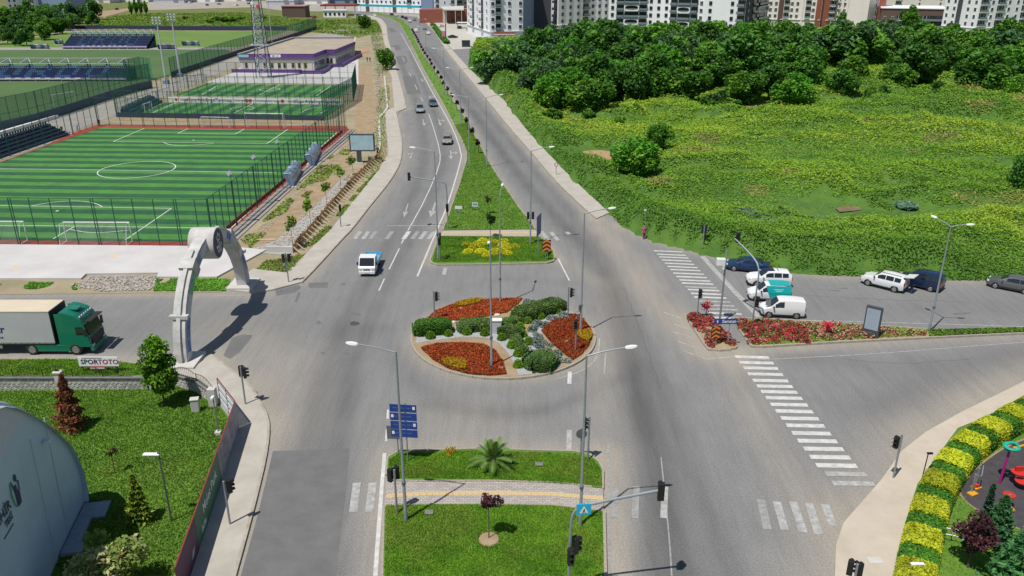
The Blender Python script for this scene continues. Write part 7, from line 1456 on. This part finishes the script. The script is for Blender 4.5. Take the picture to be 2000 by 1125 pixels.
for x, y, z_ in ((.95,-.1,.75),(1.05,-.5,.35)): MB().lathe([(.1,0),(.42,.06),(.45,.16),(.3,.2)], 12, (x,y,z_)).build('bucket_seat', M['play_red'], t)
MB().box((.95,-.1,1.1),(.5,.1,.35)).build('seat_back', M['play_red'], t); MB().tube([(2.1,-.2,.5),(2.4,.1,1.4)], .3, 8).build('slide_tube', M['play_red'], t)
t = thing('spring_rider', 'small red and yellow exercise seat on the play floor', 'exercise machine', G(1966,990,.07)); MB().tube([(0,0,0),(0,0,.9)], .06, 8).build('post', M['galv'], t); MB().lathe([(.1,0),(.36,.05),(.36,.12),(.1,.14)], 10, (0,.05,.75)).build('seat', M['play_red'], t); MB().box((.05,-.2,.12),(.25,.7,.1)).build('foot_bar', M['play_yellow'], t)
t = thing('lawn_trainer', 'grey frame trainer with bright green star seat on the lawn', 'exercise machine', G(1855,1052,.05), R(-20)); MB().tube([(-.5,.1,.6),(.5,.1,.6)], .03, 6).build('handle_bar', M['lamp_white'], t); MB().tube([(-.5,-.35,.5),(.5,-.35,.5)], .03, 6).build('handle_bar', M['lamp_white'], t); MB().tube([(0,-.4,.5),(0,.15,.6),(.1,.1,0)], .03, 6).build('frame', M['galv'], t)
q = MB(); q.prism([(.65+.32*math.cos(a)*(1 if i % 2 else .45), -.55+.32*math.sin(a)*(1 if i % 2 else .45)) for i, a in enumerate([k*math.pi/4 for k in range(8)])], .4, .47); q.build('star_seat', M['play_green'], t)
t = thing('corner_lamp', 'thin black lamp post at the hedge beside the tan pavement', 'lamp', G(1799,942,.1)); MB().tube([(0,0,0),(.05,0,2.1)], .035, 6).build('pole', M['black'], t); MB().box((.15,0,2.15),(.35,.12,.1)).build('lamp_head', M['black'], t)
t = thing('hedge_box', 'white topped box behind the hedge at the bottom edge', 'box', Vector((*G(1785,1115,.9)[:2],.05))); MB().box((0,0,.6),(.5,.3,1.2)).build('body', M['galv'], t); MB().box((.1,0,1.3),(.7,.2,.08)).build('lid', M['lamp_white'], t)
tag(MB().box((0,0,0),(.75,.5,.03)).build('cover_plate', M['concrete'], None, loc=G(1709,1094,.145)), 'pale inspection cover in the tan pavement at bottom right', 'cover')
for x, y, lb in ((1053,906,'grey inspection cover in the near median lawn'),(838,1000,'small grey cover in the near median lawn beside the path')): tag(MB().box((0,0,0),(.5,.4,.04)).build('cover_plate', M['coping_dark'], None, loc=G(x,y,.25)), lb, 'cover')
# ================================================================== PEOPLE
def person(label, pb, h, cloth, legs, skin=(.42,.24,.16), hair=(.02,.014,.01), rz=0, pose='stand', z=.0, bag=None):
    s_ = h/1.72; me = bpy.data.meshes.new('person')
    J = {'pel':(0,0,.95),'ch':(0,.0,1.25),'nk':(0,0,1.45),'hd':(0,-.02,1.62),'ls':(.19,0,1.40),'le':(.26,.03,1.13),'lh':(.25,-.08,.88),'rs':(-.19,0,1.40),'re':(-.26,.03,1.13),'rh':(-.22,-.12,.90),'lk':(.10,-.03,.50),'lf':(.10,.06,.07),'lt':(.10,-.13,.04),'rk':(-.10,-.08,.50),'rf':(-.10,.0,.07),'rt':(-.10,-.2,.04)}
    if pose == 'sit': J.update({'pel':(0,0,.18),'ch':(0,.05,.48),'nk':(0,.04,.68),'hd':(0,.0,.85),'ls':(.19,.05,.63),'le':(.27,.0,.38),'lh':(.2,-.28,.35),'rs':(-.19,.05,.63),'re':(-.27,0,.38),'rh':(-.2,-.28,.35),'lk':(.13,-.42,.42),'lf':(.13,-.6,.07),'lt':(.13,-.75,.05),'rk':(-.13,-.42,.42),'rf':(-.13,-.6,.07),'rt':(-.13,-.75,.05)})
    rad = dict(pel=.15,ch=.16,nk=.06,hd=.105,ls=.075,le=.05,lh=.045,rs=.075,re=.05,rh=.045,lk=.075,lf=.05,lt=.04,rk=.075,rf=.05,rt=.04); E = [('pel','ch'),('ch','nk'),('nk','hd'),('ch','ls'),('ls','le'),('le','lh'),('ch','rs'),('rs','re'),('re','rh'),('pel','lk'),('lk','lf'),('lf','lt'),('pel','rk'),('rk','rf'),('rf','rt')]
    ks_ = list(J); me.from_pydata([J[k] for k in ks_], [(ks_.index(a),ks_.index(b_)) for a, b_ in E], []); o = bpy.data.objects.new('tmp', me); C.objects.link(o); md = o.modifiers.new('s','SKIN'); o.modifiers.new('u','SUBSURF').levels = 1
    for i, k in enumerate(ks_): sv = me.skin_vertices[0].data[i]; sv.radius = (rad[k],rad[k]); sv.use_root = (k == 'pel')
    o.modifiers['u'].render_levels = 1; m2 = bpy.data.meshes.new_from_object(o.evaluated_get(bpy.context.evaluated_depsgraph_get())); bpy.data.objects.remove(o); m2.name = 'person'
    key = '%.2f_%.2f_%.2f'%tuple(cloth); m2.materials.clear()
    for m_ in (mat('skin', skin, .6, var=.05), mat('cloth_'+key, cloth, .8, var=.15, scale=8), mat('legs_%.2f_%.2f_%.2f'%tuple(legs), legs, .8, var=.15, scale=8), mat('hair', hair, .7, var=.2)): m2.materials.append(m_)
    wz = J['pel'][2]; nz_ = J['nk'][2]; hz_ = J['hd'][2]
    for p in m2.polygons:
        c = p.center; p.use_smooth = True
        if c.z > nz_+.03: p.material_index = 3 if (c.z > hz_+.05 or c.y > .02) else 0
        elif pose == 'sit': p.material_index = 2 if c.y < -.15 and abs(c.x) < .2 and c.z < .5 else 1
        elif abs(c.x) > .2 and c.z < 1.0: p.material_index = 0
        else: p.material_index = 1 if c.z > wz-.08 else 2
    t = thing('person', label, 'person', G(pb[0],pb[1],z), R(rz)); b_ = put('body', m2, t); b_.scale = (s_,)*3
    if bag: bev(MB().box((.16,.16,1.05),(.28,.18,.38)).build('bag', mat('bag_dark', bag, .7), t), .05)
    return t
person('woman in a pink top walking beside the weeds with dark bag', (1257,467), 1.68, (.42,.06,.20), (.22,.02,.12), rz=20, bag=(.02,.02,.03)); person('man in dark blue clothes standing behind the white off-roader', (1778,573), 1.78, (.012,.035,.10), (.02,.05,.14), rz=90)
person('left of two people in black walking by the clubhouse', (717.5,121), 1.75, (.012,.012,.014), (.015,.015,.018)); person('right of two people in black walking by the clubhouse', (723,121.5), 1.75, (.014,.013,.015), (.012,.012,.014))
person('worker in white cap bending at the top of the wooden fence', (738,304), 1.7, (.05,.045,.06), (.02,.02,.03), hair=(.6,.6,.6)); person('player standing at the far corner of the navy bleacher', (122,261), 1.6, (.03,.03,.04), (.02,.02,.03)); person('player in white walking on the pitch border', (152,256), 1.6, (.45,.42,.55), (.3,.28,.3)); person('left of two players sitting at the end of the bleacher', (132,264), 1.6, (.30,.30,.45), (.25,.2,.18), pose='sit', rz=60); person('right of two players sitting at the end of the bleacher', (136.5,264), 1.6, (.32,.30,.48), (.5,.45,.4), pose='sit', rz=60); person('player in black at the far left corner of the pitch', (194.5,246), 1.5, (.012,.012,.014), (.012,.012,.014))
# ================================================================== BUILDINGS
mat('render_white', (.80,.81,.84), .75, var=.04, scale=.2); mat('render_grey', (.48,.50,.55), .75, var=.05, scale=.2); mat('render_cream', (.74,.70,.66), .75, var=.05, scale=.2); mat('render_dark', (.055,.06,.075), .7, var=.1); mat('render_brown', (.12,.075,.065), .7, var=.1); mat('brick_red', (.30,.10,.065), .85, var=.2, scale=1.5); mat('pier_red', (.28,.085,.05), .75, var=.08); mat('render_blue', (.20,.27,.42), .7, var=.05)
w0 = MB(); w0.mi(0).box((0,0,0),(1.35,.16,1.55)); w0.mi(1).box((-.32,-.04,0),(.56,.16,1.38)); w0.mi(1).box((.32,-.04,0),(.56,.16,1.38)); WIN = w0.mesh('window', [M['sign_white'], M['glass_dark']])
w1 = MB(); w1.mi(0).box((0,0,0),(1.35,.16,1.55)); w1.mi(1).box((0,-.04,0),(1.15,.16,1.38)); WIND = w1.mesh('window', [M['render_dark'], M['glass_dark']])
b0 = MB(); b0.mi(1).box((0,.1,.1),(2.7,.4,2.5)); b0.mi(0).box((0,-.55,-1.15),(2.9,1.2,.2)); b0.mi(2).box((0,-1.1,-.6),(2.8,.05,.95)); b0.mi(0).box((-.75,-.1,.1),(.1,.1,2.4)); b0.mi(0).box((.55,-.1,.1),(.1,.1,2.4)); BALC = b0.mesh('balcony', [M['sign_white'], M['glass_dark'], mat('rail_glass', (.16,.22,.26), .2, var=.1)]); BALD = b0.mesh('balcony', [M['render_dark'], M['glass_dark'], M['rail_glass']])
def rframe():
    q = MB(); W_, H_, r_ = 7.2, 2.9, 1.05; ou = [(-W_/2,-H_/2),(W_/2,-H_/2),(W_/2,H_/2),(-W_/2,H_/2)]; n_ = 32; pin = []; po = []
    for i in range(n_):
        a = 2*math.pi*i/n_; cx, sy_ = math.cos(a), math.sin(a); k = (abs(cx)**6+abs(sy_)**6)**(-1/6)
        po.append((cx*k*W_/2, sy_*k*H_/2)); hx = W_/2-.5-r_; px_ = (hx if cx > 0 else -hx)*min(1,abs(cx)*1.6)+r_*cx; pin.append((px_, sy_*r_))
    for i in range(n_):
        j = (i+1) % n_; q.face([(po[i][0],-.7,po[i][1]),(po[j][0],-.7,po[j][1]),(pin[j][0],-.7,pin[j][1]),(pin[i][0],-.7,pin[i][1])]); q.face([(pin[i][0],-.7,pin[i][1]),(pin[j][0],-.7,pin[j][1]),(pin[j][0],.05,pin[j][1]),(pin[i][0],.05,pin[i][1])]); q.face([(po[i][0],-.7,po[i][1]),(po[j][0],-.7,po[j][1]),(po[j][0],.05,po[j][1]),(po[i][0],.05,po[i][1])])
    q.mi(1).box((0,-.02,0),(W_-1,.1,2.0)); q.mi(2).box((0,-.3,-.65),(W_-1.2,.05,.7)); return q.mesh('rounded_balcony', [M['sign_white'], M['glass_dark'], M['rail_glass']])
RBAL = rframe()
def block(name, label, foot, height, mats_, z0=0, cat='apartment block', storeys=None, sh=3.15, faces=(), roof=None, ground=3.6):
    """foot: world footprint; faces: (edge index, pattern, wall material) - one letter per bay"""
    c = Vector((sum(p[0] for p in foot)/len(foot), sum(p[1] for p in foot)/len(foot), 0)); t = thing(name, label, cat, c)
    f = [(p[0]-c.x,p[1]-c.y) for p in foot]; MB().prism(f, 0, height).build('wall', mats_, t); A = sum(f[i][0]*f[(i+1)%len(f)][1]-f[(i+1)%len(f)][0]*f[i][1] for i in range(len(f)))
    MB().prism(inset(f if A > 0 else f[::-1],-.4), height, height+.5).build('roof_slab', roof or M['render_white'], t)
    for e, pat, wm_ in faces:
        a, b_ = Vector((*f[e],0)), Vector((*f[(e+1)%len(f)],0)); d_ = (b_-a); l = d_.length; d_ = d_/l; nn = Vector((d_.y,-d_.x,0)); cm_ = a.lerp(b_,.5)
        if nn.dot(cm_) < 0: nn = -nn
        rz_ = math.atan2(nn.x,-nn.y); n_ = len(pat); bw_ = l/n_
        if wm_: q = MB(); q.bar(a+nn*.06+Vector((0,0,height/2)), b_+nn*.06+Vector((0,0,height/2)), .1, height-.1); q.build('facade_panel', wm_, t)
        ns = int((height-ground)/sh)
        for j, ch in enumerate(pat):
            x_ = a+d_*bw_*(j+.5)
            if ch in 'prgdc|': m_ = {'p':M['pier_red'],'r':M['render_brown'],'g':M['render_grey'],'d':M['render_dark'],'|':M['sign_white'],'c':M['concrete']}[ch]; q = MB(); q.box((0,0,0),(bw_*(.98 if ch not in '|c' else .3 if ch == '|' else .16),.5,height)); q.build('pier', m_, t, loc=x_+nn*.12+Vector((0,0,height/2)), ); t.children[-1].rotation_euler.z = rz_; continue
            for s_ in range(ns):
                z_ = ground+sh*(s_+.5)
                if ch == 'w': put('window', WIN, t, x_+nn*.16+Vector((0,0,z_)), rz_)
                elif ch == 'v': put('window', WIND, t, x_+nn*.16+Vector((0,0,z_)), rz_)
                elif ch == 'b': o = put('balcony', BALC, t, x_+nn*.1+Vector((0,0,z_)), rz_); o.scale.x = min(1.4,bw_/2.9)
                elif ch == 'B': o = put('balcony', BALD, t, x_+nn*.1+Vector((0,0,z_)), rz_); o.scale.x = min(1.4,bw_/2.9)
                elif ch == 'R' and s_ % 2 == 0: o = put('rounded_balcony', RBAL, t, x_+d_*bw_*.5+nn*.2+Vector((0,0,z_)), rz_); o.scale.x = bw_/3.7
                elif ch == 'R': q = put('balcony', BALD, t, x_+d_*bw_*.5+nn*.1+Vector((0,0,z_)), rz_); q.scale.x = bw_/1.5
        if ground > 3: q = MB(); q.bar(a+nn*.2+Vector((0,0,ground-.25)), b_+nn*.2+Vector((0,0,ground-.25)), .35,.3); q.build('string_course', M['sign_white'], t)
    return t
def FP(pxs, dep): 
    p = [G(*q)[:2] for q in pxs]; return [tuple(v) for v in p]+[(p[-1][0]+dep[0],p[-1][1]+dep[1]),(p[0][0]+dep[0],p[0][1]+dep[1])]
block('white_apartment_block', 'tall white apartment block with dark glazed balcony tower beside the car park', [tuple(G(*q)[:2]) for q in [(913,64),(957,81),(1021,79),(1046,62)]]+[tuple(G(1046,62)[:2]+Vector((0,9,0))[:2]) if 0 else (G(1046,62).x+2,G(1046,62).y+12),(G(913,64).x+2,G(913,64).y+18)], 30, M['render_white'], faces=((0,'wBwBw',None),(1,'B.vwv.w' if 0 else 'wB.w.w',None),(2,'..d',M['render_blue'])), ground=4.2)
q = thing('shop_awning', 'cream shop awning along the foot of the white apartment block', 'awning', G(965,81)); a = G(965,82)-G(965,81); l = (G(1004,80)-G(965,81)).length; MB().box((l/2,-1.0,3.0),(l,2.2,.12)).build('canopy', M['trailer_roof'], q); 
for k in range(5): MB().tube([(l*k/4,-2.0,0),(l*k/4,-2.0,2.95)], .06, 5).build('post', M['dark_steel'], q)
MB().box((l/2,-.2,3.5),(l,.2,.6)).build('red_fascia', M['kick_red'], q)
block('brick_building', 'unfinished red brick two-storey building with concrete frame by the road', [tuple(G(*q)[:2]) for q in [(862,40),(869,47),(905,47.5),(905,38)]], 7.2, M['brick_red'], cat='building', faces=((0,'cvvc',None),(1,'cv.cvc',None)), roof=M['concrete'], ground=.4)
block('pale_apartment_block', 'pale apartment block behind the brick building', FP([(848,30),(893,34),(914,33)], (3,18)), 26, M['render_grey'], faces=((0,'bwb',None),(1,'Bw',None)))
block('apartment_block', 'colourful cream and orange apartment block in the gap behind the white block', FP([(1040,45),(1092,46)], (5,18)), 30, mat('render_orange',(.55,.33,.20),.75,var=.05), faces=((0,'wpbpw',None),))
block('apartment_block', 'white apartment block with rounded corner bay right of the white tower', [tuple(G(*q)[:2]) for q in [(1070,54),(1079,62),(1090,64),(1150,60),(1188,58)]]+[(G(1188,58).x+4,G(1188,58).y+18),(G(1070,54).x+4,G(1070,54).y+22)], 34, M['render_white'], faces=((0,'w',None),(1,'B',None),(2,'vvvB',None),(3,'vvv',None)))
block('apartment_block', 'white and blue apartment block with long rounded balcony frames', FP([(1187,64),(1306,66)], (6,18)), 34, M['render_white'], faces=((0,'vBR.Bvvv',None),))
block('apartment_block', 'dark and white apartment block with rounded balcony frames at centre', [tuple(G(*q)[:2]) for q in [(1306,70),(1372,73),(1435,75),(1450,76),(1494,66)]]+[(G(1494,66).x+4,G(1494,66).y+20),(G(1306,70).x+4,G(1306,70).y+22)], 34, M['render_white'], faces=((0,'BR.Bw',None),(1,'v.v',None),(2,'B',None),(3,'vBR.',M['render_dark'])))
block('apartment_block', 'cream apartment block with red piers behind the tall loose tree', FP([(1496,50),(1600,52)], (6,18)), 34, M['render_cream'], faces=((0,'wwrbww|bwp',None),)); block('apartment_block', 'cream apartment block with brick-red piers and striped flag', FP([(1604,52),(1722,56)], (6,18)), 34, M['render_cream'], faces=((0,'pbwwrbbwwp',None),))
block('flat_roof_block', 'low brown block with dark roof terrace and pale eaves', FP([(1716,58),(1842,61)], (8,22)), 10.2, M['render_brown'], cat='building', faces=((0,'wwbBBbBB',None),), roof=M['render_white'], ground=1.0); block('apartment_block', 'pale grey apartment block left of the brown-striped one at upper right', FP([(1836,64),(1902,70)], (10,20)), 30, M['render_cream'], faces=((0,'wwdww',M['render_white']),)); block('apartment_block', 'pale apartment block with brown strip at the upper right corner', FP([(1902,70),(2060,66)], (10,20)), 30, M['render_cream'], faces=((0,'bwbwwbrwbw',M['render_white']),))
# town behind the far curve and upper left
block('shop_row', 'white apartment row above a long teal shop awning at the far curve', FP([(699,22),(823,26)], (4,16)), 18, M['render_white'], cat='building', faces=((0,'wwrwwvwwrwwbww',None),), ground=5.2); a, b_ = G(697,23.5), G(824,27.5); t = thing('shop_awning', 'long teal awning over the shops at the far curve', 'awning', a, math.atan2((b_-a).y,(b_-a).x)); l = (b_-a).length; MB().box((l/2,-.8,4.6),(l,2.6,1.3)).build('fascia', mat('awning_teal', (.02,.36,.42), .6, var=.06), t)
for k in range(12): MB().tube([(l*k/11,-1.8,0),(l*k/11,-1.8,4.0)], .14, 5).build('post', M['galv'], t)
block('blue_grey_block', 'blue-grey gable-walled block right of the teal shop row', FP([(823,28),(846,28)], (2,14)), 16, M['render_blue'], cat='building', faces=())
t = thing('filling_station', 'filling station with white kiosk and red-topped canopy at upper left centre', 'building', G(632,34)); l = (G(676,34)-G(632,34)).x; MB().box((l/2,3,2.0),(l,6,4.0)).build('kiosk', M['render_white'], t); MB().box((l/2,3,4.2),(l+1,7,.5)).build('roof', M['sign_white'], t); 
for k in range(5): put('window', WIND, t, (l*(k+.5)/5,-.1,2.0))
MB().box((l*.4,26,6.2),(l*1.6,16,1.0)).build('canopy', M['kick_red'], t); 
for k in range(4): MB().box((l*(k*.45-.2),20,3.0),(.6,.6,6.0)).build('canopy_post', M['render_white'], t)
block('brown_shed', 'low brown shed with pinkish roof left of the filling station', FP([(552,34.5),(597,34.5)], (0,12)), 6.5, M['render_brown'], cat='shed', roof=mat('roof_pink',(.42,.20,.18),.8,var=.1)); block('grey_hall', 'large blue-grey hall wall at the upper left corner', FP([(68,30),(135,30)], (0,30)), 17, M['render_blue'], cat='building', roof=M['render_grey']); block('white_house', 'white house with windows among trees at upper left', FP([(18,28),(38,27)], (0,14)), 14, M['render_white'], cat='house', faces=((0,'wv',None),)); block('white_house', 'narrow white house before the blue-grey hall at upper left', FP([(54,31),(71,31)], (0,14)), 14, M['render_white'], cat='house', faces=((0,'bb',None),))
for i, (x0, x1, y, h, mm, lb) in enumerate(((300,360,6,12,'render_grey','grey building behind the far yard, left'),(365,420,4,14,'render_white','white building behind the far yard, second from left'),(430,480,3,12,'render_cream','cream building behind the far yard left of the tower'),(520,575,10,12,'render_grey','grey building behind the brown shed'),(580,640,8,14,'render_white','white building behind the filling station canopy'),(645,690,7,16,'render_blue','blue building behind the filling station'),(150,215,6,14,'render_cream','cream building behind the trees at upper left'),(225,290,4,12,'render_white','white building beyond the tall slim trees'))):
    block('town_building', lb, FP([(x0,y),(x1,y)], (0,20)), h, M[mm], cat='building', faces=((0,'wvwbw',None),))
for (x0,x1,y,lb) in ((700,860,6,'far apartment row beyond the teal shops'),(1500,1720,30,'far apartment row behind the red-pier blocks'),(880,920,16,'far pale block left behind the white tower'),(1690,2060,22,'far apartment row beyond the low brown block')): block('apartment_block', lb, FP([(x0,y),(x1,y)], (0,20)), 40, M['render_cream'], faces=((0,'wbwwbwwbw',None),))
sheet('car_park', [(860,72),(852,52),(838,36),(880,40),(912,46),(935,60),(958,82),(1020,82),(960,92),(884,97)], .03, mat('car_park', (.40,.38,.34), .85, var=.1, scale=.3)); sheet('far_road', [(700,33),(735,40),(757,75),(768,82),(860,97),(850,65),(830,42),(815,33),(790,27),(700,22),(480,18),(330,14),(330,6),(700,12),(900,30),(900,40)], .0+.0, M['grey_path']) if 0 else None
sheet('far_road', [(690,34),(730,33),(746,38),(755,50),(757,75),(763,90),(868,95),(850,65),(830,42),(815,33),(790,28),(760,23),(690,22)], -.02, M['asphalt_far'] if 'asphalt_far' in M else mat('asphalt_far', (.17,.168,.165), .85, var=.15, scale=.2)); sheet('far_yard', [(280,20),(290,4),(520,2),(720,10),(830,20),(870,40),(815,33),(720,22),(560,22),(500,14)], -.01, mat('yard', (.30,.275,.24), .9, var=.15, scale=.1)); sheet('earth_track', [(178,30),(195,26),(205,40),(212,52),(195,50)], .02, M['soil']); sheet('earth_yard', [(175,33),(180,24),(250,16),(255,20),(200,34)], .03, M['soil'])
t = thing('kiosk', 'small dark kiosk at the car park entrance beside the right pavement', 'kiosk', G(910,92)); bev(MB().box((0,1,1.3),(3.2,2.2,2.6)).build('body', M['dark_steel'], t), .05); MB().box((0,1,2.7),(3.6,2.6,.15)).build('roof', M['concrete'], t); MB().box((0,-.12,1.5),(2.2,.05,1.3)).build('shop_window', M['glass_dark'], t)
t = thing('totem_sign', 'tall blue and pink totem sign on the verge by the car park', 'sign', G(871,81)); MB().box((0,0,3.6),(.4,.4,7.2)).build('post', M['sign_blue'], t); MB().box((-.9,0,3.2),(1.5,.3,2.2)).build('board', mat('board_pink',(.55,.2,.28),.6), t)
t = thing('canopy_shelter', 'white canopy shelter at the left foot of the white block', 'shelter', G(905,55)); MB().box((0,0,2.8),(6.5,6,.2)).build('roof', M['sign_white'], t); [MB().tube([(x,y,0),(x,y,2.8)], .1, 5).build('post', M['dark_steel'], t) for x in (-3,3) for y in (-2.7,2.7)]
hedge('verge_hedge', 'low green hedge strip between far road and car park', V3([(845,50),(860,70),(873,86)]), 2.6, 1.2, (GRN['mid'],GRN['dark']), 2500, .4, z=.05)
